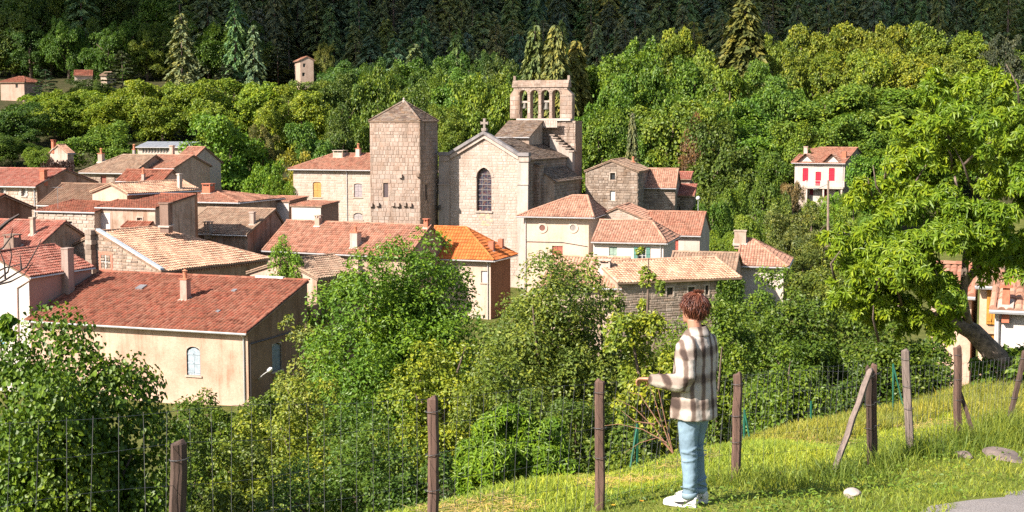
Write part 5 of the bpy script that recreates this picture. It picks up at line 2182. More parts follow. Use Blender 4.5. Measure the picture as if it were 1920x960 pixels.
def build_far_trees():
    rng = random.Random(11)
    # ---- dark pine wood on the upper slope
    n = 0
    spots = []
    for row, D in enumerate((302, 318, 334, 352, 376, 402, 432)):
        x = 330 + rng.uniform(0, 20) if row < 2 else (-60 if row > 3 else 150)
        while x < 2000:
            spots.append((x, D + rng.uniform(-8, 8)))
            x += rng.uniform(30, 58)
    for (x, D) in spots:
        if x < 420 and D < 350 and rng.random() < .6:
            continue
        if 520 < x < 640 and D < 334:
            continue
        X = (x - 960) / FPX * D
        H = rng.uniform(15, 23)
        top = proj((X, D, gzf(X, D) + H))[1]
        kind = rng.choice(('conifer', 'conifer', 'pine', 'conifer', 'cedar'))
        lab = {'pine': 'dark pine with bare lower trunk in the shaded hillside wood', 'cedar': 'layered dark cedar in the shaded hillside wood', 'conifer': 'dark pointed conifer in the shaded hillside wood'}[kind]
        tree({'pine': 'pine_tree', 'cedar': 'cedar_tree', 'conifer': 'conifer_tree'}[kind], lab, x, top, D, rng.uniform(60, 100), G_PINE if rng.random() < .75 else (.098, .125, .055), kind, lab.split(' in ')[0] + 's on the hillside', vary=.25)
    # ---- broadleaved wood on the slope at the left, and the edge under the pines
    for (x0, x1, D, t0, t1, step, w, c) in (
        (-20, 330, 400, 10, 45, 42, 85, (.055, .085, .016)), (-20, 420, 372, 40, 75, 40, 85, (.070, .105, .018)), (-20, 470, 345, 70, 105, 36, 85, (.066, .105, .018)),
        (-10, 620, 318, 95, 132, 36, 84, (.060, .100, .017)), (600, 960, 285, 88, 135, 36, 75, (.062, .110, .018)), (560, 980, 262, 120, 160, 40, 80, (.072, .125, .019))):
        x = x0
        while x < x1:
            D_ = D + rng.uniform(-7, 7)
            X = (x - 960) / FPX * D_
            tp = proj((X, D_, gzf(X, D_) + rng.uniform(8, 17)))[1] if D > 290 else rng.uniform(t0, t1)
            if 525 < x < 625 and tp < 150 and D < 335:
                tp = 152
            tree('broadleaf_tree', 'green broadleaved tree on the wooded slope below the pines', x, tp, D_, w * rng.uniform(.6, 1.45), c, rng.choice(('broad', 'broad', 'airy')), 'broadleaved trees of the lower slope', vary=.22)
            x += step * rng.uniform(.8, 1.25)
    # ---- plane trees: the row at the left, the big block at the right
    for i in range(11):
        x = 70 + i * 51
        tree('plane_tree', 'yellowish plane tree in the long row behind the left houses', x + rng.uniform(-12, 12), (172, 166, 160, 156, 152, 156, 150, 152, 150, 155, 168)[i] + rng.uniform(-7, 7), 250 + rng.uniform(-6, 6), rng.uniform(90, 125), G_PLANE, 'plane', 'row of plane trees at left', vary=.08)
        if i % 2:
            tree('plane_tree', 'yellowish plane tree in the long row behind the left houses', x - 22, 180 + rng.uniform(-6, 10), 241, 88, G_PLANE, 'plane', 'row of plane trees at left', vary=.08)
    for (x, t, D) in ((1225, 66, 262), (1275, 52, 266), (1330, 88, 255), (1455, 66, 268), (1500, 46, 272), (1550, 52, 274), (1600, 42, 275), (1650, 44, 272), (1700, 46, 276), (1750, 44, 274), (1800, 58, 274), (1838, 84, 272), (1470, 100, 258), (1540, 96, 260), (1620, 92, 262), (1690, 96, 262), (1760, 100, 260)):
        tree('plane_tree', 'olive gold plane tree in the rounded block above the villa', x, t, D, 104, (.120, .160, .020), 'plane', 'block of plane trees at right', vary=.10)
    # ---- bright broadleaved belt behind church and villa
    for (x, t, D, w) in ((1100, 92, 245, 95), (1150, 78, 250, 100), (1190, 105, 240, 110), (1130, 140, 228, 95), (1240, 130, 232, 110), (1300, 110, 240, 110), (1355, 120, 236, 120),
                         (1410, 110, 244, 120), (1465, 145, 232, 130), (1530, 150, 230, 140), (1590, 160, 232, 140), (1650, 165, 235, 130), (1700, 190, 226, 120), (1430, 200, 218, 130), (1490, 215, 214, 120),
                         (1565, 215, 216, 130), (1640, 225, 218, 120), (1260, 190, 215, 120), (1330, 190, 218, 120), (1200, 215, 212, 95), (1130, 205, 212, 90), (1380, 175, 224, 110), (1760, 175, 235, 120), (1820, 160, 240, 120), (1890, 170, 236, 120),
                         (1720, 260, 205, 110), (1790, 250, 210, 130), (1880, 260, 205, 150), (1880, 90, 280, 90)):
        tree('broadleaf_tree', 'bright green leafy tree in the belt behind church and villa', x + rng.uniform(-15, 15), t + rng.uniform(-10, 10), D, w * rng.uniform(.85, 1.6), rng.choice(((.075, .140, .016), (.088, .150, .018), (.068, .125, .016), (.10, .150, .02))), rng.choice(('broad', 'broad', 'airy', 'plane')), 'bright green trees behind church and villa', vary=.14)
    # ---- single trees that stand out
    T = tree
    T('spruce_tree', 'tall drooping spruce, left of the pair behind the bell gable', 1003, 40, 236, 135, G_SPRUCE, 'spruce')
    T('spruce_tree', 'tall drooping spruce, right of the pair behind the bell gable', 1042, 40, 234, 140, G_SPRUCE, 'spruce')
    T('spruce_tree', 'brownish spruce right of the drooping pair', 1080, 70, 238, 135, (.10, .105, .03), 'spruce')
    T('conifer_tree', 'large olive conifer rising to the top of the picture', 1397, -8, 255, 190, (.065, .075, .022), 'spruce')
    T('conifer_tree', 'slim grey green conifer right of the church', 1186, 205, 200, 60, (.085, .10, .04), 'spruce')
    T('cedar_tree', 'bluish cedar left of the lone hill house', 520, 88, 308, 70, G_CEDAR, 'cedar')
    T('cedar_tree', 'taller bluish cedar touching the lone hill house', 541, 66, 312, 62, G_CEDAR, 'cedar')
    T('cedar_tree', 'pale grey cedar low on the slope left of the cedars', 425, 120, 300, 75, (.026, .036, .022), 'cedar')
    T('cedar_tree', 'dark cedar beside the hipped hillside house', 85, 130, 278, 62, (.032, .055, .03), 'cedar')
    T('cedar_tree', 'dark brownish pine in front of the half hidden hill house', 228, 95, 292, 75, (.035, .048, .022), 'cedar')
    T('broadleaf_tree', 'pale birch like tree right of the lone hill house', 608, 78, 306, 40, (.11, .13, .03), 'airy')
    T('broadleaf_tree', 'round bright tree between tower and bell gable', 895, 140, 212, 118, (.115, .175, .022), 'broad', vary=.03)
    T('broadleaf_tree', 'yellow green bush top between tower and round tree', 838, 196, 205, 66, (.13, .17, .022), 'broad')
    T('broadleaf_tree', 'feathery green tree behind the tower roof', 706, 126, 232, 110, (.082, .135, .022), 'airy', vary=.03)
    T('broadleaf_tree', 'dark tree in the gap left of the tower', 640, 195, 222, 100, (.058, .105, .018), 'broad')
    T('broadleaf_tree', 'dark green tree behind the manor roof', 590, 228, 205, 90, (.058, .115, .017), 'broad')
    T('broadleaf_tree', 'broad dark tree right behind the square tower', 790, 150, 240, 110, (.062, .110, .018), 'broad')
    T('maple_tree', 'large bright green maple behind the tall red house', 428, 212, 196, 158, (.085, .165, .018), 'broad', low=.08, vary=.02)
    T('maple_tree', 'full bright tree above the left roofs', 196, 226, 214, 142, (.080, .145, .018), 'broad', low=.05, vary=.02)
    T('broadleaf_tree', 'brownish thin tree between maple and manor house', 498, 232, 200, 55, (.12, .12, .04), 'airy')
    T('broadleaf_tree', 'yellow tipped tree left of the manor house', 545, 282, 178, 120, (.16, .165, .026), 'airy', low=.03, vary=.02)
    T('broadleaf_tree', 'bright green bushy tree in front of the yellow tipped one', 500, 302, 172, 95, (.10, .19, .02), 'broad', low=.02, vary=.02)
    T('broadleaf_tree', 'light green bush right against the manor wall', 530, 340, 168, 55, (.095, .18, .02), 'bush')
    T('broadleaf_tree', 'dark green tree at the left edge under the planes', 25, 192, 232, 110, (.040, .075, .014), 'broad')
    T('broadleaf_tree', 'bright low tree left of the small cottage', 68, 275, 212, 60, (.10, .175, .02), 'bush')
    T('broadleaf_tree', 'dark leafy tree below the dark left edge tree', 20, 250, 218, 90, (.045, .09, .015), 'broad')
    T('copper_tree', 'small copper leaved tree beside the small cottage', 116, 296, 190, 58, (.045, .020, .018), 'bush')
    T('broadleaf_tree', 'rounded dark green tree left of the villa', 1345, 222, 192, 122, (.062, .100, .016), 'broad', low=.04, vary=.03)
    T('broadleaf_tree', 'reddish brown bush above the rounded dark tree', 1305, 212, 205, 60, (.12, .075, .045), 'airy')
    T('broadleaf_tree', 'bright green hedge tree right of the villa', 1650, 288, 188, 110, (.072, .15, .018), 'broad', low=.02, vary=.03)
    T('broadleaf_tree', 'rounded tree behind the villa roof at left', 1455, 280, 208, 110, (.060, .115, .016), 'broad', low=.02)
    T('red_maple', 'small red leaved maple above the villa', 1722, 152, 262, 46, (.40, .05, .02), 'bush', base=4.0)
    T('birch_tree', 'thin grey green birch at the right edge', 1885, 62, 268, 80, (.05, .062, .035), 'airy')
    T('broadleaf_tree', 'dark bushy tree in front of the half hidden hill house', 158, 146, 284, 60, (.045, .075, .016), 'broad')
    T('broadleaf_tree', 'leafy tree below the cream hill house end', 192, 150, 282, 55, (.06, .10, .017), 'broad')
    # ---- gardens between villa and village
    for (x, t, D, w, c, lab) in ((1372, 345, 172, 95, (.095, .16, .02), 'tall bright shrub left of the villa garden'), (1335, 375, 166, 80, (.085, .15, .02), 'bright shrub behind the stone shed'),
                                 (1395, 400, 155, 100, (.105, .17, .022), 'yellow green shrub above the block chimney'), (1350, 430, 150, 70, (.10, .17, .022), 'low shrub beside the red shutter house'),
                                 (1485, 362, 166, 95, (.115, .15, .03), 'yellow green shrub below the villa balcony'), (1520, 385, 160, 120, (.085, .115, .028), 'wide olive shrub in the villa garden'),
                                 (1480, 425, 150, 110, (.075, .105, .025), 'dark olive shrub above the hip roof house'), (1545, 440, 146, 90, (.08, .11, .025), 'olive shrub in front of the terrace wall'),
                                 (1563, 360, 182, 34, (.12, .23, .03), 'clipped round bush under the villa balcony'), (1532, 368, 184, 55, (.10, .16, .02), 'bush hiding the left foot of the villa'), (1585, 364, 184, 50, (.085, .15, .02), 'bush hiding the right foot of the villa'), (1600, 368, 176, 80, (.09, .16, .02), 'leafy bush at the foot of the villa'),
                                 (1505, 470, 135, 120, (.075, .11, .024), 'dark bush behind the hip roof house'), (1640, 400, 150, 90, (.08, .15, .02), 'bush right of the terrace wall'),
                                 (1430, 335, 186, 80, (.08, .13, .02), 'bush left of the villa wall'), (1570, 500, 120, 140, (.075, .12, .02), 'wide bush below the terrace wall'), (1480, 340, 188, 50, (.14, .12, .05), 'reddish shrub at the villa stair')):
        T('garden_shrub', lab, x, t, D, w, c, 'bush', cat='shrub', low=.0)
    T('garden_shrub', 'round leafy tree between the barn roof and the brick roof', 556, 446, 97, 118, (.105, .185, .02), 'broad', cat='shrub', low=.0, vary=.02)


build_far_trees()

rank_labels('row of plane trees at left', 'yellowish plane tree, %s in the long row behind the left houses')
rank_labels('block of plane trees at right', 'olive gold plane tree, %s in the rounded block above the villa')
rank_labels('bright green trees behind church and villa', 'bright green tree, %s in the belt behind church and villa')


# ------------------------------------------------------------------ trees and shrubs in front of the village
_UL = {}


def unit_leaf(shape, mat):
    k = (shape, mat.name)
    if k not in _UL:
        mb = MB()
        leaf_mesh(mb, np.zeros((1, 3)), np.array([[0, 1., 0]]), np.array([[0, 0, 1.]]), 1.0, {'heart': .9, 'long': .30, 'kite': .6}[shape], shape)
        me = mb.mesh('leaf')
        me.materials.append(mat)
        _UL[k] = me
    return _UL[k]


def single_leaves(parent, Pp, Ax, Nn, Ln, shape, mat, colr, rng):
    """leaves as objects of their own (the ones that show largest)"""
    me = unit_leaf(shape, mat)
    for p, a, n, l in zip(Pp, unit(Ax), Nn, Ln):
        s = np.cross(a, n)
        s /= np.linalg.norm(s) + 1e-9
        nn = np.cross(s, a)
        o = bpy.data.objects.new('leaf', me)
        col.objects.link(o)
        o.parent = parent
        m = Matrix(((s[0] * l, a[0] * l, nn[0] * l, p[0]), (s[1] * l, a[1] * l, nn[1] * l, p[1]), (s[2] * l, a[2] * l, nn[2] * l, p[2]), (0, 0, 0, 1)))
        o.matrix_local = m
        v = rng.uniform(.75, 1.5)
        o.color = (colr[0] * v * rng.uniform(.9, 1.3), colr[1] * v, colr[2] * v, 1)


def fore(name, label, px, top, D, w, colr, n, leaf, bottom=None, shape='kite', nl=24, rr=(.22, .36), keep=.78, inner=.14, droop=.3, depth=1.0, aspect=1.5,
         single=0, trans=.24, cat='shrub', lobes_px=None, seed=None, stems=6, updir=.35, spread=.45, bark=(.12, .085, .06), flatz=1.0, form='round'):
    """a shrub or tree with its own leaves, built in metres"""
    _tc[0] += 1
    seed = seed or _tc[0] * 31
    rng = np.random.default_rng(seed)
    prng = random.Random(seed)
    n = int(n * (1.25 if single else 1.28))
    leaf = leaf * (1.05 if single else 1.3)
    colr = (colr[0] * 1.46, colr[1] * 1.58, colr[2] * 1.05)
    tip = P(px, top, D)
    r = w / 2 * D / FPX
    g = gzf(tip.x, D)
    zb = g
    H = tip.z - zb
    root = bpy.data.objects.new(name, None)
    col.objects.link(root)
    root.location = (tip.x, tip.y, g)
    tag(root, label, cat)
    h0 = zb - g
    if lobes_px:
        L = []
        Rr = []
        for (lx, ly, lr, dd) in lobes_px:
            c = P(lx, ly, D + dd) - Vector((tip.x, tip.y, g))
            L.append((c.x, c.y, c.z))
            Rr.append(lr * (D + dd) / FPX)
        L, Rr = np.array(L), np.array(Rr)
    else:
        L, Rr = make_lobes(rng, nl, form, rr=rr)
        m = (r + H / 2) / 2
        hz_ = L[:, 2]
        L = np.stack([L[:, 0] * r * .98, L[:, 1] * r * depth, h0 + (hz_ - .02) * H * .98], 1)
        Rr = Rr * min(m, r * 1.15)
    nin = 0
    L2, R2 = expand(rng, L, Rr, 4 if len(L) < 70 else 3)
    p, d = lobe_points(rng, n, L2, R2, keep * .8, (.68, 1.18))
    kp = (d[:, 1] < .25) | (rng.random(len(d)) < .45)
    p, d = p[kp], d[kp]
    if not lobes_px:
        # stretch the heap of lobes to the measured outline
        lo, hi = np.percentile(p[:, 2], .5), np.percentile(p[:, 2], 99.7)
        sx_, sy_ = r / np.percentile(np.abs(p[:, 0]), 98), r * depth / np.percentile(np.abs(p[:, 1]), 98)
        for arr in (p, L):
            arr[:, 0] *= sx_
            arr[:, 1] *= sy_
            arr[:, 2] = (arr[:, 2] - lo) / (hi - lo) * H * 1.0
    if inner and not lobes_px:
        k = int(n * inner)
        q = rdir(rng, k) * rng.uniform(.2, .6, (k, 1)) * np.array((r, r * depth, H / 2)) + np.array((0, 0, h0 + H / 2))
        p, d = np.concatenate([p, q]), np.concatenate([d, rdir(rng, k)])
        nin = k
    elif inner:
        k = int(n * inner)
        i = rng.choice(len(L), k)
        q = L[i] + rdir(rng, k) * (Rr[i] * rng.uniform(.1, .7, k))[:, None]
        p, d = np.concatenate([p, q]), np.concatenate([d, rdir(rng, k)])
    if shape == 'long':
        # rosettes of blades round the twig tips
        per = 6
        p = np.repeat(p[:len(p) // per], per, 0)
        d = np.repeat(d[:len(d) // per], per, 0)
        w_ = np.tile(np.arange(per) / per * 2 * math.pi, len(p) // per) + np.repeat(rng.uniform(0, 6, len(p) // per), per)
        t1 = unit(np.cross(d, np.array((.3, .5, .8))))
        t2 = np.cross(d, t1)
        ax = d * rng.uniform(.3, .7, (len(p), 1)) + t1 * np.cos(w_)[:, None] + t2 * np.sin(w_)[:, None] - np.array((0, 0, droop))
        nn = unit(d + np.array((0, 0, .9)) + rdir(rng, len(p)) * .25)
    else:
        nn = unit(d + rdir(rng, len(p)) * .6 + np.array((0, 0, updir * .7)))
        ax = np.cross(nn, rdir(rng, len(p))) + d * .4 - np.array((0, 0, droop))
    ln = leaf * rng.uniform(.6, 1.3, len(p))
    if nin:
        ln[-nin:] *= 1.3
    mat = m_leaf('leaf blade %.2f %.2f' % (trans, spread), trans, .45, spread=spread)
    o_col = (*colr, 1)
    root_off = np.array(root.location)
    if single:
        wp = p + root_off
        dd_ = wp[:, 1] * CP - wp[:, 2] * SP
        sx = 960 + FPX * wp[:, 0] / dd_
        sy = 480 - FPX * (wp[:, 1] * SP + wp[:, 2] * CP) / dd_
        front = (d[:, 1] < .1) & (sx > 5) & (sx < 1915) & (sy > 5) & (sy < 955)
        sc_ = np.where(front, -d[:, 1] + rng.uniform(0, .6, len(p)), -9)
        idx = np.argsort(-sc_)[:single]
        idx = idx[sc_[idx] > -5]
        rest = np.setdiff1d(np.arange(len(p)), idx)
    else:
        rest = np.arange(len(p))
    mb = MB()
    leaf_mesh(mb, p[rest], ax[rest], nn[rest], ln[rest], ln[rest] * (.30 if shape == 'long' else .9 if shape == 'heart' else 1 / aspect), shape)
    cr = mb.build('crown', mat, None)
    cr.parent = root
    cr.color = o_col
    if single:
        single_leaves(cr, p[idx], ax[idx], nn[idx], ln[idx], shape, mat, colr, prng)
    # stems
    mb = MB()
    hub = np.array((0, 0, 0.0))
    order = np.argsort(-Rr)[:stems]
    for k in order:
        c = L[k]
        mid = c * .5 + np.array((prng.uniform(-.15, .15) * r, prng.uniform(-.15, .15) * r, .1 * H))
        mid[0] *= .6
        mid[1] *= .6
        rad = max(.012, .018 * (H + h0))
        mb.tube([hub - np.array((0, 0, .3)), hub * .5 + mid * .4, mid, c, c + (c - mid) * .35], [rad * 1.2, rad * .9, rad * .6, rad * .3, rad * .1], 5)
    if mb.n:
        tr = mb.build('stems' if cat == 'shrub' else 'trunk', m_bark(bark), None, True)
        tr.parent = root
    return root


def build_fore():
    F = fore
    F('linden_tree', 'round dark linden with heart shaped leaves in the left foreground', 118, 606, 26, 490, (.060, .100, .014), 40000, .086, shape='heart', nl=64, rr=(.22, .36), keep=.75, single=300, cat='tree', droop=.9, updir=.5, spread=.5, inner=.3, trans=.22, form='wide')
    F('garden_shrub', 'leafy linden shoots at the left edge in front of the white house', 28, 596, 27, 100, (.085, .13, .016), 1500, .12, bottom=720, shape='heart', nl=10, droop=.8, updir=.5)
    F('garden_shrub', 'shadowy shrub between linden and farmhouse wall', 330, 760, 40, 170, (.055, .088, .016), 7000, .09, nl=30, rr=(.2, .34))
    F('garden_shrub', 'dark ivy like shrub under the pale blue shutters', 395, 738, 58, 130, (.058, .090, .018), 7000, .11, bottom=840, nl=18)
    F('garden_shrub', 'upright dark shrub below the farmhouse corner', 440, 765, 50, 90, (.060, .095, .016), 3500, .10, bottom=880, nl=12)
    F('garden_shrub', 'yellowish straggly shrub left of the dark bank shrub', 455, 770, 42, 210, (.115, .140, .026), 8000, .10, bottom=960, nl=24, rr=(.16, .29), keep=.72)
    F('garden_shrub', 'yellow leaved shrub at the foot of the shaded farmhouse wall', 570, 712, 50, 200, (.140, .158, .028), 8000, .10, bottom=860, nl=24, rr=(.16, .29), keep=.72)
    F('garden_shrub', 'light flowering shrub against the shaded farmhouse wall', 572, 592, 66, 120, (.150, .165, .060), 3000, .13, bottom=740, nl=14, rr=(.16, .29), keep=.72)
    F('garden_shrub', 'dense scrub at the foot of the farmhouse corner', 492, 742, 62, 150, (.075, .105, .020), 6000, .11, nl=22, rr=(.16, .3))
    F('garden_shrub', 'dark leafy scrub against the shaded farmhouse wall', 545, 700, 70, 110, (.060, .090, .018), 5000, .12, nl=18, rr=(.16, .3))
    F('bank_shrub', 'large dark shrub on the bank behind the second fence post', 655, 765, 31, 350, (.052, .090, .018), 22000, .065, nl=37, rr=(.15, .27))
    F('bank_shrub', 'dark undergrowth between linden and bank shrub', 430, 850, 30, 230, (.075, .095, .020), 9000, .07, nl=24, rr=(.16, .29), keep=.72)
    F('bank_shrub', 'low dark shrub at the meadow edge behind the second post', 790, 860, 24, 190, (.045, .078, .015), 8000, .055, nl=18)
    F('ash_tree', 'tall dense green tree covering the middle of the village front', 765, 446, 62, 345, (.072, .128, .018), 44000, .15, shape='kite', nl=85, rr=(.18, .30), keep=.66, cat='tree', aspect=2.0, form='oval', inner=.3)
    F('garden_shrub', 'yellow green small tree in front of the tall dense tree', 800, 640, 47, 215, (.125, .155, .024), 9500, .11, bottom=850, nl=27, rr=(.16, .29), keep=.72)
    F('olive_tree', 'loose grey green tree below the round window house', 1040, 478, 50, 300, (.100, .128, .036), 28000, .105, nl=49, rr=(.16, .29), keep=.72, inner=.25, cat='tree', spread=.5)
    F('garden_shrub', 'olive green shrub behind the third fence post', 965, 660, 40, 260, (.082, .110, .022), 14000, .085, nl=31, rr=(.14, .25))
    F('garden_shrub', 'dark shrub in the shade behind the third fence post', 1090, 740, 30, 200, (.050, .078, .016), 9000, .07, nl=22)
    F('laurel_bush', 'bright glossy laurel bush at the meadow edge', 965, 778, 19, 245, (.080, .140, .020), 15000, .085, shape='long', lobes_px=[(965, 850, 70, 0), (905, 878, 48, 0), (1025, 875, 52, 0), (955, 812, 42, 0), (1000, 832, 48, .2), (922, 840, 48, .2), (1062, 898, 34, 0), (872, 908, 34, 0), (965, 895, 60, -.3), (1010, 905, 50, -.2), (915, 910, 45, -.2), (985, 800, 26, .1), (1040, 845, 28, .2)], single=300, droop=.15, keep=.55, inner=.3)
    F('garden_shrub', 'yellow green sapling thicket left of the standing man', 1215, 585, 34, 210, (.135, .160, .028), 10500, .095, bottom=870, nl=28, rr=(.16, .29), keep=.72)
    F('young_tree', 'thin upright young tree in front of the pale roof', 1216, 468, 62, 95, (.120, .150, .030), 1500, .15, bottom=640, nl=11, rr=(.10, .22), keep=.3, cat='tree', inner=.0)
    F('garden_shrub', 'light leaved shrub below the white capped chimney', 1140, 545, 52, 200, (.095, .130, .028), 10000, .105, bottom=760, nl=24, rr=(.16, .29), keep=.72)
    F('garden_shrub', 'leafy shrub screening the foot of the stable wall', 1285, 588, 62, 170, (.085, .118, .022), 8000, .11, nl=40, rr=(.2, .34))
    F('hedge_shrub', 'dense shrub right of the man under the hip roof house', 1440, 508, 50, 210, (.070, .112, .020), 15000, .095, bottom=760, nl=37, rr=(.14, .25))
    F('hedge_shrub', 'dark dense shrub behind the braced fence post', 1545, 560, 40, 270, (.050, .082, .015), 18000, .085, bottom=790, nl=37, rr=(.15, .26))
    F('hedge_shrub', 'rounded shrub just behind the man', 1350, 575, 38, 170, (.072, .110, .018), 10000, .08, bottom=790, nl=24, rr=(.15, .27))
    F('hedge_shrub', 'low shaded shrub behind the tallest fence post', 1680, 600, 34, 190, (.052, .082, .015), 10000, .08, bottom=780, nl=24)
    F('hedge_shrub', 'olive shrub between the villa garden and the hedge', 1560, 490, 78, 160, (.085, .105, .025), 6000, .14, bottom=640, nl=24, rr=(.14, .25))
    F('hedge_shrub', 'low leafy shrub beside the green stakes', 1470, 650, 30, 170, (.068, .110, .018), 6000, .07, bottom=780, nl=18)
    F('bank_shrub', 'trailing shrub at the meadow edge left of the man', 1180, 800, 22, 150, (.075, .105, .022), 4500, .065, nl=14, rr=(.16, .29), keep=.72)
    F('bank_shrub', 'green shrub at the foot of the trunk on the right edge', 1890, 655, 27, 120, (.080, .120, .020), 2600, .09, bottom=760, nl=12, keep=.5)
    F('hedge_shrub', 'small leafy clump in front of the pink annex', 1735, 600, 36, 110, (.070, .105, .018), 4000, .08, bottom=720, nl=16, keep=.55)
    # chestnut with leaning trunk
    rng = random.Random(5)
    lob = [(1745, 215, 62, 0), (1800, 190, 46, 1), (1700, 270, 50, .5), (1790, 290, 75, -.5), (1875, 225, 62, .8), (1915, 300, 80, 0), (1850, 350, 85, -1), (1740, 370, 80, -.6), (1665, 400, 62, 0), (1630, 470, 55, 0), (1690, 480, 82, -.8),
           (1790, 450, 90, -1.2), (1890, 450, 75, -.6), (1640, 550, 58, -.3), (1720, 565, 80, -1), (1600, 525, 34, 0), (1950, 400, 80, 0), (1655, 610, 45, 0), (1760, 620, 40, -.3), (1690, 330, 40, .6), (1840, 155, 30, 1), (1735, 160, 28, .5), (1935, 210, 60, .5), (1935, 480, 60, 0), (1862, 515, 42, 0), (1705, 612, 45, 0), (1622, 592, 42, 0), (1570, 560, 30, 0), (1740, 530, 60, -.4), (1790, 560, 40, -.3), (1655, 500, 55, .2), (1600, 470, 40, .3), (1690, 570, 50, .2)]
    lob = [(x + rng.uniform(-.75, .75) * r_, y + rng.uniform(-.75, .75) * r_, r_ * rng.uniform(.38, .66), d + rng.uniform(-.7, .7)) for (x, y, r_, d) in lob for _ in range(4)] + [(x, y, r_ * .45, d + .6) for (x, y, r_, d) in lob]
    F('chestnut_tree', 'big sunlit chestnut with long leaves leaning in from the right', 1880, 640, 27, 120, (.128, .180, .022), 56000, .122, shape='long', lobes_px=lob, single=300, cat='tree', keep=.3, inner=.12, droop=.5, stems=0, trans=.34, spread=.4)
    root = [o for o in bpy.data.objects if o.name.startswith('chestnut_tree')][0]
    off = A3(root.location)
    mb = MB()

    def w(px, py, dd=0):
        return A3(P(px, py, 27 + dd)) - off
    base = w(1905, 720)
    base[2] = gzf(base[0] + off[0], base[1] + off[1]) - off[2] - .2
    mb.tube([base, w(1872, 672), w(1825, 622), w(1775, 597), w(1720, 590), w(1660, 560)], [.25, .21, .18, .13, .06, .02], 12)
    mb.tube([w(1818, 618), w(1806, 560, -.2), w(1812, 460), w(1790, 330)], [.09, .08, .06, .02], 7)
    mb.tube([w(1806, 540), w(1850, 470, .5), w(1865, 380, .5), w(1830, 240, .8)], [.075, .07, .05, .02], 7)
    mb.tube([w(1812, 480), w(1890, 420, 1), w(1930, 340, 1)], [.06, .05, .02], 7)
    for k in range(22):
        lx, ly, lr, dd = rng.choice(lob)
        a = w(lx + rng.uniform(-30, 30), ly + rng.uniform(20, 60), dd)
        b = w(lx + rng.uniform(-40, 40), ly - rng.uniform(10, 60), dd - .4)
        mb.tube([a, (a + b) / 2 + np.array((rng.uniform(-.15, .15), 0, .1)), b], [.03, .02, .006], 5)
    tr = mb.build('trunk', m_plain('chestnut bark', (.15, .11, .085), .95, 0, .7, 9), None, True)
    tr.parent = root
    # ivy on the stable's wall
    f = STABLE.F['F']
    u0, u1, z0, z1 = f.rect(1341, 524, 1392, 590)
    rng2 = np.random.default_rng(8)
    n = 2600
    p = np.stack([A3(f.pt(rng2.uniform(u0, u1), rng2.uniform(z0 - 1, z1), rng2.uniform(.08, .4))) for _ in range(n)])
    root = thing('ivy', f.pt((u0 + u1) / 2, z0 - 1, .2), 'ivy cladding the right end of the stable wall', 'ivy')
    nn = unit(np.array(f.n)[None] + rdir(rng2, n) * .6 + np.array((0, 0, .3)))
    mb = MB()
    leaf_mesh(mb, p, np.cross(nn, rdir(rng2, n)) - np.array((0, 0, .6)), nn, rng2.uniform(.12, .22, n), .14)
    o = mb.build('foliage', m_leaf('leaves'), root)
    o.color = (.095, .17, .018, 1)
    mb = MB()
    for k in range(5):
        u = u0 + (u1 - u0) * (k + .5) / 5
        mb.tube([f.pt(u, z0 - 1.5, .06), f.pt(u + .2, (z0 + z1) / 2, .06), f.pt(u - .1, z1 - .1, .06)], [.05, .03, .01], 5)
    mb.build('stems', m_bark(), root)
    # bare reddish twigs beside the man
    root = thing('bare_branches', P(1265, 880, 13.6), 'bare reddish brown branches beside the man', 'branches')
    mb = MB()
    for (pts) in (((1262, 850), (1225, 800), (1190, 765), (1150, 745)), ((1262, 850), (1240, 790), (1225, 740), (1205, 700)), ((1250, 830), (1205, 805), (1160, 795), (1120, 800)), ((1262, 850), (1250, 800), (1232, 720), (1238, 690)), ((1228, 795), (1190, 790), (1165, 770)), ((1240, 800), (1200, 740), (1178, 735)), ((1262, 850), (1235, 820), (1200, 830), (1170, 850))):
        k = len(pts)
        mb.tube([P(x, y, 14.6 + .1 * i) for i, (x, y) in enumerate(pts)], [.006 * (1 - .75 * i / (k - 1)) for i in range(k)], 4)
    mb.build('twigs', m_plain('red twig', (.26, .13, .08), .9), root)
    # bare twigs reaching in at the left edge
    root = thing('bare_twigs', P(-60, 640, 21), 'thin bare twigs reaching in at the upper left edge', 'branches')
    mb = MB()
    for (pts) in (((-30, 545), (10, 525), (50, 500), (70, 465), (78, 448)), ((-30, 545), (15, 510), (22, 480), (18, 455)), ((-30, 520), (10, 502), (42, 495)), ((-30, 540), (20, 528), (45, 515), (62, 492)), ((-30, 480), (5, 465), (20, 445), (24, 428)), ((-40, 425), (0, 428), (15, 415), (36, 402)), ((10, 523), (8, 492), (0, 470)), ((40, 505), (38, 478))):
        k = len(pts)
        r0 = .018 if pts[0][1] != 425 else .05
        mb.tube([P(x, y, 21 + .05 * i) for i, (x, y) in enumerate(pts)], [r0 * (1 - .7 * i / (k - 1)) for i in range(k)], 4)
    mb.build('twigs', m_plain('dark twig', (.06, .045, .04), .9), root)


build_fore()


# ------------------------------------------------------------------ meadow, verge, fence
def side_s(x, y):
    return (x + 0.47) * -0.832 + (y - 11.3) * 0.555


FENCE = [(-45, 799, 6.4), (350, 770, 7.5), (810, 748, 9.5), (1125, 718, 11.5), (1380, 704, 13.0), (1634, 692, 14.5), (1700, 688, 15.2), (1797, 684, 16.8), (1912, 668, 19.0), (2010, 660, 20.5)]
FP = [A3(P(*q)) for q in FENCE]


def fence_s(x, y):
    """signed distance to the fence line: positive on the meadow side"""
    xs = np.array([p[0] for p in FP])
    ys = np.array([p[1] for p in FP])
    yl = np.interp(x, xs, ys)
    return (y - yl) * .62


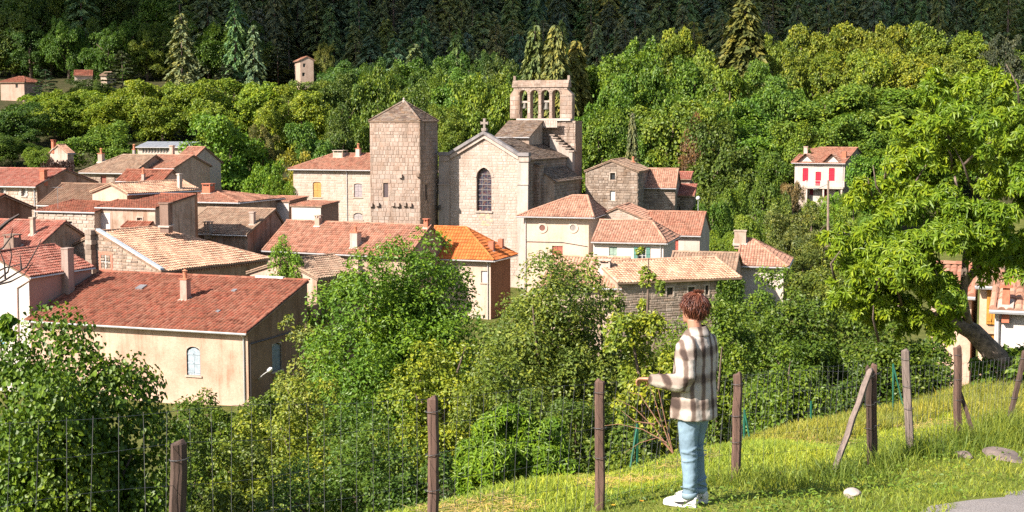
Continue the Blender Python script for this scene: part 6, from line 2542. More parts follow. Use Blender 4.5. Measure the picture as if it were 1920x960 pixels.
def road_s(x, y):
    """positive on the tarmac"""
    a, b = np.array((1.60, 8.9)), np.array((6.1, 14.4))
    d = (b - a) / np.linalg.norm(b - a)
    return (x - a[0]) * d[1] - (y - a[1]) * d[0]


def m_grass(name, trans=.3):
    return m_leaf(name, trans, .55, spread=.4)


def blades(mb, X, Y, h, w, lean, rng, bend=.5):
    n = len(X)
    Z = gz(X, Y)
    b = np.stack([X, Y, Z - .01], 1)
    a = rng.uniform(0, 2 * math.pi, n)
    dr = np.stack([np.cos(a), np.sin(a), np.zeros(n)], 1)
    sd = np.stack([-np.sin(a), np.cos(a), np.zeros(n)], 1)
    f = rng.uniform(0, 2 * math.pi, n)
    sd = np.stack([np.cos(f), np.sin(f), np.zeros(n)], 1)
    up = np.array((0, 0, 1.0))
    ln = (lean * rng.uniform(.2, 1.4, n))[:, None]
    h, w = h[:, None], w[:, None]
    m1 = b + up * h * .55 + dr * h * ln * .35
    t = b + up * h * (1 - ln * .25) + dr * h * ln
    V = np.stack([b - sd * w / 2, b + sd * w / 2, m1 + sd * w * .38, m1 - sd * w * .38, t], 1).reshape(-1, 3)
    k = np.arange(n)[:, None] * 5
    mb.add(V, k + np.array([[0, 1, 2, 3]]))
    mb.f.append(k + np.array([[3, 2, 4]]) + (mb.n - len(V)))
    mb.t.append(np.zeros(n))


def sample(rng, n, d0, d1, cond):
    xs, ys = [], []
    got = 0
    while got < n:
        m = n * 2
        D = np.exp(rng.uniform(math.log(d0), math.log(d1), m))
        px = rng.uniform(-80, 2000, m)
        X = (px - 960) / FPX * D
        ok = cond(X, D)
        xs.append(X[ok])
        ys.append(D[ok])
        got += int(ok.sum())
        if not ok.any():
            break
    return np.concatenate(xs)[:n], np.concatenate(ys)[:n]


def patch(x, y, sx=.9, sy=.7):
    return np.sin(x * 1.3 * sx + np.sin(y * .9) * 1.2) * np.sin(y * 1.1 * sy + np.sin(x * 1.7))


def build_meadow():
    rng = np.random.default_rng(2)
    # mown meadow beyond the fence
    x, y = sample(rng, 60000, 9.5, 27, lambda a, b: (fence_s(a, b) > .15) & (side_s(a, b) < .5))
    mb = MB()
    p = patch(x, y)
    hh = rng.uniform(.035, .10, len(x)) * (1 + .35 * p)
    blades(mb, x, y, hh, rng.uniform(.006, .013, len(x)), np.full(len(x), .8), rng)
    o = mb.build('meadow_grass', m_grass('grass meadow'), None)
    o.color = (.28, .36, .05, 1)
    tag(o, 'short sunlit mown grass of the meadow beyond the fence', 'grass', kind='stuff')
    # cut straw lying in patches
    x, y = sample(rng, 5000, 9.5, 25, lambda a, b: (fence_s(a, b) > .5) & (side_s(a, b) < .2) & (patch(a, b, 1.6, 1.4) > .25))
    mb = MB()
    n = len(x)
    pz = np.stack([x, y, gz(x, y) + rng.uniform(.01, .06, n)], 1)
    a = rdir(rng, n) * np.array((1, 1, .15))
    leaf_mesh(mb, pz, a, unit(rdir(rng, n) * .3 + np.array((0, 0, 1))), rng.uniform(.05, .12, n), .007, 'kite', .1)
    o = mb.build('cut_straw', m_grass('straw', .1), None)
    o.color = (.42, .32, .14, 1)
    tag(o, 'pale cut straw lying in patches on the meadow', 'straw', kind='stuff')
    # verge between road and fence: longer and greener
    x, y = sample(rng, 38000, 5.5, 20, lambda a, b: (fence_s(a, b) < .35) & (road_s(a, b) < .05 + .12 * np.sin(a * 6)))
    mb = MB()
    f = np.exp(-(fence_s(x, y) / .35) ** 2)
    man = np.exp(-(((x - 1.45) / .7) ** 2 + ((y - 11.5) / .8) ** 2))
    hh = (rng.uniform(.03, .10, len(x)) + f * rng.uniform(0, .18, len(x)) * (rng.random(len(x)) < .25)) * (1 - .6 * man)
    blades(mb, x, y, hh, rng.uniform(.005, .012, len(x)), np.full(len(x), .9), rng)
    o = mb.build('verge_grass', m_grass('grass verge'), None)
    o.color = (.21, .27, .04, 1)
    tag(o, 'longer green grass on the verge along the fence', 'grass', kind='stuff')
    # tussocks at the feet of the posts at the right
    mb = MB()
    for (px, D, n, h) in ((1650, 14.3, 500, .42), (1712, 15.0, 700, .45), (1800, 16.6, 900, .5), (1840, 16.4, 700, .5), (1385, 12.9, 350, .3), (1560, 13.7, 400, .32), (1740, 15.2, 500, .38), (1880, 18.0, 700, .55), (1905, 17.0, 700, .6), (1600, 13.8, 400, .35), (1470, 13.3, 300, .26), (1430, 12.6, 300, .25), (1500, 12.9, 350, .3), (1850, 15.5, 500, .4)):
        c = P(px, 900, D)
        n = int(n * .55)
        xx, yy = c.x + rng.normal(0, .22, n), D + rng.normal(0, .18, n)
        blades(mb, xx, yy, h * .75 * rng.uniform(.35, 1.15, n), rng.uniform(.006, .012, n), np.full(n, .75), rng)
    o = mb.build('tall_grass', m_grass('grass tall'), None)
    o.color = (.13, .19, .03, 1)
    tag(o, 'tall grass tussocks around the fence posts at right', 'grass', kind='stuff')
    # rank yellow grass at the far edge of the meadow
    x, y = sample(rng, 26000, 17, 32, lambda a, b: (side_s(a, b) > -.5 - 1.3 * (a > 6.6)) & (side_s(a, b) < 1.6) & (a > 1.5))
    mb = MB()
    hh = rng.uniform(.12, .34, len(x)) * np.clip(.45 + (x - 3) * .12, .4, 1.35)
    blades(mb, x, y, hh, rng.uniform(.008, .016, len(x)), np.full(len(x), .6), rng)
    o = mb.build('rank_grass', m_grass('grass rank'), None)
    o.color = (.25, .27, .05, 1)
    tag(o, 'rank yellowish grass at the far edge of the meadow', 'grass', kind='stuff')
    # broad leaved weeds in the verge
    x, y = sample(rng, 6000, 6, 17, lambda a, b: (fence_s(a, b) < .25) & (road_s(a, b) < -.02) & (patch(a, b, 2.1, 1.9) > -.1))
    n = len(x)
    mb = MB()
    pz = np.stack([x, y, gz(x, y) + rng.uniform(.01, .08, n)], 1)
    nn = unit(rdir(rng, n) * .55 + np.array((0, -.2, 1)))
    leaf_mesh(mb, pz, np.cross(nn, rdir(rng, n)), nn, rng.uniform(.02, .06, n), rng.uniform(.012, .032, n), 'kite', .2)
    o = mb.build('verge_weeds', m_leaf('leaves'), None)
    o.color = (.12, .20, .025, 1)
    tag(o, 'low broad leaved weeds on the verge in front of the fence', 'weeds', kind='stuff')
    # a few wild flowers
    k = 0
    for (px, py, D, c, lab) in ((1203, 947, 11.3, (.75, .32, .02), 'small orange dandelion left of the man'), (1150, 951, 11.2, (.78, .45, .03), 'yellow dandelion below the third post'), (1462, 898, 13.3, (.24, .03, .16), 'dark pink clover flower right of the fourth post'), (1742, 858, 15.0, (.5, .06, .05), 'tiny red flower right of the white stone')):
        g = P(px, py, D)
        zz = gzf(g.x, D)
        root = thing('wild_flower', (g.x, D, zz), lab, 'flower')
        mb = MB()
        mb.tube([(g.x, D, zz), (g.x + .01, D, (zz + g.z) / 2), (g.x, D, max(g.z, zz + .08))], .0025, 4)
        mb.build('stalk', paint((.10, .15, .03)), root)
        mb = MB()
        top = np.array((g.x, D, max(g.z, zz + .08)))
        for j in range(10):
            w = j * .628
            d = np.array((math.cos(w), math.sin(w), .5))
            leaf_mesh(mb, top[None], d[None], np.array([[0, 0, 1.]]), .024, .012)
        mb.build('petals', paint(c), root)


build_meadow()


def m_wood(name, c):
    key = ('wood', name)
    if key in MATS:
        return MATS[key]
    m, n, l, b = new_mat(name)
    ge = n.new('ShaderNodeNewGeometry')
    mp = n.new('ShaderNodeMapping')
    mp.inputs['Scale'].default_value = (28, 28, 2.2)
    l.new(ge.outputs['Position'], mp.inputs['Vector'])
    t = noise_node(n, l, 1.0, 8, mp.outputs[0], .7)
    rp = ramp(n, [(.3, mul(c, .45)), (.5, c), (.72, mul(c, 1.5))])
    l.new(t.outputs['Fac'], rp.inputs[0])
    l.new(rp.outputs[0], b.inputs['Base Color'])
    b.inputs['Roughness'].default_value = .9
    bump(n, l, b, t.outputs['Fac'], .8, .012)
    MATS[key] = m
    return m


def post(label, top, bot, D, r=.045, k=7, mat=None, seed=0, taper=.95, name='fence_post', Db=None):
    rng = random.Random(seed)
    t = A3(P(*top, D))
    b = A3(P(*bot, Db or D))
    b[2] = gzf(b[0], b[1]) - .25
    root = thing(name, b, label, 'fence post')
    mb = MB()
    n = 9
    ph = [rng.uniform(.78, 1.2) for _ in range(k)]
    V = []
    for i in range(n):
        q = i / (n - 1)
        c = b + (t - b) * q + np.array((rng.uniform(-.006, .006), rng.uniform(-.006, .006), 0))
        rr = r * (1.08 - (1 - taper) * q)
        for j in range(k):
            w = 2 * math.pi * j / k
            rad = rr * ph[j] * rng.uniform(.95, 1.05)
            V.append(c + np.array((rad * math.cos(w), rad * math.sin(w), 0)))
    # a worn, slightly sloping top
    tl = rng.uniform(-.02, .02)
    for j in range(k):
        w = 2 * math.pi * j / k
        V.append(t + np.array((r * .55 * ph[j] * math.cos(w), r * .55 * ph[j] * math.sin(w), .018 + tl * math.cos(w))))
    F = [[i * k + j, i * k + (j + 1) % k, (i + 1) * k + (j + 1) % k, (i + 1) * k + j] for i in range(n) for j in range(k)]
    mb.add(V, F)
    mb.add(V[-k:], [list(range(k))])
    o = mb.build('wood', mat or m_wood('post wood', (.10, .066, .05)), root)
    return root, t, b


def wire_staple(root, t, b, zs):
    for z in zs:
        q = (z - b[2]) / (t[2] - b[2])
        if not 0 < q < 1:
            continue
        c = b + (t - b) * q
        mb = MB()
        for i in range(1):
            pts = [c + np.array((.055 * math.cos(w), .055 * math.sin(w), .004 * w)) for w in np.linspace(0, 2 * math.pi, 9)]
            mb.tube(pts, .003, 4)
        mb.build('wire_loop', m_plain('fence wire', (.11, .11, .115), .5, .5), root)


def build_fence():
    red = m_wood('post wood reddish', (.105, .060, .043))
    grey = m_wood('post wood grey', (.17, .13, .108))
    dark = m_wood('post wood dark', (.070, .043, .031))
    specs = [
        ('blunt brown fence post nearest the viewer at lower left', (337, 832), (322, 1010), 7.5, .046, dark),
        ('brown square fence post left of the meadow corner', (812, 748), (810, 1010), 9.5, .043, red),
        ('slim brown fence post between laurel bush and man', (1126, 716), (1124, 990), 11.5, .036, red),
        ('fence post right beside the man with dark scorched foot', (1383, 703), (1377, 908), 13.0, .042, red),
        ('dark split twin of the braced post, front half', (1629, 690), (1632, 880), 14.5, .036, dark),
        ('dark split twin of the braced post, rear half', (1639, 685), (1642, 878), 14.56, .034, red),
        ('tall pale grey fence post leaning left', (1697, 658), (1713, 858), 15.2, .042, grey),
        ('round rough fence post with brace at right', (1796, 652), (1798, 830), 16.8, .044, red),
        ('thin crooked fence post at the right edge', (1921, 660), (1884, 768), 19.0, .040, dark)]
    for i, (lab, t, b, D, r, m) in enumerate(specs):
        ro, tt, bb = post(lab, t, b, D, r, k=(6 if i != 7 else 9), mat=m, seed=i + 3)
        h = tt[2] - .1
        wire_staple(ro, tt, bb, (h, h - .3, h - .55))
    post('flat grey brace plank leaning against the braced post', (1632, 694), (1548, 896), 14.35, .040, 4, grey, 31, name='fence_brace', Db=14.0)
    post('thin dark brace pole behind the round rough post', (1801, 735), (1846, 838), 16.9, .026, 6, dark, 32, name='fence_brace', Db=16.6)
    # woven wire between the posts
    wire = m_plain('fence wire', (.11, .11, .115), .5, .5)
    root = thing('wire_fence', (FP[3][0], FP[3][1], gzf(FP[3][0], FP[3][1])), 'woven wire mesh fence strung along the wooden posts', 'fence')
    xs = [p[0] for p in FP]

    def top_at(x):
        y = float(np.interp(x, xs, [p[1] for p in FP]))
        z = float(np.interp(x, xs, [p[2] for p in FP]))
        return np.array((x, y + .05, z))
    rng = random.Random(9)
    X = np.arange(xs[0], xs[-1], .10)
    for q in (0, .17, .36, .55, .74, .92):
        pts = []
        for x in X:
            t = top_at(x)
            g = gzf(t[0], t[1])
            p = t.copy()
            p[2] = t[2] + (g - t[2]) * q - .012 * abs(math.sin(x * 2.2 + q * 5)) + .006 * math.sin(x * 7 + q * 9)
            p[1] += .02 * math.sin(x * 3 + q * 4)
            pts.append(p)
        mb = MB()
        mb.tube(pts, .0014, 4)
        mb.build('line_wire', wire, root)
    L = 0
    x = xs[0]
    while x < xs[-1]:
        t = top_at(x)
        t2 = top_at(x - .05 - .05 * math.sin(x * 1.3))
        g = gzf(t2[0], t2[1])
        mid = (t + t2) / 2 + np.array((rng.uniform(-.012, .012), .015, 0))
        mid[2] = (t[2] + g) / 2
        mb = MB()
        mb.tube([t, mid, (t2[0], t2[1], g + .03)], .0014, 4)
        mb.build('stay_wire', wire, root)
        a, b = top_at(x), top_at(x + .05)
        x += .165 * .05 / np.linalg.norm(b[:2] - a[:2])
    # second mesh along the far edge of the meadow with green stakes
    root = thing('wire_fence', P(1450, 800, 18.6), 'sagging second wire fence on green stakes at the meadow edge', 'fence')
    A, B = np.array((1.35, 15.9)), np.array((6.0, 22.6))
    n = 40

    def far_pt(q, h):
        p = A + (B - A) * q
        return np.array((p[0], p[1], gzf(p[0], p[1]) + h))
    for h in (.92, .62, .3, .06):
        mb = MB()
        mb.tube([far_pt(i / 30, h + .02 * math.sin(i)) for i in range(31)], .002, 4)
        mb.build('line_wire', wire, root)
    for i in range(n):
        a, b = far_pt(i / n, .92), far_pt(i / n - .012, .05)
        mb = MB()
        mb.tube([a, b], .0017, 4)
        mb.build('stay_wire', wire, root)
    gm = m_plain('green stake', (.015, .12, .075), .45, .2)
    for (px, t, b, D, lab, br) in ((1396, 768, 802, 18.2, 'green metal stake right of the man', (1408, 800)), (1521, 752, 796, 19.8, 'single thin green metal stake behind the meadow', None), (1675, 682, 772, 21.6, 'tall green metal stake with slanting strut', (1697, 775)), (1195, 795, 845, 15.8, 'green metal stake at the foot of the thicket', (1180, 850))):
        bt, tp = P(px, b, D), P(px, t, D)
        g = gzf(bt.x, D)
        root = thing('metal_stake', (bt.x, D, g), lab, 'stake')
        mb = MB()
        mb.tube([(bt.x, D, g - .2), (tp.x, D, tp.z)], .016, 5)
        mb.build('rod', gm, root)
        if br:
            mb = MB()
            e = P(br[0], br[1], D)
            mb.tube([(tp.x, D, tp.z - .02), (e.x, D - .05, gzf(e.x, D) - .05)], .014, 5)
            mb.build('strut', gm, root)


build_fence()


def rock(name, label, px, py, D, sx, sy, sz, mat, seed=1, up=0.0):
    rng = np.random.default_rng(seed)
    bm = bmesh.new()
    bmesh.ops.create_icosphere(bm, subdivisions=3, radius=1)
    ax = rdir(rng, 7)
    of = rng.uniform(.55, .9, 7)
    for v in bm.verts:
        c = np.array(v.co)
        for a, o in zip(ax, of):
            d = c @ a
            if d > o:
                c = c - a * (d - o) * .85
        c *= 1 + .05 * math.sin(c[0] * 6 + seed) * math.sin(c[1] * 5) + rng.uniform(-.012, .012)
        v.co = (c[0] * sx, c[1] * sy, c[2] * sz)
    p = P(px, py, D)
    me = bpy.data.meshes.new(name)
    bm.to_mesh(me)
    bm.free()
    me.materials.append(mat)
    o = bpy.data.objects.new(name, me)
    col.objects.link(o)
    o.location = (p.x, D, gzf(p.x, D) + sz * .55 + up)
    o.rotation_euler = (0, 0, rng.uniform(0, 3))
    tag(o, label, 'stone')
    return o


rock('field_stone', 'pale white stone lying in the verge grass', 1599, 920, 12.15, .11, .075, .055, m_plain('pale stone', (.40, .34, .29), .95, 0, .25, 9), 3)
rock('field_stone', 'broken concrete slab sunk in the grass at right edge', 1885, 866, 14.9, .42, .20, .05, m_plain('concrete rubble', (.17, .13, .11), .95, 0, .4, 7), 5)
rock('field_stone', 'small grey stone left of the concrete slab', 1806, 862, 14.9, .12, .09, .05, m_plain('concrete rubble', (.17, .13, .11), .95, 0, .4, 7), 8)


# ------------------------------------------------------------------ the man at the fence
def loft(mb, rings, k=20, cap=True):
    """rings: (centre, u, v, ru, rv, power)"""
    V = []
    for (c, u, v, ru, rv, e) in rings:
        c, u, v = np.array(c, float), np.array(u, float), np.array(v, float)
        for j in range(k):
            w = 2 * math.pi * j / k
            cw, sw = math.cos(w), math.sin(w)
            a = math.copysign(abs(cw) ** e, cw)
            b = math.copysign(abs(sw) ** e, sw)
            V.append(c + u * (ru * a) + v * (rv * b))
    n = len(rings)
    F = [[i * k + j, i * k + (j + 1) % k, (i + 1) * k + (j + 1) % k, (i + 1) * k + j] for i in range(n - 1) for j in range(k)]
    mb.add(V, F)
    if cap:
        mb.add(V[:k], [list(range(k))[::-1]])
        mb.add(V[-k:], [list(range(k))])


def remeshed(o, voxel, smooth=4, disp=None):
    m = o.modifiers.new('remesh', 'REMESH')
    m.mode = 'VOXEL'
    m.voxel_size = voxel
    m.use_smooth_shade = True
    s = o.modifiers.new('smooth', 'SMOOTH')
    s.iterations = smooth
    s.factor = .5
    if disp:
        tx = bpy.data.textures.new('folds', 'CLOUDS')
        tx.noise_scale = disp[0]
        d = o.modifiers.new('folds', 'DISPLACE')
        d.texture = tx
        d.strength = disp[1]
        d.mid_level = .5


def m_cloth(name, c, scale=180, k=.12):
    m, n, l, b = new_mat(name)
    tc = n.new('ShaderNodeTexCoord')
    t = noise_node(n, l, scale, 3, tc.outputs['Object'])
    t2 = noise_node(n, l, 5, 4, tc.outputs['Object'])
    r1 = ramp(n, [(.3, mul(c, .72)), (.7, mul(c, 1.25))])
    l.new(t2.outputs['Fac'], r1.inputs[0])
    l.new(r1.outputs[0], b.inputs['Base Color'])
    b.inputs['Roughness'].default_value = .95
    b.inputs['Specular IOR Level'].default_value = .1
    bump(n, l, b, t.outputs['Fac'], k, .004)
    return m


def m_plaid():
    m, n, l, b = new_mat('plaid wool')
    tc = n.new('ShaderNodeTexCoord')
    sx = n.new('ShaderNodeSeparateXYZ')
    l.new(tc.outputs['Object'], sx.inputs[0])
    warp = noise_node(n, l, 6, 2, tc.outputs['Object'])

    def band(expr_in, per, ph, lo, hi):
        a = n.new('ShaderNodeMath')
        a.operation = 'MULTIPLY_ADD'
        l.new(expr_in, a.inputs[0])
        a.inputs[1].default_value = 2 * math.pi / per
        a.inputs[2].default_value = ph
        s = n.new('ShaderNodeMath')
        s.operation = 'SINE'
        l.new(a.outputs[0], s.inputs[0])
        r = n.new('ShaderNodeMapRange')
        r.interpolation_type = 'SMOOTHSTEP'
        r.inputs['From Min'].default_value = lo
        r.inputs['From Max'].default_value = hi
        l.new(s.outputs[0], r.inputs['Value'])
        return r.outputs[0]
    u = n.new('ShaderNodeMath')
    u.operation = 'MULTIPLY_ADD'
    l.new(sx.outputs['Y'], u.inputs[0])
    u.inputs[1].default_value = -.85
    l.new(sx.outputs['X'], u.inputs[2])
    u2 = n.new('ShaderNodeMath')
    u2.operation = 'MULTIPLY_ADD'
    l.new(warp.outputs['Fac'], u2.inputs[0])
    u2.inputs[1].default_value = .05
    l.new(u.outputs[0], u2.inputs[2])
    v1 = band(u2.outputs[0], .128, .6, -.1, .95)
    h1 = band(sx.outputs['Z'], .215, 1.0, -.1, .95)
    ad = n.new('ShaderNodeMath')
    ad.operation = 'MULTIPLY_ADD'
    l.new(h1, ad.inputs[0])
    ad.inputs[1].default_value = .46
    m2 = n.new('ShaderNodeMath')
    m2.operation = 'MULTIPLY'
    m2.inputs[1].default_value = .62
    l.new(v1, m2.inputs[0])
    l.new(m2.outputs[0], ad.inputs[2])
    rp = ramp(n, [(0, (.47, .42, .365)), (.3, (.37, .31, .26)), (.60, (.17, .125, .10)), (1.0, (.07, .05, .042))])
    l.new(ad.outputs[0], rp.inputs[0])
    f = noise_node(n, l, 160, 3, tc.outputs['Object'])
    r3 = ramp(n, [(.25, (.8, .8, .8)), (.75, (1.12, 1.12, 1.12))])
    l.new(f.outputs['Fac'], r3.inputs[0])
    c = mixrgb(n, l, 1.0, rp.outputs[0], r3.outputs[0], 'MULTIPLY')
    l.new(c, b.inputs['Base Color'])
    b.inputs['Roughness'].default_value = 1.0
    b.inputs['Specular IOR Level'].default_value = .05
    bump(n, l, b, f.outputs['Fac'], .3, .006)
    return m


def build_man():
    YAW = R(58)
    D = 11.5
    ft = P(1299, 952, D)
    root = thing('person', (ft.x, D, gzf(ft.x, D)), 'young man in plaid overshirt and light jeans standing at the fence, seen from behind', 'person')
    del root['_root']
    root.rotation_euler = (0, 0, YAW)
    root.scale = (1.0, 1.0, 1.0)
    X, Y, Z = (1, 0, 0), (0, 1, 0), (0, 0, 1)

    def add(mb, name, mat, parent=root, smooth=True):
        o = mb.build(name, mat, None, smooth)
        o.parent = parent
        return o
    skin = m_plain('skin', (.42, .20, .125), .5, 0, .12, 12)
    # ---- body: one continuous surface
    mb = MB()
    hy = 0.0
    hd = [(1.528, .030, .036, .075), (1.545, .046, .060, .055), (1.58, .060, .082, .035), (1.62, .069, .094, .022), (1.665, .074, .100, .012), (1.71, .072, .098, .006), (1.75, .060, .082, .002), (1.778, .036, .05, 0), (1.788, .012, .016, 0)]
    hrot = R(-14)
    cu, su = math.cos(hrot), math.sin(hrot)
    HU, HV = (cu, su, 0), (-su, cu, 0)
    loft(mb, [((-su * cy, cu * cy, z), HU, HV, a, b, 1.0) for z, a, b, cy in hd], 24)

    def hp(x, y, z):
        return (cu * x - su * y, su * x + cu * y, z)
    mb.tube([hp(0, .098, 1.672), hp(0, .125, 1.632), hp(0, .112, 1.618)], [.010, .017, .012], 8)     # nose
    mb.tube([hp(-.022, .104, 1.588), hp(0, .112, 1.589), hp(.022, .104, 1.588)], [.006, .009, .006], 8)  # mouth
    mb.tube([hp(-.045, .092, 1.685), hp(0, .106, 1.683), hp(.045, .092, 1.685)], [.008, .009, .008], 8)  # brow
    for s in (-1, 1):
        mb.tube([hp(s * .074, .008, 1.630), hp(s * .086, -.004, 1.655), hp(s * .080, -.008, 1.678)], [.010, .015, .010], 8)
    mb.tube([(0, -.012, 1.36), (0, -.006, 1.45), (0, .012, 1.56)], [.075, .058, .056], 16)
    loft(mb, [((0, 0, z), X, Y, a, b, .9) for z, a, b in ((.80, .15, .10), (.95, .15, .10), (1.1, .135, .095), (1.28, .155, .10), (1.38, .15, .085), (1.43, .08, .06))], 20)
    for s in (-1, 1):
        mb.tube([(s * .085, 0, .86), (s * .09, .015, .50), (s * .095, -.005, .10), (s * .10, -.01, .05)], [.075, .05, .036, .034], 12)
        mb.tube([(s * .098, -.03, .05), (s * .11, .06, .045), (s * .115, .15, .035)], [.034, .036, .026], 10)

    def arm(sx, pts, rad):
        mb.tube(pts, rad, 12)
    LW = np.array((-.215, .295, 1.062))
    arm(-1, [(-.17, -.01, 1.385), (-.232, -.03, 1.24), (-.255, -.035, 1.09), (-.238, .10, 1.075), tuple(LW)], [.050, .042, .036, .032, .027])
    RW = np.array((.17, .26, 1.02))
    arm(1, [(.17, -.01, 1.385), (.225, -.02, 1.24), (.24, .0, 1.08), (.21, .13, 1.04), tuple(RW)], [.055, .048, .042, .036, .027])

    def hand(W, side, curl):
        d = np.array((0.05, 1.0, -.12))
        d /= np.linalg.norm(d)
        sd = np.array((1.0, 0, 0)) * .75 + np.array((0, 0, .35)) * side
        sd /= np.linalg.norm(sd)
        nn = np.cross(sd, d)
        loft(mb, [(W - d * .01, sd, nn, .024, .018, .9), (W + d * .03, sd, nn, .036, .016, .8), (W + d * .075, sd, nn, .042, .015, .8), (W + d * .095, sd, nn, .040, .012, .8)], 14)
        lens = (.062, .074, .080, .072)
        for q in range(4):
            off = sd * ((q - 1.5) * .0215)
            p0 = W + d * .088 + off
            dn = np.array((0, 0, -1.0))
            l = lens[q]
            p1 = p0 + (d * .9 + dn * .35) * l * .45
            p2 = p1 + (d * .45 + dn * .9) * l * .33
            p3 = p2 + (d * -.1 + dn * 1.0) * l * .25
            mb.tube([p0 - d * .02, p0, p1, p2, p3], [.0095, .0098, .009, .0082, .0065], 8)
        ts = -side
        p0 = W + d * .025 + sd * (ts * .028)
        p1 = p0 + (d * .6 + sd * ts * .6 + np.array((0, 0, -.5))) * .036
        p2 = p1 + (d * .7 + np.array((0, 0, -.75))) * .032
        mb.tube([p0 - d * .01, p0, p1, p2], [.012, .0125, .0105, .008], 8)
    hand(LW, -1, .5)
    hand(RW, 1, .5)
    body = add(mb, 'body', skin)
    remeshed(body, .0055, 3)
    # eyes
    for s in (-1, 1):
        mb = MB()
        c = hp(s * .031, .091, 1.664)
        mb.lathe(np.array(c), [(0, -.011), (.008, -.008), (.011, 0), (.008, .008), (0, .011)], 10)
        add(mb, 'eye', m_plain('eye white', (.7, .68, .65), .2), body)
    # ---- hair
    rng = np.random.default_rng(6)
    hm, n, l, b = new_mat('auburn hair')
    ge = n.new('ShaderNodeNewGeometry')
    rp = ramp(n, [(0, (.045, .013, .008)), (.5, (.105, .030, .015)), (1, (.20, .065, .032))])
    l.new(ge.outputs['Random Per Island'], rp.inputs[0])
    l.new(rp.outputs[0], b.inputs['Base Color'])
    b.inputs['Roughness'].default_value = .42
    mb = MB()
    cc = np.array(hp(0, -.004, 1.682))

    def scalp(w, ph, r=1.0):
        return cc + np.array(hp(math.cos(w) * math.cos(ph) * .076 * r, math.sin(w) * math.cos(ph) * .101 * r, 0)) + np.array((0, 0, math.sin(ph) * .101 * r))
    V, F = [], []
    kw, kp = 28, 12
    for i in range(kp + 1):
        for j in range(kw):
            w = 2 * math.pi * j / kw
            face = max(0, math.sin(w))                     # hairline climbs over the face
            lo = -.72 + 1.15 * face ** 1.5
            ph = lo + (math.pi / 2 - lo) * i / kp
            V.append(scalp(w, ph, 1.0 + .03 * math.sin(5 * w + 3 * ph)))
    F = [[i * kw + j, i * kw + (j + 1) % kw, (i + 1) * kw + (j + 1) % kw, (i + 1) * kw + j] for i in range(kp) for j in range(kw)]
    mb.add(V, F)
    hair = add(mb, 'hair', hm)
    mb = MB()
    crown_pt = cc + np.array(hp(.01, -.045, 0)) + np.array((0, 0, .10))
    for q in range(1500):
        w = rng.uniform(0, 2 * math.pi)
        face = max(0, math.sin(w))
        lo = -.68 + 1.15 * face ** 1.5
        ph = lo + (math.pi / 2 - lo) * rng.uniform(0, 1) ** .8
        p = scalp(w, ph, 1.01)
        nrm = (p - cc) / np.linalg.norm(p - cc)
        away = p - crown_pt
        away -= nrm * (away @ nrm)
        away = away / (np.linalg.norm(away) + 1e-6)
        sw = np.cross(nrm, away) * rng.normal(.25, .28)
        dr = away + sw + np.array((0, 0, -.25))
        ln = rng.uniform(.045, .085)
        lift = rng.uniform(.02, .09) * (1.5 if ph > .6 else .6)
        p1 = p + (dr * .6 + nrm * lift) * ln * .5
        p2 = p1 + (dr * 1.0 + nrm * lift * .1) * ln * .5
        p3 = p2 + (dr * .8 - nrm * .45 + sw * .6) * ln * .35
        mb.tube([p - nrm * .004, p1, p2, p3], [.0034, .0038, .0028, .0006], 4)
    for q in range(50):                                     # tuft on top
        w = rng.uniform(0, 6.28)
        p = crown_pt + np.array((rng.uniform(-.035, .03), rng.uniform(-.02, .05), -.005))
        d = np.array((rng.uniform(-.6, .3), rng.uniform(-.3, .3), 1.0))
        mb.tube([p, p + d * .022, p + d * .04 + np.array((-.012, 0, -.006))], [.003, .0025, .0006], 4)
    add(mb, 'hair_locks', hm, hair)
    # ---- jeans
    denim = m_cloth('light denim', (.185, .265, .325), 220, .15)
    mb = MB()
    loft(mb, [((0, -.005, z), X, Y, a, b, .9) for z, a, b in ((.72, .165, .115), (.80, .175, .13), (.88, .175, .13), (.98, .165, .12))], 24)
    for s in (-1, 1):
        pth = [(s * .082, .0, .86), (s * .090, .004, .70), (s * .096, .018 + s * .012, .52), (s * .098, .012 + s * .014, .44), (s * .10, -.006 + s * .012, .28), (s * .10, -.012, .13), (s * .10, -.012, .095)]
        mb.tube(pth, [.098, .090, .072, .067, .061, .056, .058], 20)
        # creases behind the knee and at the shin
        for (z, a) in ((.50, .4), (.46, -.3), (.41, .2), (.20, .3), (.165, -.35)):
            c = np.array((s * .094, .008, z))
            pts = [c + np.array((.080 * math.cos(w), .080 * math.sin(w), a * .05 * math.sin(w * 1.5))) for w in np.linspace(2.6, 5.6, 7)]
            mb.tube(pts, [.002, .006, .008, .009, .008, .006, .002], 6)
    jeans = add(mb, 'jeans', denim)
    remeshed(jeans, .0085, 2, (.06, .012))
    for s in (-1, 1):
        mb = MB()
        c = np.array((s * .10, -.012, .0))
        prof = [(.057, .085), (.066, .085), (.067, .128), (.061, .131), (.057, .085)]
        mb.lathe(c, prof, 20)
        add(mb, 'trouser_cuff', m_cloth('denim cuff', (.25, .34, .40), 220, .15), jeans)
    # ---- overshirt
    mb = MB()
    tor = [(.745, .200, .158, -.005), (.80, .204, .158, -.005), (.92, .198, .150, -.004), (1.05, .192, .142, -.002), (1.18, .196, .138, -.004), (1.28, .206, .132, -.008), (1.35, .205, .120, -.012), (1.40, .180, .100, -.014), (1.435, .125, .085, -.012), (1.46, .085, .072, -.008)]
    V = []
    k = 40
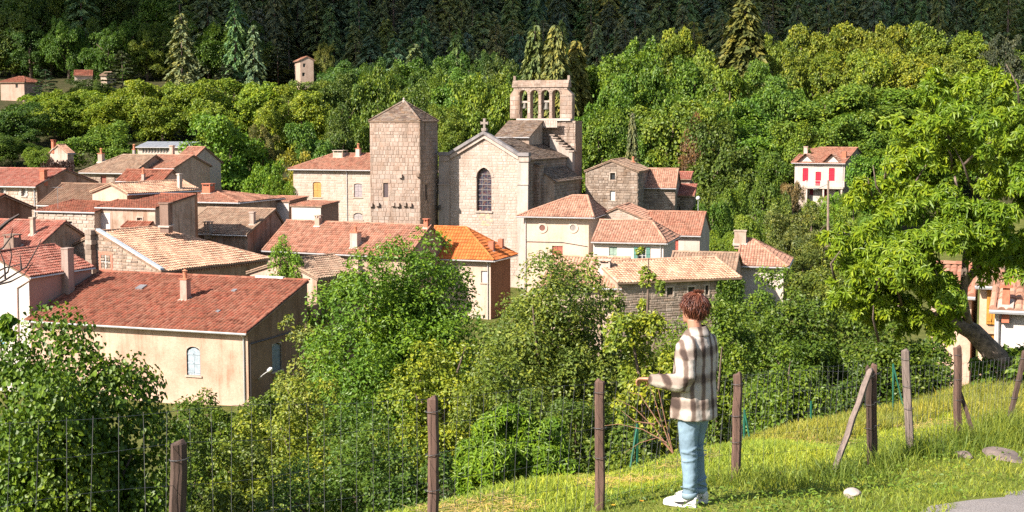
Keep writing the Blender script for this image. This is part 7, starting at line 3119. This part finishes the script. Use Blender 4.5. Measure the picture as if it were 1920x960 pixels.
    for (z, a, b_, cy) in tor:
        for j in range(k):
            w = 2 * math.pi * j / k
            cw, sw = math.cos(w), math.sin(w)
            fold = 1 + (.035 * math.sin(w * 5 + 1.3 + z * 3) + .02 * math.sin(w * 9 + z * 7)) * max(0, min(1, (1.36 - z) / .35))
            V.append((a * 1.08 * math.copysign(abs(cw) ** .82, cw) * fold, cy + b_ * 1.12 * math.copysign(abs(sw) ** .82, sw) * fold, z))
    nr = len(tor)
    mb.add(V, [[i * k + j, i * k + (j + 1) % k, (i + 1) * k + (j + 1) % k, (i + 1) * k + j] for i in range(nr - 1) for j in range(k)])
    mb.add(V[:k], [list(range(k))[::-1]])
    mb.add(V[-k:], [list(range(k))])
    mb.tube([(-.135, -.012, 1.385), (-.195, -.018, 1.355), (-.238, -.032, 1.23), (-.262, -.045, 1.12), (-.262, -.02, 1.075), (-.250, .08, 1.062), (-.236, .17, 1.060), (-.222, .25, 1.062)], [.075, .092, .088, .086, .084, .074, .064, .055], 18)
    mb.tube([(.135, -.012, 1.385), (.195, -.018, 1.355), (.230, -.025, 1.23), (.248, -.02, 1.11), (.244, .02, 1.07), (.215, .12, 1.045), (.178, .22, 1.025)], [.075, .090, .082, .076, .072, .062, .052], 18)
    for (z0, ph) in ((1.30, .2), (1.22, 1.0), (1.14, .5)):        # sleeve creases
        c = np.array((-.24, -.03, z0))
        mb.tube([c + np.array((.082 * math.cos(w), .082 * math.sin(w), .03 * math.sin(w + ph))) for w in np.linspace(3.0, 6.0, 7)], [.002, .007, .009, .010, .009, .007, .002], 6)
    shirt = add(mb, 'overshirt', m_plaid())
    remeshed(shirt, .0095, 2, (.075, .020))
    plaid2 = shirt.data.materials[0]
    # collar, folded over
    mb = MB()
    k = 28
    V = []
    prof = [(.074, 1.435), (.070, 1.49), (.074, 1.512), (.088, 1.505), (.112, 1.462), (.122, 1.435), (.108, 1.43), (.090, 1.45)]
    for (r_, z) in prof:
        for j in range(k):
            w = 2 * math.pi * j / k
            fr = max(0, math.sin(w))
            V.append((r_ * 1.12 * math.cos(w), -.008 + r_ * 1.02 * math.sin(w), z - .045 * fr))
    F = [[i * k + j, i * k + (j + 1) % k, ((i + 1) % len(prof)) * k + (j + 1) % k, ((i + 1) % len(prof)) * k + j] for i in range(len(prof)) for j in range(k)]
    mb.add(V, F)
    co = add(mb, 'collar', plaid2, shirt)
    ss = co.modifiers.new('subdivision', 'SUBSURF')
    ss.levels = ss.render_levels = 2
    # cuff at the visible wrist
    mb = MB()
    mb.tube([(-.224, .235, 1.063), (-.214, .29, 1.062)], [.050, .046], 16)
    add(mb, 'cuff', plaid2, shirt)
    # yoke seam across the shoulders
    mb = MB()
    mb.tube([(-.17, -.075, 1.335), (-.09, -.127, 1.322), (0, -.138, 1.318), (.09, -.127, 1.322), (.17, -.075, 1.335)], .004, 5)
    add(mb, 'yoke_seam', plaid2, shirt)
    # ---- shoes
    leather = m_plain('white leather', (.66, .64, .62), .45, 0, .08)
    for s in (-1, 1):
        mb = MB()
        cx = s * .10
        sp = [(-.085, .026, .030, .06), (-.075, .034, .045, .062), (-.04, .038, .055, .068), (.0, .040, .058, .070), (.05, .044, .050, .062), (.11, .049, .038, .050), (.16, .047, .029, .042), (.195, .036, .022, .036), (.212, .016, .012, .030)]
        loft(mb, [((cx + s * .012 * (y + .08) * 3, y, zc), X, Z, a, h, .85) for y, a, h, zc in sp], 18)
        sh = add(mb, 'shoe', leather)
        ss = sh.modifiers.new('subdivision', 'SUBSURF')
        ss.levels = ss.render_levels = 1
        mb = MB()
        loft(mb, [((cx + s * .012 * (y + .08) * 3, y, .014), X, Z, a + .004, .015, .6) for y, a, h, zc in sp], 18)
        add(mb, 'sole', m_plain('sole', (.58, .56, .54), .6), sh)
        # black curved mark on the outer side
        mb = MB()
        pts = []
        for t in np.linspace(0, 1, 10):
            y = -.055 + .155 * t
            z = .072 - .055 * math.sin(t * 2.2 + .35) ** 2 + .028 * t if False else .078 - .045 * (1 - (1 - t) ** 2) + .0 * t
            if t > .6:
                z += (t - .6) * .03
            a = np.interp(y, [q[0] for q in sp], [q[1] for q in sp])
            pts.append((cx + s * .012 * (y + .08) * 3 + s * (a + .0015), y, z))
        wv = [.002, .004, .006, .008, .010, .011, .0105, .009, .006, .002]
        V = []
        for p, w in zip(pts, wv):
            V += [(p[0], p[1], p[2] - w), (p[0], p[1], p[2] + w), (p[0] - s * .004, p[1], p[2] + w), (p[0] - s * .004, p[1], p[2] - w)]
        F = []
        for i in range(9):
            for j in range(4):
                F.append([i * 4 + j, i * 4 + (j + 1) % 4, (i + 1) * 4 + (j + 1) % 4, (i + 1) * 4 + j])
        mb.add(V, F)
        add(mb, 'side_mark', paint((.03, .03, .03)), sh, False)
        mb = MB()
        for q in range(4):
            y = .045 + q * .022
            mb.tube([(cx - .02 + s * .012 * (y + .08) * 3, y, .102 - q * .009), (cx + .02 + s * .012 * (y + .08) * 3, y + .006, .102 - q * .009)], .004, 5)
        add(mb, 'laces', paint((.7, .68, .66)), sh)
    return root


build_man()


# ------------------------------------------------------------------ street lamp on the farmhouse's shaded wall
def build_lamp():
    f = FARM.F['R']
    u, z = f.uz(483, 712)
    root = thing('street_lamp', f.pt(u, z, .1), 'white street lamp head on a thin arm off the shaded farmhouse wall', 'street lamp')
    b = A3(f.pt(u, z, .02))
    h = A3(P(503, 696, b[1] - 1.6))
    mb = MB()
    mb.tube([b, b + (h - b) * .5 + np.array((0, 0, .05)), h], .035, 6)
    mb.build('arm', paint((.68, .67, .66)), root)
    d = (h - b) / np.linalg.norm(h - b)
    mb = MB()
    mb.tube([h - d * .05, h + d * .12, h + d * .45, h + d * .7], [.05, .13, .14, .04], 10)
    mb.build('lamp_head', paint((.74, .74, .74)), root, True)


build_lamp()

for _o in bpy.data.objects:
    if '_root' in _o:
        del _o['_root']
